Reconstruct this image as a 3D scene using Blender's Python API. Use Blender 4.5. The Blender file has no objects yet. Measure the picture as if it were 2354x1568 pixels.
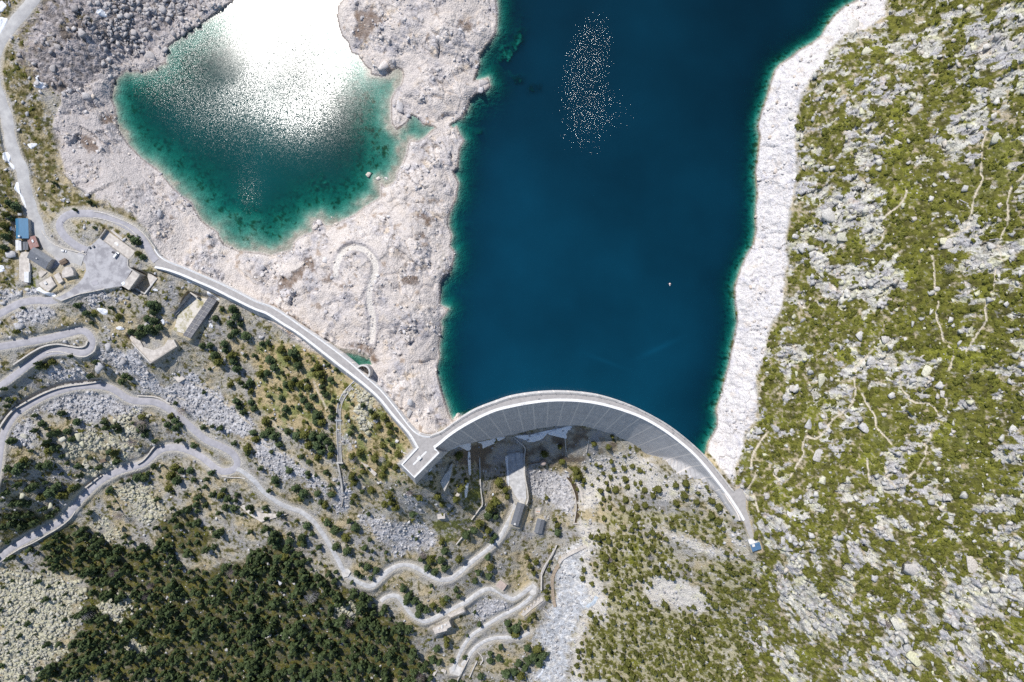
import bpy, bmesh, math, random
import numpy as np
from mathutils import Vector, Matrix

random.seed(7)
SC = bpy.context.scene
COL = SC.collection
# ------------------------------------------------------------------ camera, sky, sun, exposure
H = 570.0                       # the drone hangs 570 m above the water (z = 0)
FX, CX, CY = 1569.0, 1176.5, 784.0   # focal length and centre in the units of the traced points (frame 2353 x 1568)
cam = bpy.data.cameras.new("camera")
cam.sensor_width = 36.0
cam.lens = 36.0 * FX / 2353.0
cam.clip_start, cam.clip_end = 1.0, 6000.0
camo = bpy.data.objects.new("camera", cam)
COL.objects.link(camo)
camo.location = (0, 0, H)
camo.rotation_euler = (0, 0, 0)
SC.camera = camo

ZEN = math.radians(35.5)        # sun's angle from straight up
SDIR = Vector((-0.57 * math.sin(ZEN), 0.8216 * math.sin(ZEN), math.cos(ZEN))).normalized()
w = bpy.data.worlds.new("World")
SC.world = w
w.use_nodes = True
nt = w.node_tree
bg = nt.nodes["Background"]
sky = nt.nodes.new("ShaderNodeTexSky")
sky.sky_type = 'NISHITA'
sky.sun_disc = False
sky.sun_elevation = math.asin(SDIR.z)
sky.sun_rotation = math.atan2(SDIR.x, SDIR.y)
sky.altitude = 2200
sky.air_density = 1.0
sky.dust_density = 1.0
bg.inputs[1].default_value = 0.15
nt.links.new(sky.outputs[0], bg.inputs[0])
sun = bpy.data.lights.new("sun", 'SUN')
sun.energy = 4.6
sun.angle = math.radians(0.5)
sun.color = (1.0, 0.965, 0.92)
suno = bpy.data.objects.new("sun", sun)
COL.objects.link(suno)
suno.location = SDIR * 800
suno.rotation_euler = SDIR.to_track_quat('Z', 'Y').to_euler()
SC.view_settings.view_transform = 'Standard'
SC.view_settings.look = 'None'
SC.view_settings.exposure = 0.0
SC.view_settings.gamma = 1.0
SC.view_settings.use_curve_mapping = False
SC.render.engine = 'CYCLES'
SC.cycles.use_denoising = False
SC.cycles.max_bounces = 5
SC.cycles.transparent_max_bounces = 12
SC.cycles.sample_clamp_indirect = 4.0

# ------------------------------------------------------------------ traced points -> units -> world
VIEWS = {'P': (0, 0, 1 / 0.57446),
         'A': (40, 840, .3795), 'B': (320, 860, .3793), 'C': (460, 1060, .4686), 'D': (1560, 1680, .4464),
         'E': (1960, 1700, .5578), 'F': (2740, 1880, .4017), 'G': (1320, 1380, .6916), 'K': (1660, 2200, .5906)}
for _c in range(4):
    for _r in range(4):
        VIEWS[(_c, _r)] = (_c * 1024, (0, 683, 1366, 2046)[_r], .43556)

def V(view, pts):
    x0, y0, s = VIEWS[view]
    return [((x0 + p[0] * s) * .57446, (y0 + p[1] * s) * .57446) + tuple(p[2:]) for p in pts]

def W(px, py, z):
    k = (H - z) / FX
    return ((px - CX) * k, (CY - py) * k, z)

def W2(a, z):
    a = np.asarray(a, float)
    k = (H - z) / FX
    return np.stack([(a[:, 0] - CX) * k, (CY - a[:, 1]) * k, np.broadcast_to(z, k.shape if np.ndim(k) else (len(a),))], 1)

def toP(x, y, z):
    k = FX / (H - z)
    return CX + x * k, CY - y * k

def smooth(pts, step=3.0, closed=False):
    """Catmull-Rom through pts (any dimension), resampled about every step."""
    p = np.asarray(pts, float)
    n = len(p)
    if n == 2:
        m = max(2, int(np.linalg.norm(p[1, :2] - p[0, :2]) / step) + 1)
        t = np.linspace(0, 1, m)[:, None]
        return p[0] * (1 - t) + p[1] * t
    out = []
    for i in range(n if closed else n - 1):
        if closed:
            a, b, c, d = p[(i - 1) % n], p[i], p[(i + 1) % n], p[(i + 2) % n]
        else:
            b, c = p[i], p[i + 1]
            a = p[i - 1] if i else 2 * b - c
            d = p[i + 2] if i + 2 < n else 2 * c - b
        m = max(1, int(round(np.linalg.norm((c - b)[:2]) / step)))
        for k in range(m):
            t = k / m
            out.append(.5 * (2 * b + (c - a) * t + (2 * a - 5 * b + 4 * c - d) * t * t + (3 * b - a - 3 * c + d) * t ** 3))
    if not closed:
        out.append(p[-1])
    return np.array(out)

def resample(p, n):
    p = np.asarray(p, float)
    s = np.r_[0, np.cumsum(np.linalg.norm(np.diff(p[:, :2], axis=0), axis=1))]
    t = np.linspace(0, s[-1], n)
    return np.stack([np.interp(t, s, p[:, k]) for k in range(p.shape[1])], 1)

# ------------------------------------------------------------------ noise
def _h(ix, iy, seed):
    h = (ix.astype(np.int64) * 374761393 + iy.astype(np.int64) * 668265263 + seed * 2246822519) & 0xffffffff
    h = ((h ^ (h >> 13)) * 1274126177) & 0xffffffff
    h = ((h ^ (h >> 16)) * 2654435769) & 0xffffffff
    h = h ^ (h >> 15)
    return (h & 0xffffff).astype(np.float32) / 16777216.0

def perlin(x, y, seed=0):
    x = np.asarray(x, np.float32); y = np.asarray(y, np.float32)
    ix = np.floor(x); iy = np.floor(y)
    fx = x - ix; fy = y - iy
    u = fx * fx * fx * (fx * (fx * 6 - 15) + 10); v = fy * fy * fy * (fy * (fy * 6 - 15) + 10)
    def g(dx, dy):
        a = _h(ix + dx, iy + dy, seed) * 6.2831853
        return np.cos(a) * (fx - dx) + np.sin(a) * (fy - dy)
    a = g(0, 0); b = g(1, 0); c = g(0, 1); d = g(1, 1)
    return (a + (b - a) * u + (c - a) * v + (a - b - c + d) * u * v) * 1.4

def fbm(x, y, s, o=4, seed=0, gain=.5):
    """about -1..1, base feature size s (metres)"""
    t = 0; a = 1; n = 0
    for k in range(o):
        t = t + a * perlin(x / s + 17.3 * k, y / s - 9.1 * k, seed + k * 31)
        n += a; a *= gain; s = s / 2.03
    return t / n * 1.5

def cells(x, y, s, seed=0, jit=.9):
    """Worley cells: (F1, F2, hash of the cell, tilted facet height about -1..1)"""
    x = np.asarray(x, np.float32) / s; y = np.asarray(y, np.float32) / s
    ix = np.floor(x); iy = np.floor(y)
    f1 = np.full(x.shape, 9., np.float32); f2 = f1.copy(); hh = np.zeros_like(f1); tl = np.zeros_like(f1)
    for dx in (-1, 0, 1):
        for dy in (-1, 0, 1):
            cx = ix + dx; cy = iy + dy
            ox = cx + .5 + jit * (_h(cx, cy, seed) - .5) - x
            oy = cy + .5 + jit * (_h(cx, cy, seed + 1) - .5) - y
            d = ox * ox + oy * oy
            h3 = _h(cx, cy, seed + 2)
            an = _h(cx, cy, seed + 3) * 6.2831853
            t = (h3 - .5) * 1.3 + (ox * np.cos(an) + oy * np.sin(an)) * 1.1
            m = d < f1
            f2 = np.where(m, f1, np.minimum(f2, d))
            hh = np.where(m, h3, hh); tl = np.where(m, t, tl); f1 = np.where(m, d, f1)
    return np.sqrt(f1), np.sqrt(f2), hh, tl

def sstep(a, b, x):
    t = np.clip((x - a) / (b - a), 0, 1)
    return t * t * (3 - 2 * t)

# ------------------------------------------------------------------ object helpers
def link(o, parent=None):
    COL.objects.link(o)
    if parent is not None:
        o.parent = parent
    return o

def tag(o, label=None, cat=None, group=None, kind=None):
    if label: o['label'] = label
    if cat: o['category'] = cat
    if group: o['group'] = group
    if kind: o['kind'] = kind
    return o

def empty(name, loc, label, cat, group=None, rz=0.0):
    o = bpy.data.objects.new(name, None)
    o.empty_display_size = .5
    o.location = loc
    o.rotation_euler = (0, 0, rz)
    link(o)
    return tag(o, label, cat, group)

def mesh_np(name, v, f, mat=None, parent=None, attrs=None, smooth_=False):
    """v (n,3); f (m,k) indices with one k, or a list of such arrays"""
    fl = f if isinstance(f, list) else [f]
    fl = [np.asarray(q, np.int32) for q in fl if len(q)]
    me = bpy.data.meshes.new(name)
    v = np.asarray(v, np.float32)
    me.vertices.add(len(v))
    me.vertices.foreach_set('co', v.ravel())
    idx = np.concatenate([q.ravel() for q in fl])
    tot = np.concatenate([np.full(len(q), q.shape[1], np.int32) for q in fl])
    st = np.r_[0, np.cumsum(tot)[:-1]].astype(np.int32)
    me.loops.add(len(idx)); me.loops.foreach_set('vertex_index', idx)
    me.polygons.add(len(tot))
    me.polygons.foreach_set('loop_start', st)
    me.polygons.foreach_set('loop_total', tot)
    if smooth_:
        me.polygons.foreach_set('use_smooth', np.ones(len(tot), bool))
    me.update(calc_edges=True)
    for k, a in (attrs or {}).items():
        a = np.asarray(a, np.float32)
        if a.ndim == 2:
            at = me.attributes.new(k, 'FLOAT_COLOR', 'POINT')
            if a.shape[1] == 3: a = np.c_[a, np.ones(len(a), np.float32)]
            at.data.foreach_set('color', a.ravel())
        else:
            at = me.attributes.new(k, 'FLOAT', 'POINT')
            at.data.foreach_set('value', a)
    o = bpy.data.objects.new(name, me)
    if mat: me.materials.append(mat)
    return link(o, parent)

class MB:
    """collects boxes, prisms, sweeps into one mesh"""
    def __init__(s): s.v = []; s.f = []
    def add(s, vs, fs):
        n = len(s.v); s.v += [tuple(map(float, q)) for q in vs]; s.f += [tuple(i + n for i in q) for q in fs]; return s
    def box(s, c, d, rz=0.0):
        cx, cy, cz = c; a, b, h = d[0] / 2, d[1] / 2, d[2] / 2
        co, si = math.cos(rz), math.sin(rz)
        vs = [(cx + x * co - y * si, cy + x * si + y * co, cz + z) for z in (-h, h) for x, y in ((-a, -b), (a, -b), (a, b), (-a, b))]
        return s.add(vs, [(3, 2, 1, 0), (4, 5, 6, 7), (0, 1, 5, 4), (1, 2, 6, 5), (2, 3, 7, 6), (3, 0, 4, 7)])
    def prism(s, poly, z0, z1):
        """poly: xy list; z0, z1 numbers or per-vertex lists"""
        n = len(poly)
        ar = sum(poly[i][0] * poly[(i + 1) % n][1] - poly[(i + 1) % n][0] * poly[i][1] for i in range(n))
        if ar < 0:
            poly = poly[::-1]
            if not np.isscalar(z0): z0 = z0[::-1]
            if not np.isscalar(z1): z1 = z1[::-1]
        a = [z0] * n if np.isscalar(z0) else z0
        b = [z1] * n if np.isscalar(z1) else z1
        vs = [(p[0], p[1], a[i]) for i, p in enumerate(poly)] + [(p[0], p[1], b[i]) for i, p in enumerate(poly)]
        return s.add(vs, [tuple(range(n - 1, -1, -1)), tuple(range(n, 2 * n))] + [(i, (i + 1) % n, n + (i + 1) % n, n + i) for i in range(n)])
    def sweep(s, pts, prof, closed=False):
        """prof: (sideways offset, dz) loop; offset > 0 is to the walker's left"""
        p = np.asarray(pts, float); n = len(p); m = len(prof)
        if closed:
            t = np.roll(p, -1, 0) - np.roll(p, 1, 0)
        else:
            t = np.gradient(p, axis=0)
        t = t[:, :2] / np.maximum(np.linalg.norm(t[:, :2], axis=1), 1e-9)[:, None]
        nl = np.stack([-t[:, 1], t[:, 0]], 1)
        vs = []
        for i in range(n):
            for o, dz in prof:
                vs.append((p[i, 0] + nl[i, 0] * o, p[i, 1] + nl[i, 1] * o, p[i, 2] + dz))
        fs = []
        for i in range(n if closed else n - 1):
            j = (i + 1) % n
            for k in range(m):
                l = (k + 1) % m
                fs.append((i * m + k, j * m + k, j * m + l, i * m + l))
        if not closed:
            fs.append(tuple(range(m))); fs.append(tuple((n - 1) * m + k for k in range(m - 1, -1, -1)))
        return s.add(vs, fs)
    def cyl(s, c, r, z0, z1, n=16, r1=None):
        r1 = r if r1 is None else r1
        vs = [(c[0] + r * math.cos(6.28318 * i / n), c[1] + r * math.sin(6.28318 * i / n), z0) for i in range(n)]
        vs += [(c[0] + r1 * math.cos(6.28318 * i / n), c[1] + r1 * math.sin(6.28318 * i / n), z1) for i in range(n)]
        return s.add(vs, [tuple(range(n - 1, -1, -1)), tuple(range(n, 2 * n))] + [(i, (i + 1) % n, n + (i + 1) % n, n + i) for i in range(n)])
    def tube(s, a, b, r0, r1, n=6):
        a = Vector(a); b = Vector(b); d = (b - a).normalized()
        u = d.orthogonal().normalized(); w_ = d.cross(u)
        vs = []
        for c, r in ((a, r0), (b, r1)):
            for i in range(n):
                q = c + (u * math.cos(6.28318 * i / n) + w_ * math.sin(6.28318 * i / n)) * r
                vs.append(tuple(q))
        return s.add(vs, [tuple(range(n - 1, -1, -1)), tuple(range(n, 2 * n))] + [(i, (i + 1) % n, n + (i + 1) % n, n + i) for i in range(n)])
    def build(s, name, mat, parent=None, bevel=0.0, inv=None):
        me = bpy.data.meshes.new(name)
        vs = s.v
        if inv is not None: vs = [tuple(inv @ Vector(q)) for q in vs]
        me.from_pydata(vs, [], s.f)
        bm = bmesh.new(); bm.from_mesh(me)
        bmesh.ops.recalc_face_normals(bm, faces=bm.faces)
        if bevel:
            bmesh.ops.bevel(bm, geom=[e for e in bm.edges if len(e.link_faces) == 2 and e.calc_face_angle(0) > .6], offset=bevel, segments=1, affect='EDGES')
        bm.to_mesh(me); bm.free()
        o = bpy.data.objects.new(name, me)
        if mat: me.materials.append(mat)
        return link(o, parent)

# ------------------------------------------------------------------ materials
def mat_new(name):
    m = bpy.data.materials.new(name); m.use_nodes = True
    n = m.node_tree; b = n.nodes["Principled BSDF"]
    return m, n, b

def N(n, t, **k):
    q = n.nodes.new(t)
    for a, v in k.items(): setattr(q, a, v)
    return q

def M(name, c, rough=.85, var=.18, scale=.8, bump=.0, streak=None, c2=None, stretch=(1, 1, 1), spec=.3, metal=0.0, thr=(.35, .7)):
    """a colour broken up by two noises (c to c2), with optional bump"""
    m, n, b = mat_new(name)
    tc = N(n, 'ShaderNodeTexCoord'); mp = N(n, 'ShaderNodeMapping')
    mp.inputs['Scale'].default_value = stretch
    n.links.new(tc.outputs['Object'], mp.inputs['Vector'])
    no = N(n, 'ShaderNodeTexNoise'); no.inputs['Scale'].default_value = scale; no.inputs['Detail'].default_value = 6; no.inputs['Roughness'].default_value = .65
    n.links.new(mp.outputs[0], no.inputs['Vector'])
    cr = N(n, 'ShaderNodeValToRGB')
    c2 = c2 or tuple(q * (1 - 1.6 * var) for q in c)
    cr.color_ramp.elements[0].position = thr[0]; cr.color_ramp.elements[1].position = thr[1]
    cr.color_ramp.elements[0].color = (*c2, 1); cr.color_ramp.elements[1].color = (*[q * (1 + var * .5) for q in c], 1)
    n.links.new(no.outputs[0], cr.inputs[0])
    n.links.new(cr.outputs[0], b.inputs['Base Color'])
    b.inputs['Roughness'].default_value = rough; b.inputs['Metallic'].default_value = metal
    b.inputs['Specular IOR Level'].default_value = spec
    if bump:
        bu = N(n, 'ShaderNodeBump'); bu.inputs['Strength'].default_value = bump; bu.inputs['Distance'].default_value = .3
        n2 = N(n, 'ShaderNodeTexNoise'); n2.inputs['Scale'].default_value = scale * 5; n2.inputs['Detail'].default_value = 5
        n.links.new(mp.outputs[0], n2.inputs['Vector'])
        n.links.new(n2.outputs[0], bu.inputs['Height']); n.links.new(bu.outputs[0], b.inputs['Normal'])
    return m
# ================================================================== shorelines (traced)
T = V
pond_shore = ([(505, -60), (538, 0), (500, 27), (463, 52), (423, 78), (385, 105), (380, 145), (333, 165), (288, 163), (263, 183), (255, 225), (265, 250), (270, 295), (295, 333), (325, 363), (363, 391)]
    + T((0, 1), [(1600, 170), (1680, 240), (1760, 290), (1790, 370), (1850, 460), (1930, 520), (2000, 560), (2020, 630), (2060, 680), (2130, 710), (2200, 740), (2330, 750)])
    + T((1, 1), [(60, 760), (140, 780), (230, 755), (330, 730), (345, 690), (350, 660), (400, 615), (450, 590), (520, 570), (525, 520), (530, 480), (580, 450), (605, 470), (630, 500), (700, 505), (760, 480), (830, 440), (900, 410), (950, 370), (1000, 330), (1070, 290), (1150, 240), (1145, 180), (1150, 120), (1180, 150), (1250, 125), (1290, 80), (1290, 30)])
    + T((1, 0), [(1350, 1500), (1380, 1430), (1400, 1330), (1420, 1290), (1480, 1300), (1530, 1280), (1590, 1220), (1650, 1170), (1600, 1150), (1540, 1145), (1480, 1075), (1430, 1050), (1380, 1130), (1290, 1190), (1250, 1140), (1240, 1080), (1240, 920), (1270, 850), (1330, 790), (1355, 700), (1340, 640), (1290, 620), (1245, 650), (1210, 690), (1160, 705), (1060, 685), (1050, 640), (1000, 600), (960, 540), (930, 500), (880, 490), (855, 430), (850, 395), (790, 330), (765, 250), (745, 150), (755, 60), (800, 0)]) + [(770, -60)])
pond_poly = pond_shore + [(760, -300), (480, -300)]
lake_west = ([(1130, -260), (1136, -60)] + T((1, 0), [(2200, 0), (2215, 100), (2215, 200), (2200, 300), (2150, 380), (2100, 440), (2050, 520), (2050, 600), (2000, 740), (2060, 740), (2130, 715), (2150, 790), (2090, 850), (2020, 860), (1960, 920), (1930, 1020), (1890, 1080), (1800, 1130), (1780, 1150), (1815, 1175), (1840, 1155), (1870, 1230), (1910, 1290), (1870, 1370), (1860, 1450), (1850, 1540)])
    + T((1, 1), [(1810, 10), (1860, 110), (1840, 250), (1805, 330), (1770, 400), (1760, 490), (1800, 600), (1780, 690), (1830, 750), (1800, 880), (1765, 940), (1720, 980), (1690, 1040), (1690, 1230), (1770, 1270), (1735, 1320), (1690, 1370), (1700, 1440), (1690, 1530)])
    + T((1, 2), [(1680, 30), (1690, 150), (1665, 220), (1660, 290), (1700, 450), (1740, 580), (1770, 660), (1800, 725)]))
lake_east = (T((2, 2), [(1785, 1005), (1800, 930), (1880, 790), (1885, 700), (1870, 620), (1930, 470), (1935, 400), (1990, 220), (2025, 20)])
    + T((2, 1), [(2050, 1480), (2070, 1380), (2055, 1250), (2045, 1150), (2045, 1060), (2100, 900), (2150, 780), (2215, 680), (2240, 550), (2235, 400), (2250, 200), (2235, 0)])
    + T((2, 0), [(2250, 1480), (2275, 1250), (2255, 1160), (2300, 1000), (2345, 880)])
    + T((3, 0), [(0, 840), (30, 750), (60, 650), (110, 590), (220, 520), (290, 460), (400, 400), (490, 330), (530, 250), (600, 150), (700, 60), (820, 0)]) + [(2010, -70), (2060, -260)])
lake_poly = lake_west + [(1050, 950), (1150, 912), (1290, 908), (1420, 925), (1540, 978), (1615, 1050)] + lake_east
pool_poly = T((1, 2), [(600, -40), (720, 20), (760, 55), (850, 72), (950, 78), (1035, 130), (1062, 212), (1000, 225), (930, 240), (850, 260), (740, 150)])
ring_top = (T((2, 2), [(2040, 1330), (2050, 1240), (2065, 1150), (2115, 1000), (2150, 830), (2260, 720), (2260, 560), (2245, 330), (2340, 60)])
    + T((3, 1), [(0, 1500), (40, 1400), (110, 1300), (150, 1180), (160, 1000), (190, 850), (170, 600), (210, 400), (240, 200), (275, 0)])
    + T((3, 0), [(260, 1500), (255, 1250), (275, 1080), (290, 900), (370, 780), (390, 720), (430, 660), (500, 600), (560, 480), (640, 400), (720, 310), (900, 280), (1000, 200), (1100, 150), (1090, 0)]) + [(2045, -260)])

# ================================================================== roads: traced centre lines (px, py, z), half width (m)
ROADS = {
 'mountain': (T((0, 0), [(380, -140, 31), (300, 0, 30), (195, 130, 29.5), (80, 270, 29), (-20, 420, 28.5), (-55, 600, 28), (-40, 800, 27), (15, 960, 26.5), (60, 1100, 26), (95, 1300, 25.5), (145, 1450, 25)]) + T((0, 1), [(200, 0, 25), (225, 150, 24.3), (270, 300, 23.6), (312, 430, 23), (350, 540, 22.6), (410, 650, 22.4), (500, 730, 22.2), (620, 785, 22.1), (760, 830, 22.05)]), 4.6),
 'loop': (T((0, 1), [(800, 735, 22.1), (700, 690, 22.3), (600, 610, 22.6), (545, 520, 22.8), (565, 450, 22.9), (640, 400, 23), (760, 392, 23), (880, 402, 23), (1000, 432, 22.9), (1100, 475, 22.8), (1200, 530, 22.7), (1285, 605, 22.5), (1345, 690, 22.3), (1392, 775, 22.15), (1435, 830, 22.1)]), 3.1),
 'exit': (T((0, 1), [(900, 1020, 22), (800, 1065, 21.7), (690, 1125, 21), (580, 1170, 20.2), (450, 1195, 19.4), (330, 1190, 18.7), (200, 1213, 18), (100, 1258, 17.4), (0, 1312, 16.8), (-160, 1390, 16)]), 3.1),
 'hairpin': (T('P', [(-60, 808, 11), (0, 797, 10.5), (50, 788, 10), (100, 780, 9.3), (150, 768, 8.6), (185, 760, 8), (203, 768, 7.5), (211, 786, 7), (205, 804, 6.4), (188, 811, 5.8), (150, 806, 5), (110, 810, 4), (75, 830, 3), (40, 858, 2), (0, 888, 1), (-50, 925, 0)]), 2.9),
 'bend': (T((0, 2), [(-60, 1350, -11), (-20, 1150, -11.5), (0, 1000, -12), (28, 860, -12.7), (75, 760, -13.3), (150, 660, -14), (280, 570, -14.8), (420, 497, -15.6), (560, 446, -16.5), (720, 412, -17.4), (880, 405, -18.2), (1000, 425, -19), (1080, 465, -19.8), (1170, 525, -20.6), (1260, 548, -21.4), (1400, 555, -22.4), (1500, 592, -23.3), (1600, 660, -24.3), (1700, 742, -25.5), (1800, 830, -26.8), (1900, 910, -28), (2020, 962, -29.2), (2120, 1015, -30.4), (2172, 1085, -31.4), (2172, 1145, -32.2), (2125, 1185, -33), (2045, 1195, -33.8), (1970, 1160, -34.6), (1880, 1085, -35.8), (1780, 1023, -37), (1650, 978, -38.5), (1550, 975, -39.5), (1455, 1005, -40.6), (1390, 1062, -41.6), (1320, 1118, -42.7), (1200, 1158, -44), (1080, 1195, -45.4), (960, 1255, -47), (870, 1322, -48.4), (790, 1400, -50), (715, 1480, -51.6), (640, 1568, -53.3)]) + T((0, 3), [(590, 62, -54.8), (500, 128, -56.6), (380, 187, -58.6), (250, 255, -60.7), (130, 322, -62.8), (50, 380, -64.3), (0, 430, -65.3), (-120, 520, -67.5)]), 3.3),
}
TRACKS = {
 'upper': (T((0, 2), [(2175, 1170, -32), (2240, 1205, -33), (2330, 1280, -35)]) + T((1, 2), [(60, 1370, -38), (180, 1465, -41), (300, 1530, -44)]) + T((1, 3), [(400, 0, -46), (480, 55, -47.5), (545, 115, -49), (600, 190, -51), (650, 265, -53), (700, 355, -55), (750, 445, -57), (795, 530, -59), (850, 600, -61), (950, 660, -63), (1050, 690, -65), (1120, 640, -66.5), (1200, 560, -68), (1290, 505, -69.5), (1380, 490, -71), (1480, 520, -72), (1580, 580, -73), (1680, 625, -74), (1780, 622, -75.5), (1860, 570, -77), (1950, 490, -77.5), (2050, 410, -77.5), (2150, 330, -77), (2230, 250, -76.5), (2290, 150, -76), (2345, 40, -75.5)]) + T('P', [(1183, 1165, -74.8), (1190, 1120, -73.8), (1191, 1075, -72.8), (1190, 1040, -71.5)]), 2.5),
 'middle': (T((1, 3), [(1150, 830, -76), (1180, 798, -76.5), (1250, 775, -77), (1310, 790, -78), (1360, 860, -79.5), (1425, 940, -81), (1500, 995, -82.5), (1570, 1008, -83.5), (1680, 962, -85), (1800, 900, -86.5), (1920, 840, -88), (2000, 780, -89.5), (2080, 730, -91), (2150, 715, -92), (2230, 740, -93.2), (2300, 785, -94.5)]) + T((2, 3), [(10, 805, -95.5), (80, 770, -97), (140, 725, -98), (185, 695, -99)]), 2.1),
 'lower': (T((2, 3), [(205, 720, -99), (170, 790, -100), (90, 860, -101), (0, 915, -102)]) + T((1, 3), [(2250, 965, -103), (2150, 1025, -104), (2050, 1090, -105), (1970, 1150, -106), (1910, 1230, -107), (1870, 1310, -108), (1835, 1390, -109), (1805, 1470, -110)]), 1.7),
 'lowest': (T((2, 3), [(160, 1110, -108), (90, 1150, -108)]) + T((1, 3), [(2330, 1158, -108.5), (2200, 1165, -109), (2080, 1205, -109.5), (1990, 1280, -110), (1935, 1360, -110.5), (1870, 1440, -111)]), 1.7),
 'islandtrack': ([], 1),
}
isl_track = T((1, 1), [(730, 960), (745, 850), (800, 750), (880, 705), (970, 715), (1055, 780), (1098, 870), (1085, 970), (1055, 1050), (1038, 1140), (1045, 1230), (1072, 1330), (1075, 1450), (1060, 1560)])
FOOT = [T((3, 1), [(2351, 40), (2260, 130), (2200, 260), (2200, 400), (2180, 520), (2130, 640), (2130, 780), (2090, 950), (2050, 1130), (1990, 1250), (2000, 1370), (1950, 1460), (1880, 1560)]) + T((3, 2), [(1820, 90)]),
 T((3, 0), [(2040, 1150), (1980, 1280), (1960, 1400), (1955, 1560)]) + T((3, 1), [(1970, 60), (1960, 110), (1910, 200), (1880, 320), (1850, 450)]),
 T((3, 2), [(1620, 0), (1695, 90), (1690, 190), (1640, 310)]), T((3, 2), [(1575, 320), (1592, 450), (1632, 560), (1570, 680), (1530, 790), (1490, 880), (1450, 1000), (1430, 1090), (1350, 1190), (1250, 1270), (1180, 1360)]),
 T((3, 2), [(970, 0), (980, 70), (1060, 150), (1170, 170), (1190, 280), (1200, 390), (1270, 490), (1350, 560), (1500, 580), (1560, 680)]),
 T((3, 2), [(960, 70), (880, 170), (800, 240), (790, 330), (800, 420), (790, 540), (700, 640), (600, 710), (530, 810), (440, 890), (340, 880), (315, 980), (330, 1030), (270, 1130), (170, 1270), (120, 1290), (60, 1230), (0, 1190)]),
 T((3, 2), [(860, 480), (920, 590), (980, 680), (990, 780), (1050, 850), (1130, 940)]), T((3, 2), [(910, 1080), (920, 1200), (940, 1340)]),
 T((3, 2), [(1010, 1070), (1070, 1170), (1090, 1240), (1140, 1310), (1160, 1370)]), T((3, 1), [(1480, 720), (1510, 810), (1530, 960), (1530, 1100), (1570, 1230), (1545, 1330), (1580, 1450), (1610, 1560)]),
 T((3, 1), [(1275, 160), (1250, 260), (1180, 340), (1070, 430), (1060, 560), (1040, 640)]), T((3, 1), [(1590, 700), (1640, 620), (1750, 570), (1850, 510)]),
 T((2, 2), [(2260, 1560), (2230, 1440), (2200, 1400)]), T((2, 2), [(2351, 1110), (2280, 1130), (2240, 1230), (2170, 1350)]), T((2, 2), [(2190, 1180), (2220, 1020), (2340, 840)]),
 T((1, 2), [(150, 720), (230, 830), (330, 920), (430, 1020), (470, 1100)]), T((1, 2), [(60, 940), (170, 1000), (330, 1060), (430, 1140), (560, 1240), (640, 1290)]),
 T((0, 2), [(1340, 480), (1500, 490), (1700, 540), (1900, 590), (2130, 630), (2300, 760)]), T((0, 2), [(1750, 370), (1900, 450), (2020, 530), (2130, 620)]), T((1, 2), [(530, 370), (570, 470), (620, 560), (650, 640)])]

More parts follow.
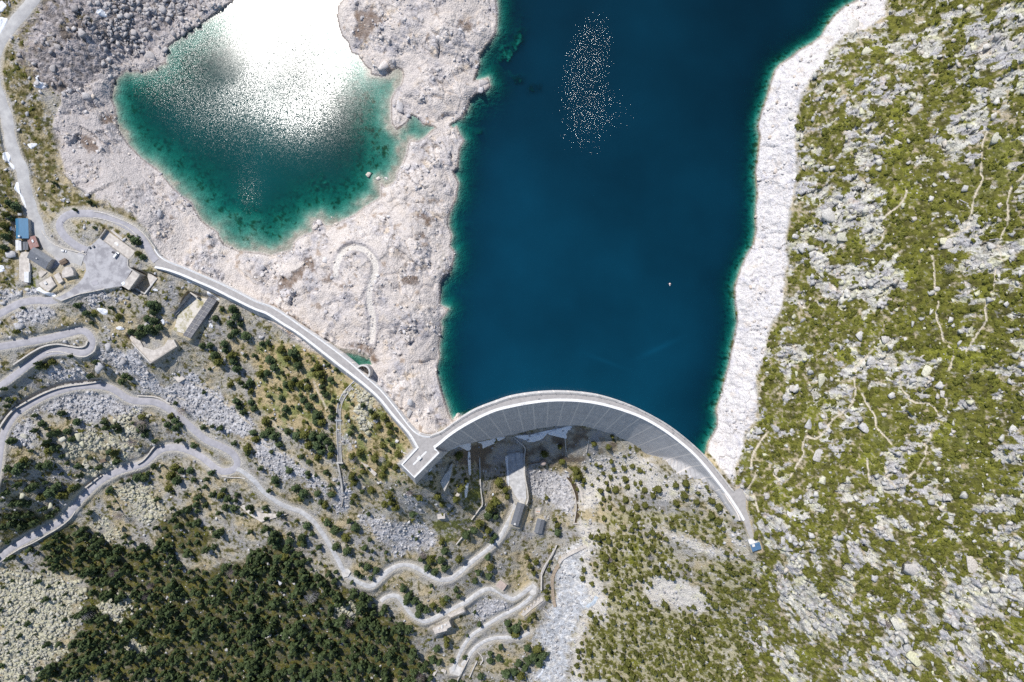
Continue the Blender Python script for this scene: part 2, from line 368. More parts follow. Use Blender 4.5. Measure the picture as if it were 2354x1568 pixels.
# ================================================================== height of the land: thin-plate spline through control points
CP = [(0, 0, 30), (-260, -200, 50), (0, 300, 28), (-260, 300, 55), (100, 480, 22.6), (60, 560, 22.3), (-260, 600, 45), (230, 600, 22), (345, 590, 22), (170, 520, 22.6), (330, 525, 21), (30, 160, 29), (180, 50, 23), (340, 40, 8), (430, -50, 5), (200, -240, 34), (150, 300, 16), (140, 190, 19), (200, 400, 16), (350, 450, 7), (430, 560, 9), (300, 470, 20),
 (600, 620, 6), (555, 640, 11), (478, 612, 14), (700, 640, 9), (800, 600, 13), (930, 480, 9), (985, 350, 5), (960, 700, 10), (850, 720, 11), (750, 740, 11), (920, 850, 11), (960, 930, 10), (975, 985, 12), (1000, 870, 4), (960, 60, 12), (1060, 100, 8), (870, 70, 7), (1000, 200, 6), (1000, -200, 18), (790, 790, 6), (660, 700, 13),
 (400, 655, 16), (440, 680, 11), (560, 730, 8), (690, 810, 9), (820, 925, 7), (890, 990, 5), (925, 1030, 2), (910, 1075, 0), (953, 1115, -2), (860, 1050, -6), (770, 960, -1), (700, 900, -3), (610, 820, -3), (650, 1000, -18), (775, 1120, -28), (560, 950, -19), (520, 800, -3), (470, 860, -12),
 (200, 695, 18), (100, 712, 19), (-260, 760, 14), (300, 690, 14), (380, 745, 8), (345, 815, 3), (400, 880, -15), (250, 745, 11), (100, 815, 1), (-260, 980, -4), (120, 1000, -20), (-260, 1150, -14), (100, 1060, -26), (300, 1000, -29), (420, 960, -26),
 (0, 1420, -78), (0, 1568, -90), (-260, 1800, -100), (-260, 1350, -72), (300, 1300, -74), (300, 1568, -104), (640, 1220, -46), (560, 1150, -42), (500, 1250, -60), (600, 1380, -76), (620, 1568, -112), (900, 1200, -44), (860, 1150, -36), (960, 1200, -52), (1040, 1240, -60), (1060, 1110, -27), (990, 1077, -2), (1028, 1040, -4), (1000, 1099, -7), (1000, 1125, -12), (1110, 1170, -62), (1130, 1060, -62), (1080, 1055, -34),
 (1255, 1095, -94), (1240, 1210, -88), (1330, 1130, -90), (1325, 1250, -92), (1400, 1090, -74), (1500, 1150, -32), (1600, 1200, -9), (1690, 1215, 14), (1735, 1300, 15), (1650, 1330, -14), (1450, 1250, -58), (1400, 1400, -86), (1290, 1350, -107), (1290, 1450, -115), (1270, 1568, -125), (1250, 1830, -140), (1150, 1500, -112), (1000, 1440, -92), (1000, 1568, -114), (1100, 1385, -96), (1200, 1350, -103), (1500, 1450, -68), (1550, 1568, -72), (1700, 1450, -20), (1750, 1568, -16), (1010, 1330, -74),
 (1830, 300, 22), (1812, 500, 22), (1800, 650, 22), (1760, 800, 22), (1720, 950, 22), (1700, 1060, 22), (1720, 1150, 23), (1760, 1250, 30), (1990, 60, 22), (2040, -200, 24), (2100, 0, 40), (2353, 0, 105), (2200, 300, 82), (2353, 400, 118), (2000, 400, 54), (2000, 700, 60), (2200, 700, 98), (2353, 800, 126), (1900, 900, 48), (2100, 1000, 84), (2353, 1200, 124), (1850, 1150, 48), (2000, 1300, 68), (2353, 1568, 118), (1950, 1568, 38), (2150, 1450, 84), (2660, 0, 165), (2660, 800, 185), (2660, 1600, 170), (1900, 1830, 20), (600, 1830, -130), (2300, -240, 92), (2660, -260, 155), (2660, 1830, 160), (1300, 300, -30), (1500, 600, -32), (1300, 820, -40), (600, 250, -14), (650, 420, -10), (1500, -240, -30), (640, -240, -14), (1180, 880, -34), (1450, 900, -38)]

# the dam's crest (both edges) and the toe of its downstream face, traced; the face falls at BATTER metres out per metre down
CREST = 22.0
BATTER = .40
arch_U = smooth(T((1, 2), [(1600, 872), (1690, 838), (1750, 800), (1850, 728), (2000, 638), (2200, 560)]) + T((2, 2), [(0, 512), (200, 480), (400, 467), (600, 474), (800, 500), (1000, 556), (1200, 636), (1400, 745), (1550, 852), (1700, 980), (1800, 1080), (1900, 1200), (1990, 1318), (2040, 1378)]), 4)
arch_D = smooth(T((1, 2), [(1640, 982), (1690, 945), (1780, 870), (1900, 790), (2050, 708), (2200, 643)]) + T((2, 2), [(0, 605), (150, 576), (350, 552), (550, 551), (750, 572), (950, 620), (1150, 690), (1300, 766), (1450, 865), (1600, 985), (1700, 1080), (1800, 1195), (1900, 1322), (1980, 1425), (2070, 1560)]) + T((2, 3), [(2120, 88)]), 4)
wing_U = smooth(T((0, 1), [(1425, 715), (1470, 780), (1550, 832), (1700, 890), (1850, 955), (2000, 1020), (2150, 1092), (2351, 1195)]) + T((1, 1), [(150, 1250), (300, 1342), (450, 1448), (600, 1552)]) + T((1, 2), [(750, 95), (880, 200), (1000, 310), (1150, 445), (1280, 600), (1400, 760), (1470, 832), (1540, 866), (1600, 872)]), 4)
wing_D = smooth(T((0, 1), [(1420, 895), (1520, 915), (1650, 958), (1800, 1022), (1950, 1087), (2100, 1162), (2250, 1237), (2351, 1284)]) + T((1, 1), [(100, 1322), (250, 1417), (400, 1512)]) + T((1, 2), [(640, 130), (760, 225), (880, 316), (1000, 412), (1130, 532), (1260, 692), (1400, 852), (1480, 985)]), 4)
plat = T('D', [(245, 250), (100, 400), (220, 522), (445, 290), (395, 250)])
toe = T((1, 2), [(1800, 985), (1950, 940), (2100, 905), (2250, 880)]) + T((2, 2), [(0, 862), (100, 835), (230, 802), (350, 785), (450, 776), (560, 772), (680, 777), (780, 812), (900, 852), (1050, 912), (1150, 962), (1210, 1022), (1290, 1092), (1340, 1162), (1420, 1232), (1550, 1252), (1650, 1262), (1750, 1302), (1870, 1380)])

def side_normals(p, right=True):
    t = np.gradient(p[:, :2], axis=0); t /= np.maximum(np.linalg.norm(t, axis=1), 1e-9)[:, None]
    return np.stack([t[:, 1], -t[:, 0]], 1) if right else np.stack([-t[:, 1], t[:, 0]], 1)

aD = W2(arch_D, CREST)
aN = side_normals(aD)
_dep = np.linspace(0, 118, 237)
_k = FX / (H - (CREST - _dep))[None, :]
def face_px(off):
    fx = aD[:, None, 0] + aN[:, None, 0] * off; fy = aD[:, None, 1] + aN[:, None, 1] * off
    return CX + fx * _k, CY - fy * _k
_fpx, _fpy = face_px(BATTER * _dep[None])
# towards the eastern abutment the lower part of the face lies back as a flat apron; its upper edge is traced
_brk = smooth(np.array(T((2, 2), [(1190, 1030), (1300, 1058), (1420, 1073), (1560, 1110), (1700, 1190), (1800, 1272), (1900, 1352)])), 2)
face_d0 = np.full(len(aD), 400.0)
_hit = []
for (tx, ty) in _brk:
    d = (_fpx - tx) ** 2 + (_fpy - ty) ** 2
    i = np.unravel_index(np.argmin(d), d.shape)
    if d[i] < 12: _hit.append((i[0], _dep[i[1]]))
_hit = np.array(sorted(_hit)); _i = np.arange(len(aD)); _in = (_i >= _hit[0, 0])
face_d0[_in] = np.interp(_i[_in], _hit[:, 0], _hit[:, 1])
def face_off(dep, d0, d1=500.0): return BATTER * np.minimum(dep, d0) + 1.25 * np.maximum(np.minimum(dep, np.maximum(d1, d0)) - d0, 0) + .1 * np.maximum(dep - np.maximum(d1, d0), 0) * (np.asarray(d0) < 300)
_fpx, _fpy = face_px(face_off(_dep[None], face_d0[:, None]))
_th = []
for (tx, ty) in smooth(np.array(toe), 3):
    d = (_fpx - tx) ** 2 + (_fpy - ty) ** 2
    i = np.unravel_index(np.argmin(d), d.shape)
    if d[i] < 30: _th.append((i[0], _dep[i[1]], tx, ty))
CP += [(q[2], q[3], CREST - q[1]) for q in _th[::4]]
# ground just beyond the toe of the apron, so that it stands above the buried foot
CP += [(q[2] - 6, q[3] + 12, CREST - q[1] - 4.5) for q in _th[::5] if q[2] > 1480]
print('TOE', [(round(q[2]), round(q[3]), round(CREST - q[1])) for q in _th[::6]])
_th = np.array(sorted(q[:2] for q in _th))
face_d1 = np.interp(np.arange(len(aD)), _th[:, 0], _th[:, 1])

for s in (pond_shore, lake_west, lake_east):
    CP += [(p[0], p[1], .8) for p in s[1:-1:4]]
CP += [(p[0], p[1], 21.5) for p in ring_top[1:-1:4]]
for d_ in (ROADS, TRACKS):
    for k_, (p, hw) in d_.items():
        CP += list(p[::3])
_c = np.array(CP, float)
_xy = _c[:, :2] / 1000.0
_keep = []
for i in range(len(_xy)):      # drop near duplicates
    if all(np.hypot(*(_xy[i] - _xy[j])) > .016 for j in _keep): _keep.append(i)
_c = _c[_keep]; _xy = _xy[_keep]

def _tps(r2): return r2 * np.log(np.maximum(r2, 1e-12)) * .5
_n = len(_c)
_A = np.zeros((_n + 3, _n + 3))
_A[:_n, :_n] = _tps(((_xy[:, None] - _xy[None]) ** 2).sum(2)) + np.eye(_n) * 2e-4
_A[:_n, _n:] = np.c_[np.ones(_n), _xy]; _A[_n:, :_n] = _A[:_n, _n:].T
_sol = np.linalg.solve(_A, np.r_[_c[:, 2], 0, 0, 0])
def tps(px, py):
    q = np.stack([np.ravel(px), np.ravel(py)], 1) / 1000.0
    out = np.empty(len(q))
    for a in range(0, len(q), 20000):
        b = q[a:a + 20000]
        out[a:a + 20000] = _tps(((b[:, None] - _xy[None]) ** 2).sum(2)) @ _sol[:_n] + _sol[_n] + b @ _sol[_n + 1:]
    return out.reshape(np.shape(px))

# ------------------------------------------------------------------ grid
STEP = 2.3
gx = np.r_[np.arange(-250, 0, 10.0), np.arange(0, 2354, STEP), np.arange(2362, 2660, 10.0)]
gy = np.r_[np.arange(-250, 0, 10.0), np.arange(0, 1569, STEP), np.arange(1577, 1830, 10.0)]
NX, NY = len(gx), len(gy)
GX, GY = np.meshgrid(gx, gy)
cx_ = np.arange(-260, 2681, 8.0); cy_ = np.arange(-260, 1851, 8.0)
CGX, CGY = np.meshgrid(cx_, cy_)

def up(c, px=None, py=None):
    """bilinear from the coarse grid to the fine one (or to any points)"""
    px = GX if px is None else np.asarray(px, float); py = GY if py is None else np.asarray(py, float)
    u = np.clip((px + 260) / 8.0, 0, len(cx_) - 1.001); v = np.clip((py + 260) / 8.0, 0, len(cy_) - 1.001)
    i = u.astype(int); j = v.astype(int); u = u - i; v = v - j
    return (c[j, i] * (1 - u) + c[j, i + 1] * u) * (1 - v) + (c[j + 1, i] * (1 - u) + c[j + 1, i + 1] * u) * v

def seg_dist(P, px, py):
    P = np.asarray(P, float)[:, :2]
    d = np.full(px.shape, 1e9)
    for a, b in zip(P[:-1], P[1:]):
        e = b - a; L = max((e ** 2).sum(), 1e-9)
        t = np.clip(((px - a[0]) * e[0] + (py - a[1]) * e[1]) / L, 0, 1)
        d = np.minimum(d, (px - a[0] - t * e[0]) ** 2 + (py - a[1] - t * e[1]) ** 2)
    return np.sqrt(d)

def inside(P, px, py):
    P = np.asarray(P, float)[:, :2]; r = np.zeros(px.shape, bool)
    for a, b in zip(P, np.roll(P, -1, 0)):
        if a[1] == b[1]: continue
        c = ((a[1] > py) != (b[1] > py)) & (px < (b[0] - a[0]) * (py - a[1]) / (b[1] - a[1]) + a[0])
        r ^= c
    return r

def sdf(P, px=None, py=None):
    """signed distance in units, positive inside; on the coarse grid unless points are given"""
    px = CGX if px is None else px; py = CGY if py is None else py
    d = seg_dist(list(P) + [P[0]], px, py)
    return np.where(inside(P, px, py), d, -d)

def fine_sdf(P, pad=40):
    """exact near the outline on the fine grid"""
    c = up(sdf(P))
    m = np.abs(c) < 18
    c[m] = sdf(P, GX[m], GY[m])
    return c

Zt = up(tps(CGX, CGY))
_k0 = (H - Zt) / FX
X0 = (GX - CX) * _k0; Y0 = (CY - GY) * _k0

n_big = fbm(X0, Y0, 40, 4, 1); n_mid = fbm(X0, Y0, 14, 4, 2); n_fin = fbm(X0, Y0, 4.5, 4, 3); n_det = fbm(X0, Y0, 1.7, 2, 4)
jag = (n_mid * 3.0 + n_fin * 3.0 + n_det * 1.5)
s_pond = fine_sdf(pond_poly); s_lake = fine_sdf(lake_poly); s_pool = fine_sdf(pool_poly)
d_shore = np.minimum(up(seg_dist(pond_shore, CGX, CGY)), np.minimum(up(seg_dist(lake_west, CGX, CGY)), up(seg_dist(lake_east, CGX, CGY))))
m_ = d_shore < 18
_dd = np.minimum(np.minimum(seg_dist(pond_shore, GX[m_], GY[m_]), seg_dist(lake_west, GX[m_], GY[m_])), seg_dist(lake_east, GX[m_], GY[m_]))
d_shore[m_] = _dd
wat = np.maximum(s_pond, s_lake) > 0
d_m = d_shore * .36

def blob(x, y, r, ry=None, ang=0.0, px=None, py=None):
    px = GX if px is None else px; py = GY if py is None else py
    a = math.radians(ang); dx = px - x; dy = py - y
    u = dx * math.cos(a) + dy * math.sin(a); v = -dx * math.sin(a) + dy * math.cos(a)
    return np.exp(-((u / r) ** 2 + (v / (ry or r)) ** 2))

# lake bed
east = sstep(1350, 1550, GX)
slope = .55 + .10 * east
slope = np.where(s_pond > -20, .17 + .10 * blob(330, 150, 160) - .07 * blob(560, 540, 120, 70) - .06 * blob(890, 330, 60, 120), slope)
jd = np.clip(d_m + jag * .45 * np.clip(d_m / 3, .25, 1), .0, None)
bed = -(slope * jd) ** 1.12 - .12 + n_mid * .9 * np.clip(jd / 8, 0, 1) + n_fin * .5 * np.clip(jd / 5, 0, 1)
def reef(x, y, r, ry, ang, top, bedz):
    f = blob(x, y, r, ry, ang) * (1 + .35 * n_mid + .3 * n_fin)
    return np.maximum(bedz, top * 1.0 + (1 - np.clip(f, 0, 1)) * -30)
for q in ((1190, 85, 70, 28, 105, -3.6), (1165, 125, 34, 44, 20, -3.4), (1225, 205, 34, 18, -10, -4.5), (1190, 185, 30, 18, 10, -4.8), (735, 425, 46, 52, 0, -4.2), (745, 455, 30, 20, 20, -4), (1068, 435, 22, 30, 0, -3.5), (1100, 305, 18, 14, 0, -4)):
    bed = reef(*q, bed)
bed = np.clip(bed, -34, -.1)
# land by the water
near = 1 - sstep(14, 45, d_shore)
near *= 1 - sstep(975, 1000, GY) * (1 - sstep(1560, 1600, GX))
land = Zt * (1 - near) + near * np.maximum(Zt, .15 + .10 * d_m)
ring = sstep(-2, 6, up(sdf([tuple(p) for p in lake_east] + [tuple(p) for p in ring_top[::-1]])) + jag * .8)
Zb = np.where(wat, bed, land)
poolb = s_pool > 0
Zb = np.where(poolb, np.minimum(Zb, 6.0 - np.clip(s_pool * .25, .15, 3)), Zb)

# micro relief by zone (the zones themselves, w_*, are painted below and reused by the colours)
def zone(P, soft=5.0, wob=1.0):
    return sstep(-soft, soft, up(sdf(P)) + jag * wob)
w_ist = zone([(770, -260), (775, 60), (830, 170), (890, 250), (960, 300), (900, 420), (800, 500), (700, 540), (600, 590), (520, 560), (420, 470), (360, 400), (300, 330), (262, 240), (255, 180), (150, 210), (120, 300), (150, 400), (220, 470), (300, 490), (340, 530), (365, 600), (480, 640), (600, 720), (700, 800), (780, 830), (850, 890), (930, 980), (985, 1000), (1040, 970), (1000, 800), (1005, 640), (1040, 500), (1060, 400), (1090, 260), (1140, 100), (1130, -260)], 6)
w_ist = np.maximum(w_ist, (sstep(45, 12, d_shore) * (GX < 1250) * (GY < 985)))
w_ring = ring
w_scree = zone([(90, -260), (100, 0), (60, 60), (40, 120), (90, 210), (180, 225), (262, 200), (300, 165), (390, 150), (560, 0), (560, -260)], 16, 7)
w_slope = sstep(-4, 6, up(sdf([tuple(p) for p in ring_top] + [(2700, -260), (2700, 1850), (1690, 1850), (1680, 1568), (1720, 1420), (1735, 1300), (1722, 1180)])) + jag * 3)
w_river = zone(T((2, 3), [(420, 400), (600, 300), (680, 330), (640, 500), (660, 700), (700, 850), (600, 1000), (540, 1150), (480, 1568), (150, 1568), (330, 1330), (200, 1210), (260, 1080), (330, 940), (400, 800), (410, 560)]) , 7, 4)
w_river = np.maximum(w_river, zone([(1235, 1568), (1400, 1568), (1400, 1850), (1200, 1850)], 12))
w_pale2 = np.zeros_like(Zt)
for P in (T((2, 2), [(640, 1110), (760, 1060), (1000, 1025), (1240, 1060), (1320, 1140), (1420, 1260), (1700, 1300), (1900, 1400), (1980, 1568), (1850, 1568), (1700, 1420), (1400, 1440), (1200, 1330), (1130, 1430), (1000, 1330), (800, 1480), (640, 1560), (640, 1250)]),
          T((2, 3), [(1300, 120), (1420, 170), (1560, 230), (1800, 330), (2100, 400), (2250, 420), (2080, 330), (1960, 200), (1900, 120), (1950, 90), (2060, 230), (2150, 330), (2040, 440), (1800, 400), (1500, 240), (1330, 200)]),
          T((2, 3), [(1180, 680), (1330, 600), (1560, 610), (1650, 700), (1790, 690), (1830, 880), (1720, 930), (1560, 900), (1400, 860), (1250, 840)]),
          T((2, 3), [(620, 100), (850, 150), (800, 300), (700, 500), (850, 720), (890, 800), (860, 1000), (700, 1000), (640, 1150), (640, 1568), (540, 1568), (560, 1150), (660, 900), (620, 640), (640, 400)])):
    w_pale2 = np.maximum(w_pale2, zone(P, 8, 3.2))
w_grey = np.zeros_like(Zt)          # grey-white broken rock between the roads
for P in (T((0, 2), [(900, 60), (1060, 90), (1260, 60), (1340, 220), (1500, 420), (1600, 400), (1760, 300), (1900, 430), (2100, 560), (2351, 760), (2351, 860), (2150, 860), (1900, 760), (1700, 640), (1500, 560), (1300, 430), (1200, 300), (1000, 220), (900, 150)]),
          T((0, 2), [(480, 520), (700, 470), (960, 480), (1150, 570), (1300, 600), (1260, 680), (1000, 700), (760, 760), (620, 660), (330, 640), (100, 830), (90, 960), (300, 960), (330, 700)]),
          T((0, 2), [(430, 260), (560, 200), (760, 260), (830, 330), (700, 380), (560, 390), (420, 330)]),
          T((1, 2), [(0, 850), (120, 980), (330, 1060), (480, 1200), (640, 1320), (700, 1480), (560, 1350), (380, 1250), (200, 1250), (60, 1130), (0, 1050)]),
          T((1, 3), [(950, 60), (1100, 30), (1300, 110), (1500, 110), (1640, 200), (1660, 330), (1500, 340), (1280, 400), (1240, 290), (1060, 190)]),
          T((1, 3), [(1950, 870), (2100, 800), (2300, 840), (2351, 880), (2200, 950), (2080, 1010), (1960, 960)]),
          T((0, 1), [(0, 1100), (330, 1100), (480, 1160), (300, 1150), (0, 1260)]), T((0, 1), [(740, 1120), (960, 1090), (1120, 1160), (980, 1200), (860, 1240), (760, 1190)]),
          T((0, 1), [(200, 1250), (480, 1230), (500, 1330), (380, 1420), (200, 1400), (100, 1340)]),
          T('E', [(250, 300), (420, 330), (540, 360), (600, 450), (620, 560), (600, 650), (520, 640), (420, 560), (300, 480), (270, 400)]),
          T((1, 2), [(790, 880), (880, 900), (920, 960), (840, 1000), (800, 960)]), T((1, 2), [(780, 1180), (860, 1400), (840, 1568), (720, 1568), (740, 1300)]),
          T((1, 2), [(1380, 1420), (1480, 1480), (1600, 1568), (1400, 1568)])):
    w_grey = np.maximum(w_grey, zone(P, 8, 4))
w_lich = np.zeros_like(Zt)          # yellowish lichen scree
for P in (T((0, 3), [(0, 560), (330, 580), (480, 620), (700, 680), (760, 780), (660, 860), (700, 1000), (600, 1150), (520, 1330), (300, 1430), (250, 1568), (0, 1568), (0, 880)]),
          T((0, 3), [(980, 780), (1130, 780), (1200, 900), (1180, 980), (1020, 950), (880, 900)]), T((0, 3), [(860, 60), (1000, 130), (1080, 230), (1000, 250), (880, 140)]),
          T((0, 2), [(1150, 680), (1220, 680), (1240, 860), (1180, 1080), (1160, 1100), (1130, 900)]), T((0, 2), [(700, 880), (900, 800), (1100, 900), (1100, 990), (900, 960), (760, 1010), (860, 1160), (700, 1100), (600, 1010)]),
          T((0, 2), [(1060, 1330), (1260, 1330), (1430, 1460), (1500, 1568), (1280, 1568), (1150, 1420)]), T((0, 2), [(760, 1180), (1000, 1160), (1000, 1190), (860, 1260)]),
          T((0, 3), [(1260, 0), (1400, 0), (1410, 90), (1300, 80)]), T((0, 3), [(1160, 1270), (1230, 1170), (1330, 1290), (1200, 1310)]), T((1, 3), [(700, 890), (830, 860), (920, 930), (880, 980), (760, 970)]),
          T((1, 2), [(860, 480), (1000, 440), (1060, 560), (980, 700), (1010, 830), (940, 800), (880, 640)])):
    w_lich = np.maximum(w_lich, zone(P, 9, 8))
# ------------------------------------------------------------------ vegetation zones
w_forest = np.zeros_like(Zt)
FOREST = [V((0, 3), [(0, 0), (600, 0), (480, 150), (300, 280), (100, 400), (0, 470)]) , V((0, 3), [(330, 330), (560, 60), (860, 250), (1260, 330), (1500, 330), (1560, 480), (1700, 520), (2000, 520), (2351, 420), (2351, 1568), (300, 1568), (560, 1330), (760, 1080), (720, 800), (840, 640), (540, 560), (430, 480)]),
          V((1, 3), [(0, 330), (200, 230), (420, 420), (600, 620), (820, 700), (900, 760), (1060, 850), (1230, 950), (1380, 1080), (1500, 1330), (1560, 1568), (0, 1568)]),
          V((0, 3), [(1430, 60), (1760, 20), (1980, 260), (1800, 480), (1560, 380), (1430, 250)])]
for P in FOREST: w_forest = np.maximum(w_forest, zone(P, 10, 4))
w_open = np.zeros_like(Zt)
for P in (V((2, 3), [(790, 190), (1000, 170), (1300, 230), (1540, 380), (1560, 540), (1250, 640), (900, 730), (780, 560)]), V((2, 3), [(900, 740), (1200, 700), (1260, 870), (1560, 920), (1900, 880), (2150, 960), (2230, 1200), (2000, 1568), (640, 1568), (700, 1030)]),
          V((2, 3), [(1650, 640), (1900, 420), (2250, 480), (2200, 900), (1850, 880), (1800, 680)]), V((2, 3), [(850, 0), (1400, 0), (2000, 60), (1960, 330), (1540, 210), (1250, 90), (860, 150)])):
    w_open = np.maximum(w_open, zone(P, 10, 4))
w_leftveg = zone([(-260, -260), (190, -260), (200, 0), (120, 60), (70, 130), (110, 260), (130, 330), (140, 420), (260, 470), (320, 500), (300, 560), (150, 490), (100, 470), (110, 560), (0, 700), (-260, 760)], 9, 4)
w_meadow = zone(V((1, 2), [(0, 0), (480, 30), (900, 330), (1000, 420), (1460, 960), (1290, 1120), (1330, 1240), (1000, 1300), (800, 1100), (760, 700), (720, 560), (560, 900), (200, 760), (0, 600)]), 10, 4)
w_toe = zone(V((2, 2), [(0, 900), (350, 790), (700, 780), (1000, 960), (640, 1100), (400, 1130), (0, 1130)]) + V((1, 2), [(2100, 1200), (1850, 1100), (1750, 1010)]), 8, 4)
w_grass = np.zeros_like(Zt)
for P, sft in ((V((1, 3), [(1580, 90), (1760, 90), (2000, 60), (1900, 240), (1800, 300), (1680, 270), (1640, 180)]), 5), (V((1, 2), [(1960, 1100), (2060, 1060), (2080, 1500), (2020, 1568), (1900, 1568), (1880, 1480)]), 5),
               (V((0, 1), [(275, 830), (350, 880), (360, 980), (330, 1080), (200, 1090), (160, 1020), (270, 1020)]), 3), (V((0, 1), [(1150, 1130), (1230, 1120), (1200, 1180), (1160, 1170)]), 3), (V((1, 3), [(1530, 1400), (1620, 1440), (1620, 1530), (1560, 1500)]), 4),
               (V('K', [(600, 730), (690, 690), (660, 760), (600, 850), (580, 820)]), 4), (V((0, 1), [(500, 400), (600, 340), (620, 360), (530, 430)]), 3)):
    w_grass = np.maximum(w_grass, zone(P, sft, 1.5))
for (a, b, r) in ((2000, 1010, 40), (2290, 400, 70), (2215, 1035, 45), (1855, 545, 20), (1720, 1060, 18)):
    w_grass = np.maximum(w_grass, .75 * blob(a, b, r, r * 1.3) * sstep(-.2, .3, n_mid + .2))
w_brown = np.zeros_like(Zt)         # wet brown soil on the bare lake bed
for P in (V((1, 1), [(470, 800), (520, 790), (560, 930), (600, 1010), (650, 990), (690, 925), (715, 930), (690, 1010), (600, 1020), (560, 960), (470, 900), (400, 1010), (330, 1100), (220, 1090), (210, 1000), (340, 970), (430, 900)]),
          V((1, 1), [(1380, 970), (1480, 980), (1510, 1030), (1400, 1040), (1340, 1010)]), V((1, 1), [(735, 1040), (800, 1050), (800, 1100), (740, 1090)]), V((1, 1), [(1480, 600), (1540, 580), (1570, 630), (1520, 670)]),
          V((1, 1), [(1430, 390), (1560, 410), (1650, 470), (1600, 480), (1450, 440)]), V((1, 2), [(740, 20), (1000, 30), (1060, 60), (1140, 190), (1090, 200), (1030, 100), (860, 60)]), V((1, 1), [(0, 1165), (150, 1215), (400, 1370), (590, 1530), (560, 1540), (330, 1380), (150, 1250)]),
          V((1, 0), [(890, 130), (1060, 60), (1150, 200), (1060, 330), (980, 400), (900, 330), (940, 200)]), V((1, 0), [(1840, 220), (1960, 170), (2010, 260), (1960, 310), (1900, 250)]), V((0, 0), [(720, 1260), (880, 1250), (900, 1400), (800, 1420)]), V((0, 0), [(940, 1060), (1060, 1080), (1000, 1160), (940, 1150)])):
    w_brown = np.maximum(w_brown, zone(P, 4, 2.2))
w_asph = np.zeros_like(Zt)

# ------------------------------------------------------------------ roads cut into the land
R_dist = np.full(GX.shape, 99.0); R_z = np.zeros(GX.shape); R_hw = np.ones(GX.shape)
def cut(P3, hw_u, reach):
    P3 = smooth(P3, 2.5)
    for (px, py, pz) in P3:
        i0, i1 = np.searchsorted(gx, (px - reach, px + reach)); j0, j1 = np.searchsorted(gy, (py - reach, py + reach))
        if i0 >= i1 or j0 >= j1: continue
        d = np.hypot(GX[j0:j1, i0:i1] - px, GY[j0:j1, i0:i1] - py) - hw_u
        b = d < R_dist[j0:j1, i0:i1]
        R_dist[j0:j1, i0:i1][b] = d[b]; R_z[j0:j1, i0:i1][b] = pz
for d_ in (ROADS, TRACKS):
    for k_, (p, hw) in d_.items():
        if p:
            mz = np.mean([q[2] for q in p])
            cut(p, hw * FX / (H - mz), 30)
w_road = 1 - sstep(1.5, 11, R_dist)
Zb = Zb * (1 - w_road) + (R_z - .25) * w_road
PADS = []
def pad(P, z, soft=7):
    """level ground for a building or a yard"""
    global Zb
    w_ = sstep(-soft, -.5, up(sdf(P)) if len(P) > 12 else sdf(P, GX, GY))
    Zb = Zb * (1 - w_) + z * w_
    PADS.append(w_)
carpark = V((0, 1), [(752, 728), (792, 700), (830, 692), (912, 618), (1045, 722), (1175, 816), (1186, 880), (1212, 912), (1165, 990), (1118, 1062), (1040, 1072), (960, 1087), (880, 1096), (800, 1112), (720, 1140), (640, 1175), (560, 1196), (500, 1170), (560, 1150), (640, 1105), (715, 1040), (765, 980), (790, 920), (785, 860), (755, 820), (700, 815), (640, 850), (600, 880), (480, 900), (440, 890), (490, 815), (480, 790), (360, 700), (340, 640), (300, 560), (268, 480), (262, 380), (300, 370), (380, 560), (440, 660), (520, 722), (620, 770), (700, 770)])
pad(carpark, 21.8)
pad(V('A', [(40, 90), (210, 90), (300, 290), (470, 530), (380, 640), (220, 560), (190, 780), (80, 780), (60, 300)]), 22.1, 8)
pad(V('A', [(300, 760), (560, 590), (680, 600), (700, 720), (480, 850), (360, 880)]), 22.6, 10)
pad(V('B', [(268, 150), (580, 385), (508, 468), (205, 245)]), 21.6, 5)
pad(V('B', [(560, 590), (800, 660), (680, 835), (450, 745)]), 12.0, 8)
pad(V('C', [(120, 600), (300, 830), (525, 697), (440, 610), (300, 560)]), 3.0, 8)
pad(V('C', [(640, 260), (870, 300), (640, 640), (470, 560)]), 6.0, 12)
pad(V('K', [(110, 540), (230, 475), (250, 520), (140, 580)]), -84.5, 8)
pad(V('K', [(540, 250), (585, 200), (630, 240), (600, 285)]), -92, 8)
pad(V('K', [(715, 440), (860, 315), (880, 345), (740, 460)]), -102.5, 8)
pad(V('K', [(215, 440), (325, 395), (340, 420), (240, 462)]), -86, 6)
pad(V('K', [(230, 800), (285, 770), (330, 805), (300, 855), (235, 850)]), -110.3, 6)
pad(V('K', [(760, 270), (800, 225), (830, 250), (815, 310), (775, 295)]), -99.2, 6)
pad(V('E', [(150, 720), (190, 550), (262, 570), (210, 740)]), -74.8, 8)
pad(V('E', [(310, 770), (330, 665), (400, 680), (375, 790)]), -87.5, 8)
pad(V('E', [(325, 600), (365, 600), (362, 640), (325, 635)]), -87, 5)
pad(V('E', [(130, 200), (245, 200), (262, 560), (200, 560), (140, 440)]), -72.8, 10)
pad(V('F', [(640, 690), (740, 690), (770, 800), (670, 820)]), 22.0, 6)
pad(V('F', [(490, 212), (550, 165), (612, 260), (612, 380), (660, 500), (690, 690), (640, 690), (580, 500), (480, 330), (430, 240)]), 21.6, 5)
w_pad = np.max(PADS, axis=0)

# below the dam: keep the land under the decks
deckpoly = [tuple(q) for q in arch_U] + [tuple(q) for q in arch_D[::-1]]
wingpoly = [tuple(q) for q in wing_U[6:]] + [tuple(q) for q in wing_D[::-1][:-6]]
s_deck = np.maximum(np.maximum(up(sdf(deckpoly)), up(sdf(wingpoly))), up(sdf(plat)))
Zb = np.where(s_deck > -3, np.minimum(Zb, 17.0), Zb)

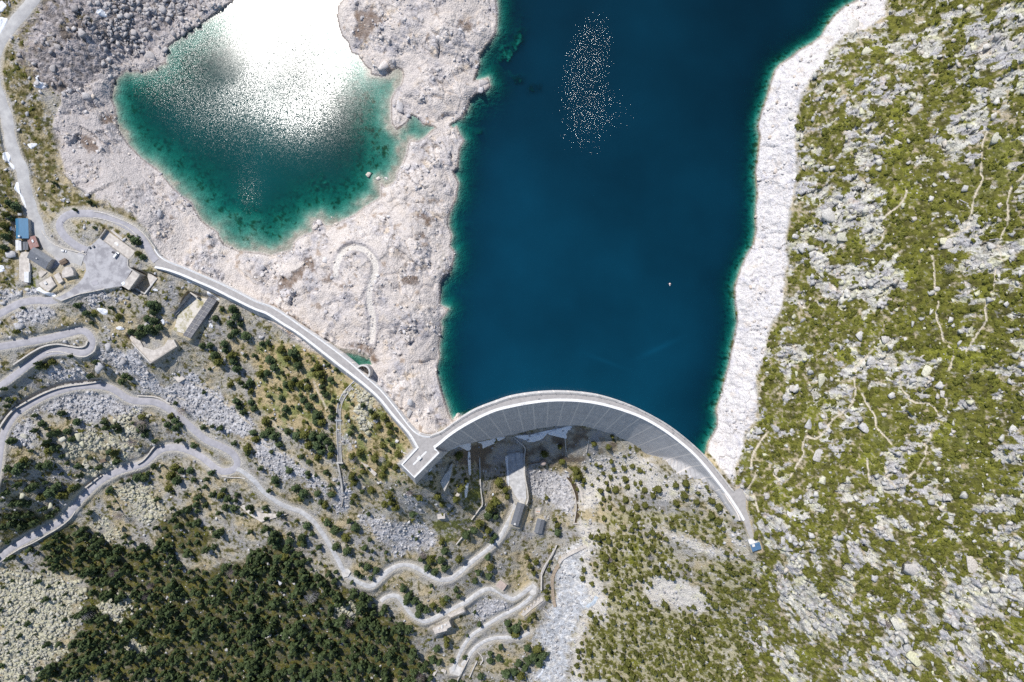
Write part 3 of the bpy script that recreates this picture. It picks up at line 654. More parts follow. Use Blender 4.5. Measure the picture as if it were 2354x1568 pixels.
# ------------------------------------------------------------------ micro relief
calm = np.clip(1 - np.maximum(w_road, w_pad), 0, 1) * np.where(s_deck > -6, .2, 1)
c1 = cells(X0 + n_mid * 2, Y0 + n_fin * 2, 9.5, 11); c2 = cells(X0 + n_fin * 1.2, Y0 - n_mid, 4.2, 21); c3 = cells(X0, Y0 + n_det * .5, 2.1, 31)
bed_a = np.where(GY + 90 * fbm(X0, Y0, 30, 3, 44) > 1210, .52, -.06)          # the bedding dips another way on the lower slope
SU = (X0 * 1.7) * np.cos(bed_a) - Y0 * np.sin(bed_a); SV = (X0 * 1.7) * np.sin(bed_a) + Y0 * np.cos(bed_a)
h1 = cells(SU * .62 + n_mid * 2.5, SV * 1.25 + n_mid * 2, 8.5, 12); h2 = cells(SU * .75 + n_fin, SV * 1.3, 3.9, 22)
crag_s = fbm(SU, SV * 1.5, 44, 3, 41) * .55 + fbm(SU * .8, SV * 1.6, 13, 4, 42, .6) * .75
for (a, b, r, q_) in ((1910, 530, 60, 80), (1930, 470, 70, 40), (2230, 570, 40, 60), (2290, 110, 60, 70), (1990, 650, 90, 30), (2060, 880, 60, 40), (2100, 1310, 60, 25), (2080, 1420, 120, 40), (2200, 1480, 100, 40), (1850, 1350, 60, 90), (1960, 1530, 70, 40), (2270, 1360, 60, 50), (1890, 80, 60, 60)):
    crag_s = crag_s + .38 * blob(a, b, r, q_)
for (a, b, r, q_) in ((2000, 1010, 50, 60), (2290, 400, 60, 60), (2215, 1035, 50, 60), (2150, 560, 70, 80), (2080, 460, 60, 70), (1830, 960, 60, 70), (1860, 1060, 50, 50), (2120, 720, 50, 80), (1990, 1330, 70, 30), (2250, 900, 60, 120)):
    crag_s = crag_s - .35 * blob(a, b, r, q_)
crag = sstep(-.02, .30, crag_s)          # outcrops of the heath slope
c0 = cells(X0 + n_big * 5, Y0 + n_mid * 5, 24, 13)
crk = lambda c, w_: np.exp(-((c[1] - c[0]) / w_) ** 2)
dome = np.clip(1 - c0[0] ** 2 * 1.6, 0, 1) * sstep(.35, .6, c0[2])
rough = sstep(-.25, .35, fbm(X0, Y0, 26, 3, 14) + .3 * n_mid)
_a = .5; IU = X0 * math.cos(_a) + Y0 * math.sin(_a); IV = -X0 * math.sin(_a) + Y0 * math.cos(_a)
k1 = cells(IU * 1.35 + n_mid * 3, IV * .7 + n_mid * 2, 13, 15); k2 = cells(IU * 1.4 + n_fin, IV * .75, 5.2, 16)
ledge = sstep(.1, .45, fbm(X0, Y0, 34, 4, 17))
rel_ist = n_big * 3.0 + dome * 3.4 + (k1[3] * 3.2 * ledge + k2[3] * 1.3) * (.05 + 1.0 * rough) - crk(k1, .08) * 1.4 * ledge + c2[3] * .35 * rough + c3[3] * .26 * rough + n_fin * .5 + n_det * .10 - crk(c1, .10) * 1.1 * rough - crk(c2, .12) * .5 * rough
rel_scree = c2[3] * 1.0 + c3[3] * .6 + n_mid * .8 + n_det * .2
rel_ring = n_mid * 1.2 + c1[3] * 1.0 + c2[3] * .7 + c3[3] * .22 + n_fin * .4 - crk(c1, .09) * 1.0 - crk(c2, .10) * .55
vs1 = fbm(X0, Y0, 9, 4, 51, .62); vs2 = fbm(X0, Y0, 3.2, 3, 52, .6)
w_slope2 = np.clip(w_slope - w_ring, 0, 1)
foot = np.full(GX.shape, 99.0)
for P in FOOT:
    q = smooth(P, 4)
    foot = np.minimum(foot, np.minimum(up(seg_dist(q, CGX, CGY)), 99))
    bx = (GX > q[:, 0].min() - 12) & (GX < q[:, 0].max() + 12) & (GY > q[:, 1].min() - 12) & (GY < q[:, 1].max() + 12) & (foot < 14)
    foot[bx] = np.minimum(foot[bx] * 0 + 99, seg_dist(q, GX[bx], GY[bx])) if False else np.minimum(np.where(foot[bx] < 14, 99, foot[bx]), seg_dist(q, GX[bx], GY[bx]))
footw = np.where(GX > 1700, 2.0, 2.2)
w_foot = 1 - sstep(footw * .55, footw * 1.35, foot + n_fin * 1.1 + n_det * .4)
dens = np.zeros_like(Zt)
dens += .40 * (1 - np.maximum.reduce([w_slope2, w_forest, w_open, w_leftveg, w_meadow]))
dens = np.where(w_slope2 > .01, w_slope2 * (.68 - .46 * crag + .10 * blob(2180, 700, 200, 500) + .05 * n_big - .10 * sstep(-.1, .5, fbm(SU, SV, 5, 3, 43))), dens)
dens = dens * (1 - w_forest) + .55 * w_forest
dens = dens * (1 - w_open) + .50 * w_open
dens = dens * (1 - w_leftveg) + .52 * w_leftveg
dens = dens * (1 - w_meadow) + .40 * w_meadow
dens = np.maximum(dens, w_grass * (.62 + .25 * n_mid))
bare = np.maximum.reduce([w_ist * (1 - w_leftveg), w_ring, w_scree * .8, w_river, w_pale2 * .8, w_grey * .75, w_lich * .7])
dens = dens * (1 - np.clip(bare, 0, 1)) 
dens = dens * (1 - .95 * w_foot) * (1 - w_road) * (1 - w_pad * .85) * (1 - .7 * w_toe)
vv = .5 + .34 * vs1 + .34 * vs2 + .10 * n_det
w_veg = sstep(-.10, .10, dens - vv + .0) * (dens > .03)
rel_heath = h1[3] * (.45 + 2.4 * crag) + h2[3] * (.30 + 1.3 * crag) + c3[3] * .30 - crk(h1, .08) * .8 * crag + n_mid * .9 + w_veg * (.55 + .5 * vs2)
rel_def = n_mid * .8 + c2[3] * .35 + c3[3] * .22 + n_fin * .3 + w_veg * (.3 + .3 * vs2)
rel = rel_def
for wz, rz_ in ((w_forest, n_mid * 1.2 + c2[3] * .5), (np.maximum(w_grey, w_lich), rel_scree * .62), (w_river, n_fin * .5 + c3[3] * .28 + n_mid * .4), (w_slope2, rel_heath), (w_scree, rel_scree), (w_ist, rel_ist * (1 - .6 * w_brown)), (w_ring, rel_ring)):
    rel = rel * (1 - wz) + rz_ * wz
lk = np.where(wat, np.clip(.12 + d_m * .008, 0, .25), np.clip(d_m / 6, .12, 1))
w_it0 = 1 - sstep(4, 12, up(seg_dist(smooth(isl_track, 6), CGX, CGY)))
rel = rel * calm * (1 - .92 * w_it0) * np.where(d_shore < 60, lk, 1)
Zf = Zb + rel
Zf = np.where(wat, np.minimum(Zf, -.08), np.where((d_shore < 12) & (near > .5), np.maximum(Zf, .06), Zf))

# ------------------------------------------------------------------ colours of the ground (surface colours, with crack and heath shade put in)
def mixc(a, b, w_):
    return a * (1 - w_[..., None]) + np.asarray(b, np.float32) * w_[..., None]
def C(*c): return np.array(c, np.float32)
pat = fbm(X0, Y0, 22, 4, 61); pat2 = fbm(X0, Y0, 6, 4, 62); hue = fbm(X0, Y0, 11, 3, 63)
pat2 = pat2.astype(np.float32)
col = np.broadcast_to(C(.40, .37, .31), GX.shape + (3,)).astype(np.float32)
col = mixc(col, C(.46, .37, .21), sstep(-.1, .5, pat + .3 * pat2) * .75)
col = mixc(col, C(.34, .33, .33), sstep(.0, .6, -pat + .4 * n_fin) * .8)
col = mixc(col, C(.20, .16, .10), sstep(.25, .7, hue - .3 * pat) * .6)
col = mixc(col, mixc(np.broadcast_to(C(.46, .36, .19), col.shape), C(.22, .24, .07), sstep(-.1, .45, hue)), w_meadow * .85)
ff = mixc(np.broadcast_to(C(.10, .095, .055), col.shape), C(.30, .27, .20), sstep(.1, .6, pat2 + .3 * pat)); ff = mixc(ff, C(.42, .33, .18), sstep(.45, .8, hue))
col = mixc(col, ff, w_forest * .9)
op = mixc(np.broadcast_to(C(.42, .38, .24), col.shape), C(.50, .46, .40), sstep(.0, .5, pat2)); op = mixc(op, C(.26, .25, .11), sstep(.1, .6, hue) * .8)
col = mixc(col, op, w_open * .9)
lv = mixc(np.broadcast_to(C(.36, .30, .18), col.shape), C(.40, .38, .36), sstep(.0, .4, pat2 + .3 * n_det)); lv = mixc(lv, C(.18, .15, .075), sstep(.1, .5, hue))
col = mixc(col, lv, w_leftveg * .9)
rk = mixc(np.broadcast_to(C(.55, .53, .46), col.shape), C(.40, .385, .385), sstep(-.15, .4, h1[2] - .5 + .5 * pat2)); rk = mixc(rk, C(.56, .54, .30), sstep(.25, .6, hue + .5 * n_fin) * .55); rk = mixc(rk, C(.55, .43, .34), sstep(.4, .75, -hue + .3 * n_det) * .5)
rk = rk * (1 + .34 * (c3[2] - .5) + .34 * (h2[2] - .5) + .22 * (h1[2] - .5) - .25 * crk(h2, .1))[..., None]  # last term darkens the joints: crack shadow put into the rock colour
soil = mixc(np.broadcast_to(C(.42, .34, .22), col.shape), C(.26, .22, .12), sstep(-.2, .4, pat2))
sl = mixc(rk, soil, np.clip(sstep(.15, .6, .75 - crag + .3 * pat) * .85, 0, 1))
col = mixc(col, sl, w_slope2)
gr = C(.47, .46, .47) * (1 + .55 * (c3[2] - .5) + .35 * (c2[2] - .5) + .2 * n_det)[..., None]
col = mixc(col, gr, w_grey * .92)
ly = C(.50, .475, .34) * (1 + .45 * (c3[2] - .5) + .35 * (c2[2] - .5))[..., None]
col = mixc(col, ly, w_lich * .92)
pl = mixc(np.broadcast_to(C(.62, .58, .52), col.shape), C(.58, .55, .36), sstep(.15, .6, hue) * .6) * (1 + .25 * (c3[2] - .5))[..., None]
col = mixc(col, pl, w_pale2 * .9)
rv = mixc(np.broadcast_to(C(.63, .61, .58), col.shape), C(.50, .51, .525), sstep(1270, 1340, GY + 60 * pat)  * sstep(-.25, .15, .1 - pat2 * .9)) * (1 + .5 * (c3[2] - .5) + .3 * (c2[2] - .5))[..., None]
col = mixc(col, rv, w_river)
sc = mixc(np.broadcast_to(C(.36, .325, .315), col.shape), C(.21, .175, .15), sstep(.0, .55, pat + .3 * pat2)); sc = sc * (1 + .8 * (c3[2] - .5) + .4 * (c2[2] - .5))[..., None]
sc = mixc(sc, C(.16, .13, .07), sstep(.25, .6, hue) * blob(170, 40, 120, 90))
col = mixc(col, sc, w_scree)
pi = mixc(np.broadcast_to(C(.62, .565, .525), col.shape), C(.44, .415, .42), sstep(.0, .55, pat + .5 * pat2)); pi = mixc(pi, C(.60, .49, .37), sstep(.25, .65, hue + .3 * n_fin) * .7)
pi = mixc(pi, C(.40, .385, .41), sstep(.5, .9, c1[2] + .3 * pat2) * .45)
pi = mixc(pi, C(.62, .55, .49), (1 - rough) * .7)
pi = mixc(pi, C(.34, .25, .18), sstep(.38, .7, -hue + .45 * n_fin - .1) * .7)
lefty = np.clip(1 - sstep(300, 520, GX), 0, 1) * sstep(700, 400, GY)
pi = mixc(pi, C(.46, .42, .405), lefty * .65)
pi = pi * (1 + .22 * (c3[2] - .5) * rough + .20 * (k2[2] - .5) * rough + .24 * (k1[2] - .5) * ledge - .22 * crk(k2, .09) * rough + .08 * n_det)[..., None]  # joints between the small blocks darkened, their shade put into the colour
col = mixc(col, pi, w_ist * (1 - w_leftveg * .8))
rg = mixc(np.broadcast_to(C(.64, .605, .585), col.shape), C(.52, .50, .52), sstep(.2, .65, pat2 + .2 * n_det)); rg = mixc(rg, C(.62, .54, .46), sstep(.35, .7, hue) * .6)
rg = rg * (1 + .2 * (c3[2] - .5) + .08 * n_det)[..., None]
col = mixc(col, rg, w_ring)
col = mixc(col, C(.17, .115, .08), w_brown * (.75 + .2 * n_fin).clip(0, 1))
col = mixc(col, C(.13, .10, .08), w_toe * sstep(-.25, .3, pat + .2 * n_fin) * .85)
wet = (1 - sstep(.2, 1.6, d_m + n_fin * .5)) * (~wat) * (near > .5)
col = mixc(col, C(.20, .165, .135), wet * .8)
# submerged bed
bd = mixc(np.broadcast_to(C(.46, .43, .37), col.shape), C(.36, .33, .28), sstep(-.3, .5, pat2 + .4 * n_det)) * (1 + .25 * (c2[2] - .5))[..., None]
col = mixc(col, bd, (wat | poolb).astype(np.float32) * sstep(.0, 2.0, d_m))
# island track, footpaths
it = up(seg_dist(smooth(isl_track, 6), CGX, CGY))
w_it = (1 - sstep(5, 8.5, it + n_fin * 1.5)) * sstep(-1, 3, s_deck * 0 + 2)
col = mixc(col, C(.70, .655, .59) * (1 + .08 * n_fin)[..., None], w_it * .9)
col = mixc(col, C(.40, .37, .37), (sstep(6, 9, it) - sstep(10, 17, it + 3 * n_fin)).clip(0, 1) * .6)
# plants
vg = mixc(np.broadcast_to(C(.135, .135, .020), col.shape), C(.072, .070, .015), sstep(-.15, .45, fbm(X0, Y0, 7, 3, 71))); vg = mixc(vg, C(.205, .215, .024), sstep(.2, .6, fbm(X0, Y0, 25, 3, 72)) * .7)  # dark patches stand for shadow among the heath, put into the colour
lowleft = np.maximum(w_leftveg, np.clip(1 - w_slope2 - w_open, 0, 1) * .75)
vg = mixc(vg, mixc(np.broadcast_to(C(.14, .115, .045), col.shape), C(.075, .075, .028), sstep(-.2, .4, pat2)), lowleft * .75)
vg = mixc(vg, C(.17, .185, .045), w_grass * (.55 + .4 * n_mid).clip(0, 1))
vg = vg * (1 + .45 * vs2 + .25 * n_det)[..., None]
col = mixc(col, vg, w_veg * .96)
# dry straw and dead twigs among the heath
dead = sstep(.35, .6, fbm(X0, Y0, 2.6, 3, 81) + .25 * fbm(X0, Y0, 20, 2, 82) - .05) * w_slope2 * (1 - w_ring)
col = mixc(col, C(.40, .37, .35), dead * .5)
col = mixc(col, C(.60, .53, .42), w_foot * (1 - w_road) * np.where(GX > 1700, .95, .7))
col = mixc(col, C(.46, .43, .38), w_road * (1 - w_slope2) * .8)
col = np.clip(col, .012, .85)

m_ground, n, b = mat_new("ground")
at = N(n, 'ShaderNodeAttribute', attribute_name='Col')
tc = N(n, 'ShaderNodeTexCoord')
no = N(n, 'ShaderNodeTexNoise'); no.inputs['Scale'].default_value = .9; no.inputs['Detail'].default_value = 6; no.inputs['Roughness'].default_value = .7
n.links.new(tc.outputs['Object'], no.inputs['Vector'])
mr = N(n, 'ShaderNodeMapRange'); mr.inputs[1].default_value = .3; mr.inputs[2].default_value = .7; mr.inputs[3].default_value = .66; mr.inputs[4].default_value = 1.28
n.links.new(no.outputs[0], mr.inputs[0])
vm = N(n, 'ShaderNodeVectorMath', operation='SCALE')
n.links.new(at.outputs['Color'], vm.inputs[0]); n.links.new(mr.outputs[0], vm.inputs['Scale'])
n.links.new(vm.outputs[0], b.inputs['Base Color'])
b.inputs['Roughness'].default_value = .95; b.inputs['Specular IOR Level'].default_value = .12
vo = N(n, 'ShaderNodeTexVoronoi'); vo.inputs['Scale'].default_value = .8
n.links.new(tc.outputs['Object'], vo.inputs['Vector'])
ad = N(n, 'ShaderNodeMath', operation='ADD'); n.links.new(no.outputs[0], ad.inputs[0]); n.links.new(vo.outputs['Distance'], ad.inputs[1])
bu = N(n, 'ShaderNodeBump'); bu.inputs['Strength'].default_value = .8; bu.inputs['Distance'].default_value = .6
n.links.new(ad.outputs[0], bu.inputs['Height']); n.links.new(bu.outputs[0], b.inputs['Normal'])

_k0 = (H - Zb) / FX
X0 = (GX - CX) * _k0; Y0 = (CY - GY) * _k0
def grid_faces(nx, ny, keep=None):
    a = (np.arange(ny - 1)[:, None] * nx + np.arange(nx - 1)[None]).ravel()
    f = np.stack([a, a + nx, a + nx + 1, a + 1], 1)
    return f if keep is None else f[keep.ravel()]
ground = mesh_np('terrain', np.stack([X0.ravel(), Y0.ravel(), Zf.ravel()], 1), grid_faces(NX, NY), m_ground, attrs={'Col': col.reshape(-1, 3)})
tag(ground, 'bare rock, scree and heath of the mountain valley around the lake', kind='structure')
fold = ((np.diff(X0, axis=1) <= 0).sum(), (np.diff(Y0, axis=0) >= 0).sum())
print('FOLDS', fold, 'z', Zf.min(), Zf.max())

def sample(px, py, G):
    u = np.interp(px, gx, np.arange(NX)); v = np.interp(py, gy, np.arange(NY))
    i = np.clip(np.asarray(u).astype(int), 0, NX - 2); j = np.clip(np.asarray(v).astype(int), 0, NY - 2); u = u - i; v = v - j
    return (G[j, i] * (1 - u) + G[j, i + 1] * u) * (1 - v) + (G[j + 1, i] * (1 - u) + G[j + 1, i + 1] * u) * v
def gz(px, py): return sample(px, py, Zf)
def gp(px, py): return sample(px, py, X0), sample(px, py, Y0), sample(px, py, Zf)

# ------------------------------------------------------------------ water
def water(name, P, z, scat, k, wind, label, step=3.0, grow=6, dscale=.55, bias=(0, 0), rough_=.10, wsc=1.15, aniso=(.66, 1.35)):
    p = np.array(P)[:, :2]
    ux = np.arange(max(p[:, 0].min(), -250) - grow, min(p[:, 0].max(), 2600) + grow + step, step); uy = np.arange(max(p[:, 1].min(), -248) - grow, p[:, 1].max() + grow + step, step)
    UX, UY = np.meshgrid(ux, uy)
    s = up(sdf(P), UX, UY)
    bz = sample(UX, UY, Zf)
    dep = np.where(s > -2, np.clip(z - bz, .02, 40), .3)
    kk = (H - z) / FX
    v = np.stack([(UX - CX) * kk, (CY - UY) * kk, np.full(UX.shape, z)], 2).reshape(-1, 3)
    ok = s > -grow
    keep = ok[:-1, :-1] | ok[1:, :-1] | ok[:-1, 1:] | ok[1:, 1:]
    wi = wind(UX, UY)
    m, n, b = mat_new(name)
    n.nodes.remove(b); out = n.nodes['Material Output']
    ad_ = N(n, 'ShaderNodeAttribute', attribute_name='depth'); aw = N(n, 'ShaderNodeAttribute', attribute_name='wind')
    geo = N(n, 'ShaderNodeNewGeometry')
    tr = N(n, 'ShaderNodeCombineXYZ'); sc_ = N(n, 'ShaderNodeCombineXYZ')
    for i in range(3):
        mu = N(n, 'ShaderNodeMath', operation='MULTIPLY'); mu.inputs[1].default_value = -k[i]
        n.links.new(ad_.outputs['Fac'], mu.inputs[0])
        ex = N(n, 'ShaderNodeMath', operation='EXPONENT'); n.links.new(mu.outputs[0], ex.inputs[0])
        n.links.new(ex.outputs[0], tr.inputs[i])
        m2 = N(n, 'ShaderNodeMath', operation='MULTIPLY'); m2.inputs[1].default_value = -dscale * max(k[1], .15)
        n.links.new(ad_.outputs['Fac'], m2.inputs[0])
        e2 = N(n, 'ShaderNodeMath', operation='EXPONENT'); n.links.new(m2.outputs[0], e2.inputs[0])
        s2 = N(n, 'ShaderNodeMath', operation='SUBTRACT'); s2.inputs[0].default_value = 1; n.links.new(e2.outputs[0], s2.inputs[1])
        m3 = N(n, 'ShaderNodeMath', operation='MULTIPLY'); m3.inputs[1].default_value = scat[i]; n.links.new(s2.outputs[0], m3.inputs[0])
        n.links.new(m3.outputs[0], sc_.inputs[i])
    tb = N(n, 'ShaderNodeBsdfTransparent'); n.links.new(tr.outputs[0], tb.inputs[0])
    # the body's own colour drifts slowly from place to place
    nb = N(n, 'ShaderNodeTexNoise'); nb.inputs['Scale'].default_value = .012; nb.inputs['Detail'].default_value = 3
    n.links.new(geo.outputs['Position'], nb.inputs['Vector'])
    mr_ = N(n, 'ShaderNodeMapRange'); mr_.inputs[1].default_value = .3; mr_.inputs[2].default_value = .7; mr_.inputs[3].default_value = .78; mr_.inputs[4].default_value = 1.22
    n.links.new(nb.outputs[0], mr_.inputs[0])
    at_ = N(n, 'ShaderNodeAttribute', attribute_name='murk')
    mm = N(n, 'ShaderNodeMath', operation='MULTIPLY'); n.links.new(mr_.outputs[0], mm.inputs[0]); n.links.new(at_.outputs['Fac'], mm.inputs[1])
    sv = N(n, 'ShaderNodeVectorMath', operation='SCALE'); n.links.new(sc_.outputs[0], sv.inputs[0]); n.links.new(mm.outputs[0], sv.inputs['Scale'])
    df = N(n, 'ShaderNodeBsdfDiffuse')
    n.links.new(sv.outputs[0], df.inputs['Color'])
    body = N(n, 'ShaderNodeAddShader'); n.links.new(tb.outputs[0], body.inputs[0]); n.links.new(df.outputs[0], body.inputs[1])
    # wind waves: two tilts of the surface from noise, stronger where the wind attribute is larger
    mp = N(n, 'ShaderNodeMapping'); mp.inputs['Scale'].default_value = (1.0, 1.6, 1); mp.inputs['Rotation'].default_value = (0, 0, .5)
    n.links.new(geo.outputs['Position'], mp.inputs['Vector'])
    wn = N(n, 'ShaderNodeTexNoise'); wn.inputs['Scale'].default_value = wsc; wn.inputs['Detail'].default_value = 2.0; wn.inputs['Roughness'].default_value = .55
    n.links.new(mp.outputs[0], wn.inputs['Vector'])
    sb = N(n, 'ShaderNodeVectorMath', operation='SUBTRACT'); sb.inputs[1].default_value = (.5, .5, .5); n.links.new(wn.outputs['Color'], sb.inputs[0])
    sw = N(n, 'ShaderNodeVectorMath', operation='SCALE'); n.links.new(sb.outputs[0], sw.inputs[0]); n.links.new(aw.outputs['Fac'], sw.inputs['Scale'])
    mz = N(n, 'ShaderNodeVectorMath', operation='MULTIPLY'); mz.inputs[1].default_value = (*aniso, 0); n.links.new(sw.outputs[0], mz.inputs[0])
    az = N(n, 'ShaderNodeVectorMath', operation='ADD'); az.inputs[1].default_value = (bias[0], bias[1], 1); n.links.new(mz.outputs[0], az.inputs[0])
    nn = N(n, 'ShaderNodeVectorMath', operation='NORMALIZE'); n.links.new(az.outputs[0], nn.inputs[0])
    gl = N(n, 'ShaderNodeBsdfGlossy'); gl.distribution = 'BECKMANN'; gl.inputs['Roughness'].default_value = rough_
    n.links.new(nn.outputs[0], gl.inputs['Normal']); n.links.new(nn.outputs[0], df.inputs['Normal'])
    fr = N(n, 'ShaderNodeFresnel'); fr.inputs['IOR'].default_value = 1.333; n.links.new(nn.outputs[0], fr.inputs['Normal'])
    mx = N(n, 'ShaderNodeMixShader'); n.links.new(fr.outputs[0], mx.inputs[0]); n.links.new(body.outputs[0], mx.inputs[1]); n.links.new(gl.outputs[0], mx.inputs[2])
    n.links.new(mx.outputs[0], out.inputs['Surface'])
    o = mesh_np(name, v, grid_faces(len(ux), len(uy), keep), m, attrs={'depth': dep.ravel(), 'wind': wi[0].ravel(), 'murk': wi[1].ravel()})
    return tag(o, label, kind='structure')

def wind_pond(x, y):
    b_ = lambda *a: blob(*a, px=x, py=y)
    s = .075 + .38 * b_(690, 30, 120, 190, 0) + .30 * b_(680, 200, 80, 110, 8) + .36 * b_(570, 220, 110, 45, -12) + .62 * b_(410, 110, 110, 60, -42) + .50 * b_(360, 180, 90, 50, 20) + .30 * b_(420, 270, 150, 80, 30) + .3 * b_(570, 455, 40, 60)
    s = s - .16 * b_(515, 150, 60, 75, -40) - .10 * b_(820, 210, 60, 60)
    mu = .95 - .22 * b_(520, 130, 90, 70) - .25 * b_(840, 230, 70, 80) + .55 * b_(545, 500, 120, 80) + .25 * b_(850, 420, 90, 60) + .3 * b_(400, 330, 80, 60, 45)
    return np.clip(s, .08, 1.2), mu
def wind_lake(x, y):
    b_ = lambda *a: blob(*a, px=x, py=y)
    s = .30 + 1.3 * b_(1362, 110, 45, 90, 12) + 1.2 * b_(1350, 250, 60, 120, 0) + .6 * b_(1440, 260, 60, 60, 0) + .12 * b_(1200, 250, 200, 300)
    s = s - .16 * b_(1600, 200, 120, 300)
    mu = .74 + .34 * sstep(50, 800, y) + .25 * b_(1150, 560, 150, 260) - .12 * sstep(1450, 1650, x)
    mu += .35 * b_(1515, 800, 45, 6, -25) + .25 * b_(1390, 830, 40, 5, 20)
    return np.clip(s, .06, 2.0), mu
water('pond_water', pond_poly, 0.0, (.0014, .054, .055), (.60, .20, .225), wind_pond, 'teal water of the small pond with dazzling sun glints', bias=(-.030, .036), rough_=.19, wsc=1.7)
water('lake_water', lake_poly, 0.0, (.0010, .0285, .053), (.60, .18, .20), wind_lake, 'deep blue water of the reservoir behind the arch dam', rough_=.12, wsc=1.5, aniso=(1.25, 1.0))
water('pool_water', pool_poly, 6.0, (.004, .03, .03), (.6, .25, .3), lambda x, y: (np.full(x.shape, .1), np.ones(x.shape)), 'dark green pool between the straight dam and the bare rock', grow=3)
# ================================================================== the dam
m_conc = M('pale_concrete', (.62, .595, .56), var=.22, scale=.25, bump=.2)
m_conc_old = M('weathered_concrete', (.52, .49, .45), var=.35, scale=.35, bump=.35, c2=(.33, .31, .28))
m_conc_grey = M('grey_concrete', (.36, .35, .34), var=.3, scale=.4, bump=.3)
m_white = M('white_painted_concrete', (.80, .79, .77), var=.12, scale=.6)
m_deck = M('dam_roadway', (.42, .395, .375), var=.12, scale=.35, bump=.05)
m_asph = M('asphalt', (.40, .39, .395), var=.22, scale=.13, bump=.08, c2=(.29, .28, .29), thr=(.42, .56))
m_gravel = M('white_gravel', (.60, .585, .56), var=.3, scale=.35, bump=.3, c2=(.42, .41, .385))
m_dark = M('dark_metal', (.06, .06, .065), var=.2)
m_galv = M('galvanised_steel', (.45, .48, .50), var=.2, rough=.5, metal=.4)
m_stone = M('stone_masonry', (.42, .39, .35), var=.45, scale=1.1, bump=.6, c2=(.22, .20, .18))
m_stone_pale = M('pale_stone', (.62, .58, .52), var=.35, scale=1.0, bump=.5, c2=(.40, .37, .33))
m_brown_w = M('still_brown_water', (.10, .075, .045), rough=.15, var=.3, scale=.5)
m_snow = M('old_snow', (.86, .87, .89), var=.10, scale=.5, rough=.7, bump=.5)

def face_material():
    """downstream concrete: poured blocks with vertical joints, lift lines and run-off streaks"""
    m, n, b = mat_new('dam_face_concrete')
    a = N(n, 'ShaderNodeAttribute', attribute_name='along'); d = N(n, 'ShaderNodeAttribute', attribute_name='down')
    def line(att, period, wdt):
        q = N(n, 'ShaderNodeMath', operation='DIVIDE'); q.inputs[1].default_value = period; n.links.new(att.outputs['Fac'], q.inputs[0])
        f = N(n, 'ShaderNodeMath', operation='FRACT'); n.links.new(q.outputs[0], f.inputs[0])
        c = N(n, 'ShaderNodeMath', operation='SUBTRACT'); c.inputs[1].default_value = .5; n.links.new(f.outputs[0], c.inputs[0])
        ab = N(n, 'ShaderNodeMath', operation='ABSOLUTE'); n.links.new(c.outputs[0], ab.inputs[0])
        g = N(n, 'ShaderNodeMath', operation='GREATER_THAN'); g.inputs[1].default_value = .5 - wdt / period / 2; n.links.new(ab.outputs[0], g.inputs[0])
        fl = N(n, 'ShaderNodeMath', operation='FLOOR'); n.links.new(q.outputs[0], fl.inputs[0])
        return g, fl
    j, jb = line(a, 12.6, 1.1); l, lb = line(d, 3.0, .55)
    xy = N(n, 'ShaderNodeCombineXYZ'); n.links.new(a.outputs['Fac'], xy.inputs[0]); n.links.new(d.outputs['Fac'], xy.inputs[1])
    mp = N(n, 'ShaderNodeMapping'); mp.inputs['Scale'].default_value = (.35, .035, 1); n.links.new(xy.outputs[0], mp.inputs[0])
    st = N(n, 'ShaderNodeTexNoise'); st.inputs['Scale'].default_value = 1.6; st.inputs['Detail'].default_value = 5; st.inputs['Roughness'].default_value = .7; n.links.new(mp.outputs[0], st.inputs['Vector'])
    mp2 = N(n, 'ShaderNodeMapping'); mp2.inputs['Scale'].default_value = (.06, .3, 1); n.links.new(xy.outputs[0], mp2.inputs[0])
    s2 = N(n, 'ShaderNodeTexNoise'); s2.inputs['Scale'].default_value = 1.5; s2.inputs['Detail'].default_value = 4; n.links.new(mp2.outputs[0], s2.inputs['Vector'])
    bid = N(n, 'ShaderNodeCombineXYZ'); n.links.new(jb.outputs[0], bid.inputs[0]); n.links.new(lb.outputs[0], bid.inputs[1])
    wn = N(n, 'ShaderNodeTexWhiteNoise'); wn.noise_dimensions = '3D'; n.links.new(bid.outputs[0], wn.inputs['Vector'])
    r = N(n, 'ShaderNodeValToRGB'); e = r.color_ramp.elements
    e[0].position = .36; e[0].color = (.44, .425, .415, 1); e[1].position = .66; e[1].color = (.68, .645, .61, 1)
    x = e.new(.5); x.color = (.57, .545, .525, 1)
    n.links.new(st.outputs[0], r.inputs[0])
    def mix(c0, fac_out, c1, k):
        q = N(n, 'ShaderNodeMix', data_type='RGBA'); mu = N(n, 'ShaderNodeMath', operation='MULTIPLY'); mu.inputs[1].default_value = k
        n.links.new(fac_out, mu.inputs[0]); n.links.new(mu.outputs[0], q.inputs[0]); n.links.new(c0, q.inputs[6]); q.inputs[7].default_value = (*c1, 1)
        return q.outputs[2]
    c = mix(r.outputs[0], wn.outputs['Value'], (.46, .44, .43), .6)
    th = N(n, 'ShaderNodeMath', operation='GREATER_THAN'); th.inputs[1].default_value = .60; n.links.new(s2.outputs[0], th.inputs[0])
    c = mix(c, th.outputs[0], (.70, .62, .55), .5)
    c = mix(c, l.outputs[0], (.36, .34, .33), .7)
    c = mix(c, j.outputs[0], (.76, .69, .62), .85)
    n.links.new(c, b.inputs['Base Color']); b.inputs['Roughness'].default_value = .9; b.inputs['Specular IOR Level'].default_value = .2
    return m
m_face = face_material()

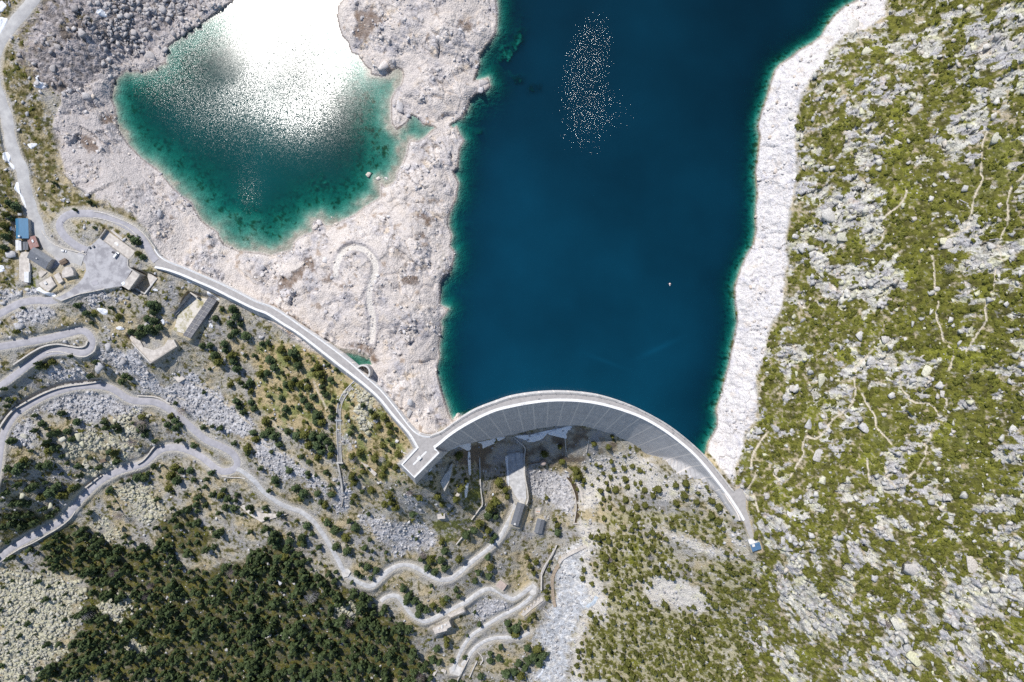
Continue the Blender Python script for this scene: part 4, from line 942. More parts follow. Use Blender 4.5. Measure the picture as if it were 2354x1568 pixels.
def body(name, U, D, parent, depth, n=None, d0=None, d1=500.0, batter=BATTER, z=CREST, up_drop=90.0, mat=None, lines=24):
    """solid dam body between the crest edges U (upstream) and D (downstream)"""
    n = n or max(len(U), len(D))
    u = W2(resample(U, n), z); d = W2(resample(D, n), z)
    nr = side_normals(resample(D, n)); nr = np.stack([nr[:, 0], -nr[:, 1]], 1)   # units have y down
    t = np.gradient(d[:, :2], axis=0); t /= np.linalg.norm(t, axis=1)[:, None]
    nr = np.stack([t[:, 1], -t[:, 0]], 1)
    s = np.r_[0, np.cumsum(np.linalg.norm(np.diff(d[:, :2], axis=0), axis=1))]
    deps = np.linspace(0, depth, lines)
    m = lines + 2
    vs = np.zeros((n, m, 3)); al = np.zeros((n, m)); dn = np.zeros((n, m))
    for k, q in enumerate(deps):
        of_ = batter * q if d0 is None else face_off(q, d0, d1)
        vs[:, k, 0] = d[:, 0] + nr[:, 0] * of_; vs[:, k, 1] = d[:, 1] + nr[:, 1] * of_; vs[:, k, 2] = z - q
        al[:, k] = s; dn[:, k] = q
    vs[:, m - 2] = u; vs[:, m - 2, 2] = z - up_drop; vs[:, m - 1] = u
    al[:, m - 2:] = s[:, None]; dn[:, m - 2] = depth; dn[:, m - 1] = 0
    # ring order: D top ... D bottom, U bottom, U top
    f = []
    for i in range(n - 1):
        for k in range(m):
            l = (k + 1) % m
            f.append((i * m + k, i * m + l, (i + 1) * m + l, (i + 1) * m + k))
    o = mesh_np(name, vs.reshape(-1, 3), np.array(f), mat or m_face, parent, {'along': al.ravel(), 'down': dn.ravel()})
    return o

def between(name, U, D, parent, z, mat, inset=(0.0, 0.0), n=None, thick=.06):
    n = n or max(len(U), len(D))
    u = W2(resample(U, n), z); d = W2(resample(D, n), z)
    e = u - d; L = np.linalg.norm(e, axis=1)[:, None]; e = e / L
    a = d + e * inset[1]; b = u - e * inset[0]
    v = np.concatenate([a, b]); i = np.arange(n - 1)
    f = np.stack([i, i + n, i + n + 1, i + 1], 1)
    return mesh_np(name, v, f[:, ::-1] if False else f, mat, parent)

def along_edge(U, z, off):
    """world points along an edge, moved off metres to the walker's left"""
    p = W2(U, z); t = np.gradient(p[:, :2], axis=0); t /= np.linalg.norm(t, axis=1)[:, None]
    p = p.copy(); p[:, 0] += -t[:, 1] * off; p[:, 1] += t[:, 0] * off
    return p

arch = empty('arch_dam', W(1290, 915, CREST), 'tall curved concrete arch dam holding back the deep blue reservoir', 'dam')
arch_inv = Matrix.Translation(-Vector(W(1290, 915, CREST)))
def settle(o):
    """children were built in world coordinates; keep them there under an unrotated parent"""
    if o.parent: o.matrix_parent_inverse = Matrix.Translation(-o.parent.location)
    return o
_s = np.r_[0, np.cumsum(np.linalg.norm(np.diff(arch_D, axis=0), axis=1))]
settle(body('wall', arch_U, arch_D, arch, 122, n=150, d0=np.interp(np.linspace(0, _s[-1], 150), _s, face_d0), d1=np.interp(np.linspace(0, _s[-1], 150), _s, face_d1), lines=60))
settle(between('roadway', arch_U, arch_D, arch, CREST + .02, m_deck, (1.2, 1.9)))
q = MB().sweep(along_edge(arch_D, CREST, .95), [(-1.05, -.6), (1.05, -.6), (1.05, .25), (-.55, .25), (-.55, 1.0), (-1.05, 1.0)]); o = q.build('parapet', m_white, arch); settle(o)
o['label'] = 'broad white parapet ledge along the downstream edge'
q = MB().sweep(along_edge(arch_U, CREST, -.55), [(-.65, -.5), (.65, -.5), (.65, .9), (.15, .9), (.15, .22), (-.65, .22)]); o = q.build('parapet', m_conc, arch); settle(o)
pl_ = along_edge(arch_U, CREST, -1.1)
q = MB()
for hz in (.65, 1.05): q.sweep(pl_ + np.array([0, 0, hz]), [(-.04, -.04), (.04, -.04), (.04, .04), (-.04, .04)])
for k in range(0, len(pl_), 2): q.box((pl_[k, 0], pl_[k, 1], CREST + .6), (.09, .09, .9))
settle(q.build('railing', m_galv, arch))
for (cx, cy) in V((1, 2), [(2025, 692)]) + V((2, 2), [(250, 533), (893, 580), (1482, 848)]):
    x, y, z = W(cx, cy, CREST)
    q = MB().cyl((x, y), 1.0, z + .02, z + .10, 20); q.cyl((x, y), .62, z + .08, z + .14, 16)
    settle(q.build('hatch_cover', m_conc_grey, arch))
for k in range(6, len(pl_) - 3, 9):
    q = MB().tube((pl_[k, 0], pl_[k, 1], CREST + .2), (pl_[k, 0], pl_[k, 1], CREST + 1.5), .08, .08); q.box((pl_[k, 0], pl_[k, 1], CREST + 1.55), (.35, .35, .25))
    settle(q.build('lamp', m_dark, arch))

wing = empty('straight_dam', W(770, 800, CREST), 'long straight concrete side dam carrying a pale road towards the car park', 'dam')
settle(body('wall', wing_U, wing_D, wing, 44, n=130, batter=.36, up_drop=40, lines=10, mat=m_face))
settle(between('roadway', wing_U, wing_D, wing, CREST + .02, m_deck, (1.0, 1.3), n=140))
q = MB().sweep(along_edge(wing_D, CREST, .8), [(-.85, -.6), (.85, -.6), (.85, .2), (-.4, .2), (-.4, 1.0), (-.85, 1.0)]); settle(q.build('parapet', m_white, wing))
q = MB().sweep(along_edge(wing_U, CREST, -.6), [(-.6, -.5), (.6, -.5), (.6, 1.0), (.15, 1.0), (.15, .2), (-.6, .2)]); settle(q.build('parapet', m_white, wing))

# helipad block at the meeting of the two dams
blk = empty('helicopter_platform', W(*V('D', [(262, 345)])[0], CREST), 'square concrete abutment block with a white landing cross on top', 'platform')
P0 = W2(plat, CREST)[:, :2]
cen = P0.mean(0)
def outset(P, dz, k):
    """move each edge outward by k*dz and intersect neighbours"""
    n = len(P); out = []
    ar = sum(P[i][0] * P[(i + 1) % n][1] - P[(i + 1) % n][0] * P[i][1] for i in range(n)); sg = 1 if ar > 0 else -1
    L = []
    for i in range(n):
        a, b = np.array(P[i]), np.array(P[(i + 1) % n]); t = (b - a) / np.linalg.norm(b - a); nn = np.array([t[1], -t[0]]) * sg
        L.append((a + nn * k[i] * dz, t))
    for i in range(n):
        (a, t), (c, u) = L[i - 1], L[i]
        den = t[0] * u[1] - t[1] * u[0]
        s_ = ((c[0] - a[0]) * u[1] - (c[1] - a[1]) * u[0]) / den
        out.append(tuple(a + t * s_))
    return out
kb = [.12, .36, .23, .0, .0]
rings = [(0, P0)] + [(d_, outset(P0, d_, kb)) for d_ in (10, 20, 30, 42, 58)]
v = []; al = []; dn = []
per = np.r_[0, np.cumsum([np.linalg.norm(P0[(i + 1) % 5] - P0[i]) for i in range(5)])]
f = []
for i in range(5):
    b0 = len(v)
    for d_, R in rings:
        for e in (0, 1):
            qq = R[(i + e) % 5]; v.append((qq[0], qq[1], CREST - .05 - d_)); al.append(per[i + e] + i * 3); dn.append(d_)
    for k in range(len(rings) - 1):
        a = b0 + 2 * k; f.append((a, a + 2, a + 3, a + 1))
settle(mesh_np('block', v, np.array(f), m_face, blk, {'along': al, 'down': dn}))
top = [W(*p, CREST)[:2] for p in plat] + [W(*V((1, 2), [(1560, 868)])[0], CREST)[:2], W(*V((1, 2), [(1420, 800)])[0], CREST)[:2]]
top = [W(*p, CREST)[:2] for p in V('D', [(245, 250), (100, 400), (220, 522), (445, 290), (395, 250), (440, 200), (350, 140), (280, 130), (190, 180)])]
settle(MB().prism(top, CREST - 2, CREST - .01).build('deck', m_deck, blk))
def edge_wall(P, z, prof, mat, parent, name, step=None, closed=False):
    p = W2(P, z); o = MB().sweep(p, prof, closed).build(name, mat, parent); return settle(o)
def inset_line(pts, d):   # a polyline of the block's rim pushed inward
    return pts
edge_wall(np.array(V('D', [(246, 250), (108, 400), (219, 512), (437, 292), (398, 256)])), CREST, [(-.75, -.3), (.75, -.3), (.75, .95), (-.75, .95)], m_white, blk, 'parapet')
a_, b_ = [np.array(W(*p, CREST)) for p in V('D', [(212, 398), (322, 288)])]
mid = (a_ + b_) / 2; an = math.atan2(b_[1] - a_[1], b_[0] - a_[0]); Ln = np.linalg.norm(b_ - a_)
q = MB().box((*mid[:2], CREST + .02), (Ln, 1.35, .05), an)
for e in (a_, b_): q.cyl(e[:2], .675, CREST - .004, CREST + .044, 16)
settle(q.build('painted_bar', m_white, blk))
c_ = np.array(W(*V('D', [(262, 343)])[0], CREST + 1.8))
settle(MB().box((c_[0], c_[1], CREST + .95), (3.0, 2.6, 1.9), an).build('plinth', m_white, blk))

# intake ring on the lake side of the straight dam, with its outlet channel
rx, ry, _ = W(*V((1, 2), [(978, 285)])[0], CREST - 1)
twr = empty('overflow_tower', (rx, ry, CREST - 1), 'round open concrete overflow shaft tucked against the straight dam', 'shaft')
n_ = 40; q = MB(); vs = []; fs = []
for i in range(n_):
    a = 6.2831853 * i / n_; co, si = math.cos(a), math.sin(a)
    for r, z in ((6.3, -5), (6.3, CREST - .9), (5.0, CREST - .9), (5.0, -5)): vs.append((rx + r * co, ry + r * si, z))
for i in range(n_):
    j = (i + 1) % n_
    for k in range(4): l = (k + 1) % 4; fs.append((i * 4 + k, j * 4 + k, j * 4 + l, i * 4 + l))
settle(q.add(vs, fs).build('ring_wall', m_conc, twr))
settle(MB().cyl((rx, ry), 5.0, -4, 1.0, 30).build('shaft_floor', m_dark, twr))
q = MB()
for k in range(4):
    a = .7 * k + .3; q.box((rx + 2.6 * math.cos(a), ry + 2.6 * math.sin(a), 10 + 1.5 * k), (4.6, 1.3, .4), a)
settle(q.build('steps', m_conc_old, twr))
x, y, z = W(*V((1, 2), [(1048, 362)])[0], CREST - 2)
lad = MB()
for s_ in (-.5, .5): lad.tube((x + s_, y, z - 8), (x + s_ - .5, y + .6, z + 3), .1, .1)
for k in range(9): lad.box((x - .05 * k, y + .06 * k, z - 7.5 + k * 1.2), (1.1, .3, .12))
tag(lad.build('steel_ladder', m_galv), 'steel ladder stair hanging on the dam beside the round overflow shaft', 'ladder')

chan = smooth(np.array(V((1, 2), [(925, 365), (880, 410), (835, 460), (795, 520), (770, 585), (760, 660), (759, 760), (762, 880), (767, 1000), (772, 1112)])), 4)
def chan3(P, lift=0.0, smoothw=9):
    x, y, z = gp(P[:, 0], P[:, 1])
    zz = np.convolve(np.pad(z, smoothw, mode='edge'), np.ones(2 * smoothw + 1) / (2 * smoothw + 1), 'valid') + lift
    k = (H - zz) / FX
    return np.stack([(P[:, 0] - CX) * k, (CY - P[:, 1]) * k, zz], 1)
p3 = chan3(chan)
cho = empty('spillway_channel', tuple(p3[len(p3) // 2]), 'long open concrete spillway channel curving down the green slope', 'channel')
settle(MB().sweep(p3, [(1.2, -2.0), (1.9, -2.0), (1.9, .9), (1.2, .9)]).build('wall', m_conc_old, cho))
settle(MB().sweep(p3, [(-1.9, -2.0), (-1.2, -2.0), (-1.2, .9), (-1.9, .9)]).build('wall', m_conc, cho))
settle(MB().sweep(p3, [(-1.3, -2.0), (1.3, -2.0), (1.3, .35), (-1.3, .35)]).build('floor', m_conc_grey, cho))
e = p3[-1]
settle(MB().box((e[0], e[1] - .2, e[2] + .3), (5.6, 1.0, 2.6)).build('sill', m_conc, cho))
ch2 = smooth(np.array(V((1, 2), [(757, 1118), (770, 1190), (783, 1262), (792, 1330), (795, 1385)])), 4); q3 = chan3(ch2)
settle(MB().sweep(q3, [(-.75, -2.0), (.75, -2.0), (.75, 2.2), (-.75, 2.2)]).build('guide_wall', m_conc_old, cho))
q3 = chan3(smooth(np.array(V((1, 2), [(795, 1385), (800, 1440), (785, 1520)])), 4))
settle(MB().sweep(q3, [(-.5, -2.0), (.5, -2.0), (.5, .9), (-.5, .9)]).build('guide_wall', m_stone, cho))
k = int(np.argmin(np.abs(chan[:, 1] - V((1, 2), [(760, 717)])[0][1]))); e = p3[k]
fb = empty('footbridge', (e[0], e[1], e[2] + 1), 'small grey steel footbridge crossing the spillway channel', 'bridge')
settle(MB().box((e[0], e[1], e[2] + 1.1), (5.6, 1.3, .2)).build('deck', m_galv, fb))
for s_ in (-.6, .6):
    q = MB().box((e[0], e[1] + s_, e[2] + 2.1), (5.6, .06, .06))
    for t in (-2.7, -1.3, 0, 1.3, 2.7): q.box((e[0] + t, e[1] + s_, e[2] + 1.6), (.07, .07, 1.0))
    settle(q.build('railing', m_galv, fb))

# second toe wall and the small wall at the sunlit end of the arch
pw = np.array(V('F', [(405, 240), (440, 300), (490, 370), (530, 440), (555, 505)]))
tw = empty('abutment_wall', W(*pw[2], 20), 'grey battered wing wall below the road at the sunlit end of the arch dam', 'wall')
a3 = W2(smooth(pw, 4), CREST - .2)
settle(MB().sweep(a3, [(0, -30), (0, -.3), (-.8, -.3), (-11, -30)]).build('wall', m_face, tw))
a3 = np.array([W(*p, z_) for p, z_ in zip(V('F', [(315, 218), (410, 238)]), (10, 21))])
settle(MB().sweep(a3, [(-.5, -12), (.5, -12), (.5, .3), (-.5, .3)]).build('spur_wall', m_conc, tw))

# ================================================================== roads
def ribbon(name, P3, hw, mat, lift, label, jag_=0.0):
    P = smooth(np.array(P3, float), 4)
    k = (H - P[:, 2]) / FX
    x, y = (P[:, 0] - CX) * k, (CY - P[:, 1]) * k
    c = np.stack([x, y], 1); t = np.gradient(c, axis=0); t /= np.linalg.norm(t, axis=1)[:, None]; nl = np.stack([-t[:, 1], t[:, 0]], 1)
    nj = 7; v = []; n_ = len(P)
    s = np.arange(n_)
    wl = hw * (1 + jag_ * fbm(s * 1.0, s * 0 + 3.3, 9, 3, len(name))); wr = hw * (1 + jag_ * fbm(s * 1.0, s * 0 + 8.8, 9, 3, len(name) + 5))
    for j in range(nj):
        u = j / (nj - 1) * 2 - 1
        ww = (wl if u > 0 else wr) * u
        v.append(np.stack([c[:, 0] + nl[:, 0] * ww, c[:, 1] + nl[:, 1] * ww, P[:, 2] + lift + (.06 if abs(u) < .9 else -.35)], 1))
    v = np.stack(v, 1).reshape(-1, 3)
    o = mesh_np(name, v, grid_faces(nj, n_), mat)
    return tag(o, label, kind='structure')
m_road = M('worn_asphalt', (.385, .37, .385), var=.25, scale=.22, bump=.05, c2=(.29, .28, .295), thr=(.25, .65))
m_road2 = M('dusty_road', (.46, .45, .43), var=.3, scale=.15, bump=.08, c2=(.36, .35, .345))
m_grav2 = M('track_gravel', (.56, .55, .54), var=.3, scale=.3, bump=.2, c2=(.38, .375, .37))
ribbon('road', ROADS['mountain'][0], 4.7, m_road2, .10, 'wide dusty grey road along the western bank', .22)
ribbon('road', ROADS['loop'][0], 3.0, m_road, .12, 'asphalt loop road climbing from the car park to the dam')
ribbon('road', ROADS['exit'][0], 3.0, m_road, .08, 'asphalt road leaving the car park downhill')
ribbon('road', ROADS['hairpin'][0], 2.9, m_road, .10, 'asphalt hairpin bend above the scree')
ribbon('road', ROADS['bend'][0], 3.0, m_road, .10, 'asphalt road sweeping through the wide bend and the lower hairpin')
ribbon('track', TRACKS['upper'][0], 2.1, m_grav2, .10, 'white gravel track down to the valve house', .25)
ribbon('track', TRACKS['middle'][0], 2.0, m_grav2, .10, 'pale track past the ruined slabs', .25)
ribbon('track', TRACKS['lower'][0], 1.7, m_grav2, .10, 'narrow pale track below the ruins', .25)
ribbon('track', TRACKS['lowest'][0], 1.7, m_grav2, .10, 'narrow curving track near the stream', .25)
def flat(name, P, z, mat, label, thick=.5):
    o = MB().prism([W(*p, z)[:2] for p in P], z - thick, z).build(name, mat)
    return tag(o, label, kind='structure')
flat('car_park', carpark, 22.0, m_asph, 'patched grey asphalt of the car park')
flat('road_end', [(px, py) for px, py in V('F', [(430, 230), (492, 214), (553, 172), (606, 260), (606, 375), (636, 470), (692, 690), (655, 692), (618, 610), (586, 512), (540, 410), (490, 310)])], 22.06, m_deck, 'pale road at the eastern end of the arch dam')
flat('yard', V('E', [(130, 205), (243, 205), (246, 300), (252, 400), (262, 520), (246, 570), (205, 540), (175, 500), (140, 430)]), -72.5, m_grav2, 'white gravel yard above the valve house')
flat('concrete_apron', V('K', [(232, 800), (285, 768), (300, 790), (330, 800), (300, 855), (236, 838)]), -110.0, m_conc, 'pale concrete apron at the end of the lower track')
flat('turning_place', V('K', [(775, 262), (795, 225), (826, 250), (820, 300), (795, 312), (778, 295)]), -98.8, m_conc, 'pale concrete turning place')
# ================================================================== buildings
m_blue = M('blue_metal_roof', (.055, .19, .33), var=.15, scale=.3, stretch=(1, 8, 1), rough=.45, spec=.5)
m_slate = M('slate_roof', (.17, .18, .20), var=.18, scale=.7, rough=.6)
m_bluegrey = M('blue_grey_roof', (.10, .20, .34), var=.2, scale=.6, rough=.5)
m_rust = M('rusty_sheet_roof', (.26, .11, .085), var=.4, scale=.8, c2=(.36, .26, .24))
m_wall = M('rendered_wall', (.55, .51, .46), var=.25, scale=.5)
m_wallw = M('white_wall', (.75, .73, .70), var=.15, scale=.5)
m_whiter = M('white_sheet_roof', (.74, .74, .74), var=.15, scale=.4)
m_wood = M('weathered_wood', (.22, .165, .12), var=.35, scale=1.2, stretch=(1, 6, 1))
m_glass = M('dark_glass', (.03, .035, .045), var=.1, rough=.1, spec=.6)
m_slab = M('old_slab', (.60, .55, .49), var=.3, scale=.35, bump=.3, c2=(.42, .38, .34))
m_pink = M('pinkish_roof', (.52, .42, .37), var=.2, scale=.5)
m_orange = M('orange_paint', (.70, .25, .06), var=.1)
m_rail = M('rusty_steel', (.24, .15, .10), var=.35)

def upm(z): return (H - z) / FX          # metres per traced unit at height z

def house(name, label, cat, view, c, L, Wd, ang, h, zg, roof, wall, pitch=.35, ridge=.5, chim=None, door=True, wins=3, group=None, scale=None):
    """gabled building: c = centre of the roof in the view's pixels, L along the ridge, Wd across (view pixels), ang = picture angle of the ridge"""
    s = VIEWS[view][2] * .57446
    (px, py), = V(view, [c]); zr = zg + h
    k = upm(zr); L *= s * k; Wd *= s * k
    x, y, _ = W(px, py, zr)
    t = empty(name, (x, y, zg), label, cat, group, math.radians(-ang))
    yr = (ridge - .5) * Wd; hp = pitch * min(ridge, 1 - ridge) * Wd if pitch else 0
    a, b = L / 2, Wd / 2
    q = MB()
    vs = [(-a, -b, -3), (a, -b, -3), (a, b, -3), (-a, b, -3), (-a, -b, h), (a, -b, h), (a, b, h), (-a, b, h), (-a, yr, h + hp), (a, yr, h + hp)]
    q.add(vs, [(3, 2, 1, 0), (0, 1, 5, 4), (2, 3, 7, 6), (1, 2, 6, 9, 5), (3, 0, 4, 8, 7), (4, 5, 9, 8), (6, 7, 8, 9)])
    wl = q.build('wall', wall, t)
    ov = .45; th = .18
    q = MB()
    for sgn in (-1, 1):
        e = sgn * (b + ov); sl = hp / (abs(sgn * b - yr) or 1); ze = h - sl * ov + .03
        q.add([(-a - ov, e, ze), (a + ov, e, ze), (a + ov, yr, h + hp + .03), (-a - ov, yr, h + hp + .03), (-a - ov, e, ze + th), (a + ov, e, ze + th), (a + ov, yr, h + hp + .03 + th), (-a - ov, yr, h + hp + .03 + th)],
              [(3, 2, 1, 0), (4, 5, 6, 7), (0, 1, 5, 4), (1, 2, 6, 5), (2, 3, 7, 6), (3, 0, 4, 7)])
    if hp: q.box((0, yr, h + hp + .22), (L + 2 * ov, .4, .14))
    rf = q.build('roof', roof, t)
    if chim:
        q = MB().box((chim[0] * a, chim[1] * b, h + hp + .3), chim[2:5] if len(chim) > 2 else (.8, .8, 1.6))
        q.box((chim[0] * a, chim[1] * b, h + hp + .3 + (chim[4] if len(chim) > 2 else 1.6) / 2 + .08), [v_ + .2 for v_ in (chim[2:4] if len(chim) > 2 else (.8, .8))] + [.14])
        q.build('chimney', m_wallw, rf)
    if door:
        d = MB().box((a * .5, -b - .03, 1.05), (1.1, .08, 2.1)).build('door', m_wood, t)
        MB().box((a * .5 + .4, -b - .1, 1.0), (.12, .08, .05)).build('handle', m_galv, d)
    for k_ in range(wins):
        xx = -a * .8 + k_ * (L * .62 / max(wins, 1))
        wn_ = MB().box((xx, -b - .02, h * .55), (1.2, .1, 1.2)).build('window', m_wallw, t)
        MB().box((xx, -b - .06, h * .55), (1.0, .06, 1.0)).build('pane', m_glass, wn_)
    return t

house('mountain_lodge', 'long lodge with bright blue metal roof beside the western road', 'building', 'A', (128, 197), 200, 122, 88, 5, 22.1, m_blue, m_wall, .5, .3, (.85, -.2, 1.2, 1.2, 1.8), wins=5)
house('white_hut', 'narrow hut with plain white roof below the blue lodge', 'hut', 'A', (90, 373), 98, 48, 88, 2.6, 22.1, m_whiter, m_wallw, .12, .5, wins=1)
house('dark_shed', 'small dark roofed shed between the white hut and the rusty hut', 'shed', 'A', (164, 380), 74, 44, 88, 2.4, 22.1, m_slate, m_wood, .3, .5, wins=1)
t = house('rusty_hut', 'hut with rusty red sheet roof and one pale roof panel', 'hut', 'A', (240, 344), 112, 84, 70, 3.2, 22.1, m_rust, m_wood, .35, .4, wins=1)
MB().box((-.7, .9, 4.25), (2.2, 1.5, .12)).build('roof_panel', m_whiter, t)
t = house('slate_house', 'large house with dark slate roof facing the car park entrance', 'house', 'A', (312, 510), 222, 122, 33, 5.5, 22.1, m_slate, m_wall, .38, .66, (-.1, -.2, .6, .6, 1.0), wins=5)
t = house('wooden_shed', 'tiny wooden shed standing on the forecourt near the round rock', 'shed', 'A', (561, 546), 62, 42, -28, 2.2, 22.3, m_wood, m_wood, .3, .5, wins=0)
house('valve_house', 'long narrow valve house with grey roof on the white gravel yard', 'building', 'E', (199, 640), 160, 50, 107, 4.5, -74.7, m_slate, m_wallw, .3, .62, (.9, 0, 1.4, 1.4, .8), wins=6)
house('pump_house', 'small grey roofed house beside the grassy strip east of the valve house', 'house', 'E', (355, 726), 96, 50, 104, 4, -87.4, m_slate, m_wallw, .42, .5, wins=2)
house('blue_cabin', 'small cabin with blue grey roof and white chimney where the dam road ends', 'cabin', 'F', (706, 766), 84, 62, -17, 3.2, 22.0, m_bluegrey, m_wallw, .25, .85, (-.55, .75, 2.0, 1.8, 1.2), wins=1)
house('pink_hut', 'little hut with pinkish roof above the curved concrete track', 'hut', 'K', (585, 240), 54, 44, 35, 3, -92, m_pink, m_wallw, .2, .5, wins=1)
# forecourt slab of the valve house and of the cabin
def slab(name, label, cat, view, P, z, h, mat=None, parts=None, group=None):
    pts = V(view, P); c = np.mean([p[:2] for p in pts], 0)
    x, y, _ = W(c[0], c[1], z)
    t = empty(name, (x, y, z - h), label, cat, group)
    settle(MB().prism([W(p[0], p[1], z)[:2] for p in pts], z - h - 2, z).build('slab', mat or m_slab, t, bevel=.08))
    return t
def on(t, view, P, z0, z1, name, mat):
    return settle(MB().prism([W(p[0], p[1], z1)[:2] for p in V(view, P)], z0, z1).build(name, mat, t))

t = slab('long_terrace', 'long rounded concrete terrace beside a bright green strip of grass', 'terrace', 'A', [(120, 448), (150, 440), (200, 446), (203, 560), (206, 655), (195, 768), (160, 764), (120, 748), (97, 720), (95, 600), (97, 500)], 23.0, 1)
on(t, 'A', [(150, 655), (197, 652), (196, 766), (152, 762)], 22.0, 24.6, 'roof_box', m_whiter)
on(t, 'A', [(198, 560), (206, 560), (208, 652), (200, 652)], 22, 23.9, 'parapet', m_wallw)
t = slab('round_foundation', 'flat polygonal foundation slab on the round rock by the car park', 'foundation', 'A', [(545, 650), (590, 602), (640, 600), (668, 648), (668, 690), (555, 718), (545, 700)], 26.5, 3.5)
t = slab('small_foundation', 'tilted small foundation slab between two larger concrete slabs', 'foundation', 'A', [(458, 690), (512, 660), (558, 750), (515, 780)], 25.0, 2)
t = slab('ruined_foundation', 'broken foundation slab with a little white box on top', 'foundation', 'A', [(302, 775), (430, 700), (452, 745), (482, 790), (400, 862), (330, 812)], 24.2, 2)
on(t, 'A', [(350, 765), (375, 750), (392, 775), (368, 790)], 24.0, 25.2, 'box', m_wallw)
t = slab('step_slab', 'small crumbling slab at the gable of the slate roofed house', 'slab', 'A', [(298, 660), (330, 630), (388, 655), (330, 712), (305, 700)], 23.0, 1)
# boulder outcrop is part of the land; terrace of the car park
t = slab('viewing_terrace', 'rectangular concrete terrace along the upper edge of the car park', 'terrace', 'B', [(271, 155), (577, 382), (510, 466), (212, 246)], 22.25, 1)
on(t, 'B', [(266, 148), (274, 156), (207, 248), (198, 242)], 20, 25.2, 'end_wall', m_stone)
on(t, 'B', [(318, 166), (340, 158), (470, 258), (582, 330), (565, 346), (440, 268)], 20, 23.6, 'bench_wall', m_slab)
on(t, 'B', [(204, 246), (212, 242), (512, 462), (506, 470)], 21.5, 22.75, 'kerb', m_stone)
on(t, 'B', [(577, 380), (584, 388), (516, 474), (508, 467)], 8, 22.9, 'retaining_wall', m_conc_old)
t = empty('car_park_wall', W(*V('B', [(512, 510)])[0], 22), 'low retaining wall at the steep eastern edge of the car park', 'wall')
a3 = np.array([W(*p, 22) for p in smooth(np.array(V('B', [(510, 468), (513, 545), (560, 585), (632, 634)])), 3)])
settle(MB().sweep(a3, [(-.35, -9), (.35, -9), (.35, .8), (-.35, .8)]).build('wall', m_conc_old, t))
# open shell of the pumping station
t = empty('pumping_shell', W(*V('B', [(640, 720)])[0], 13), 'roofless concrete pumping station shell with a deep dark pit', 'building')
on(t, 'B', [(558, 588), (630, 634), (532, 768), (515, 792), (440, 748)], 20.4, 22.3, 'roof_slab', m_slab)
on(t, 'B', [(558, 588), (630, 634), (522, 780), (448, 742)], 6, 20.3, 'wall', m_stone)
on(t, 'B', [(632, 636), (720, 640), (800, 680), (690, 830), (575, 770)], 6, 9, 'floor', m_conc_grey)
on(t, 'B', [(716, 618), (728, 612), (812, 668), (742, 752), (712, 652)], 6, 17.5, 'side_deck', m_slab)
on(t, 'B', [(803, 665), (814, 671), (684, 838), (672, 830)], 3, 17.6, 'outer_wall', m_conc)
on(t, 'B', [(578, 780), (588, 772), (684, 828), (678, 838)], 3, 15, 'outer_wall', m_conc_old)
on(t, 'B', [(640, 834), (652, 830), (606, 900), (590, 900)], 0, 14, 'buttress', m_stone_pale)
for (cx, cy) in ((640, 720), (668, 740), (655, 765)):
    (px, py), = V('B', [(cx, cy)]); x, y, z = W(px, py, 9.4); settle(MB().box((x, y, 9.3), (2.2, 1.6, .7), .6).build('machine_base', m_slab, t))
# bastion platform
t = empty('bastion_platform', W(*V('C', [(300, 740)])[0], 3), 'pale concrete bastion platform with dark pines growing in its middle', 'platform')
on(t, 'C', [(70, 582), (136, 602), (215, 650), (240, 700), (330, 730), (420, 690), (450, 640), (495, 640), (526, 696), (302, 838)], -1, 4.6, 'deck', m_slab)
on(t, 'C', [(60, 582), (70, 580), (306, 836), (298, 842)], 0, 5.6, 'parapet', m_stone_pale)
on(t, 'C', [(300, 832), (522, 690), (528, 698), (304, 842)], -22, 5.4, 'front_wall', m_stone)
on(t, 'C', [(492, 640), (500, 638), (530, 696), (522, 700)], -14, 5.6, 'parapet', m_stone_pale)
# chute and side walls below the straight dam
t = empty('concrete_chute', W(*V('C', [(720, 440)])[0], 6), 'dark grey sloping concrete apron of square panels below the straight dam', 'apron')
pa = V('C', [(800, 272), (868, 305), (645, 628), (578, 600)])
zz = [13.2, 12.8, 6.7, 6.8]
settle(MB().prism([W(p[0], p[1], z_)[:2] for p, z_ in zip(pa, zz)], [z_ - 3 for z_ in zz], zz).build('panel', M('chute_panels', (.215, .21, .215), var=.35, scale=.5, bump=.3, c2=(.14, .135, .14)), t))
q = MB()
for k_ in range(1, 9):
    f_ = k_ / 9
    a = np.array(W(*(np.array(pa[0]) * (1 - f_) + np.array(pa[3]) * f_), 13.2 * (1 - f_) + 6.8 * f_ + .12)); b = np.array(W(*(np.array(pa[1]) * (1 - f_) + np.array(pa[2]) * f_), 12.8 * (1 - f_) + 6.7 * f_ + .12))
    q.sweep(np.array([a, b]), [(-.12, -.2), (.12, -.2), (.12, 0), (-.12, 0)])
a = np.array(W(*((np.array(pa[0]) + pa[1]) / 2), 13.12)); b = np.array(W(*((np.array(pa[3]) + pa[2]) / 2), 6.87)); q.sweep(np.array([a, b]), [(-.12, -.2), (.12, -.2), (.12, 0), (-.12, 0)])
settle(q.build('joint', m_conc_old, t))
t = slab('concrete_floor', 'pale cracked concrete floor with weeds beside the dark chute', 'floor', 'C', [(652, 262), (792, 292), (600, 590), (500, 560), (540, 420)], 6.7, 1, M('weedy_concrete', (.56, .52, .46), var=.3, scale=.22, bump=.4, c2=(.30, .27, .13), thr=(.38, .55)))
t = empty('slanted_wall', W(*V('C', [(560, 360)])[0], 9), 'tall slanted concrete wall along a strip of snow below the straight dam', 'wall')
pa = V('C', [(632, 242), (648, 262), (540, 410), (468, 470), (596, 280)])
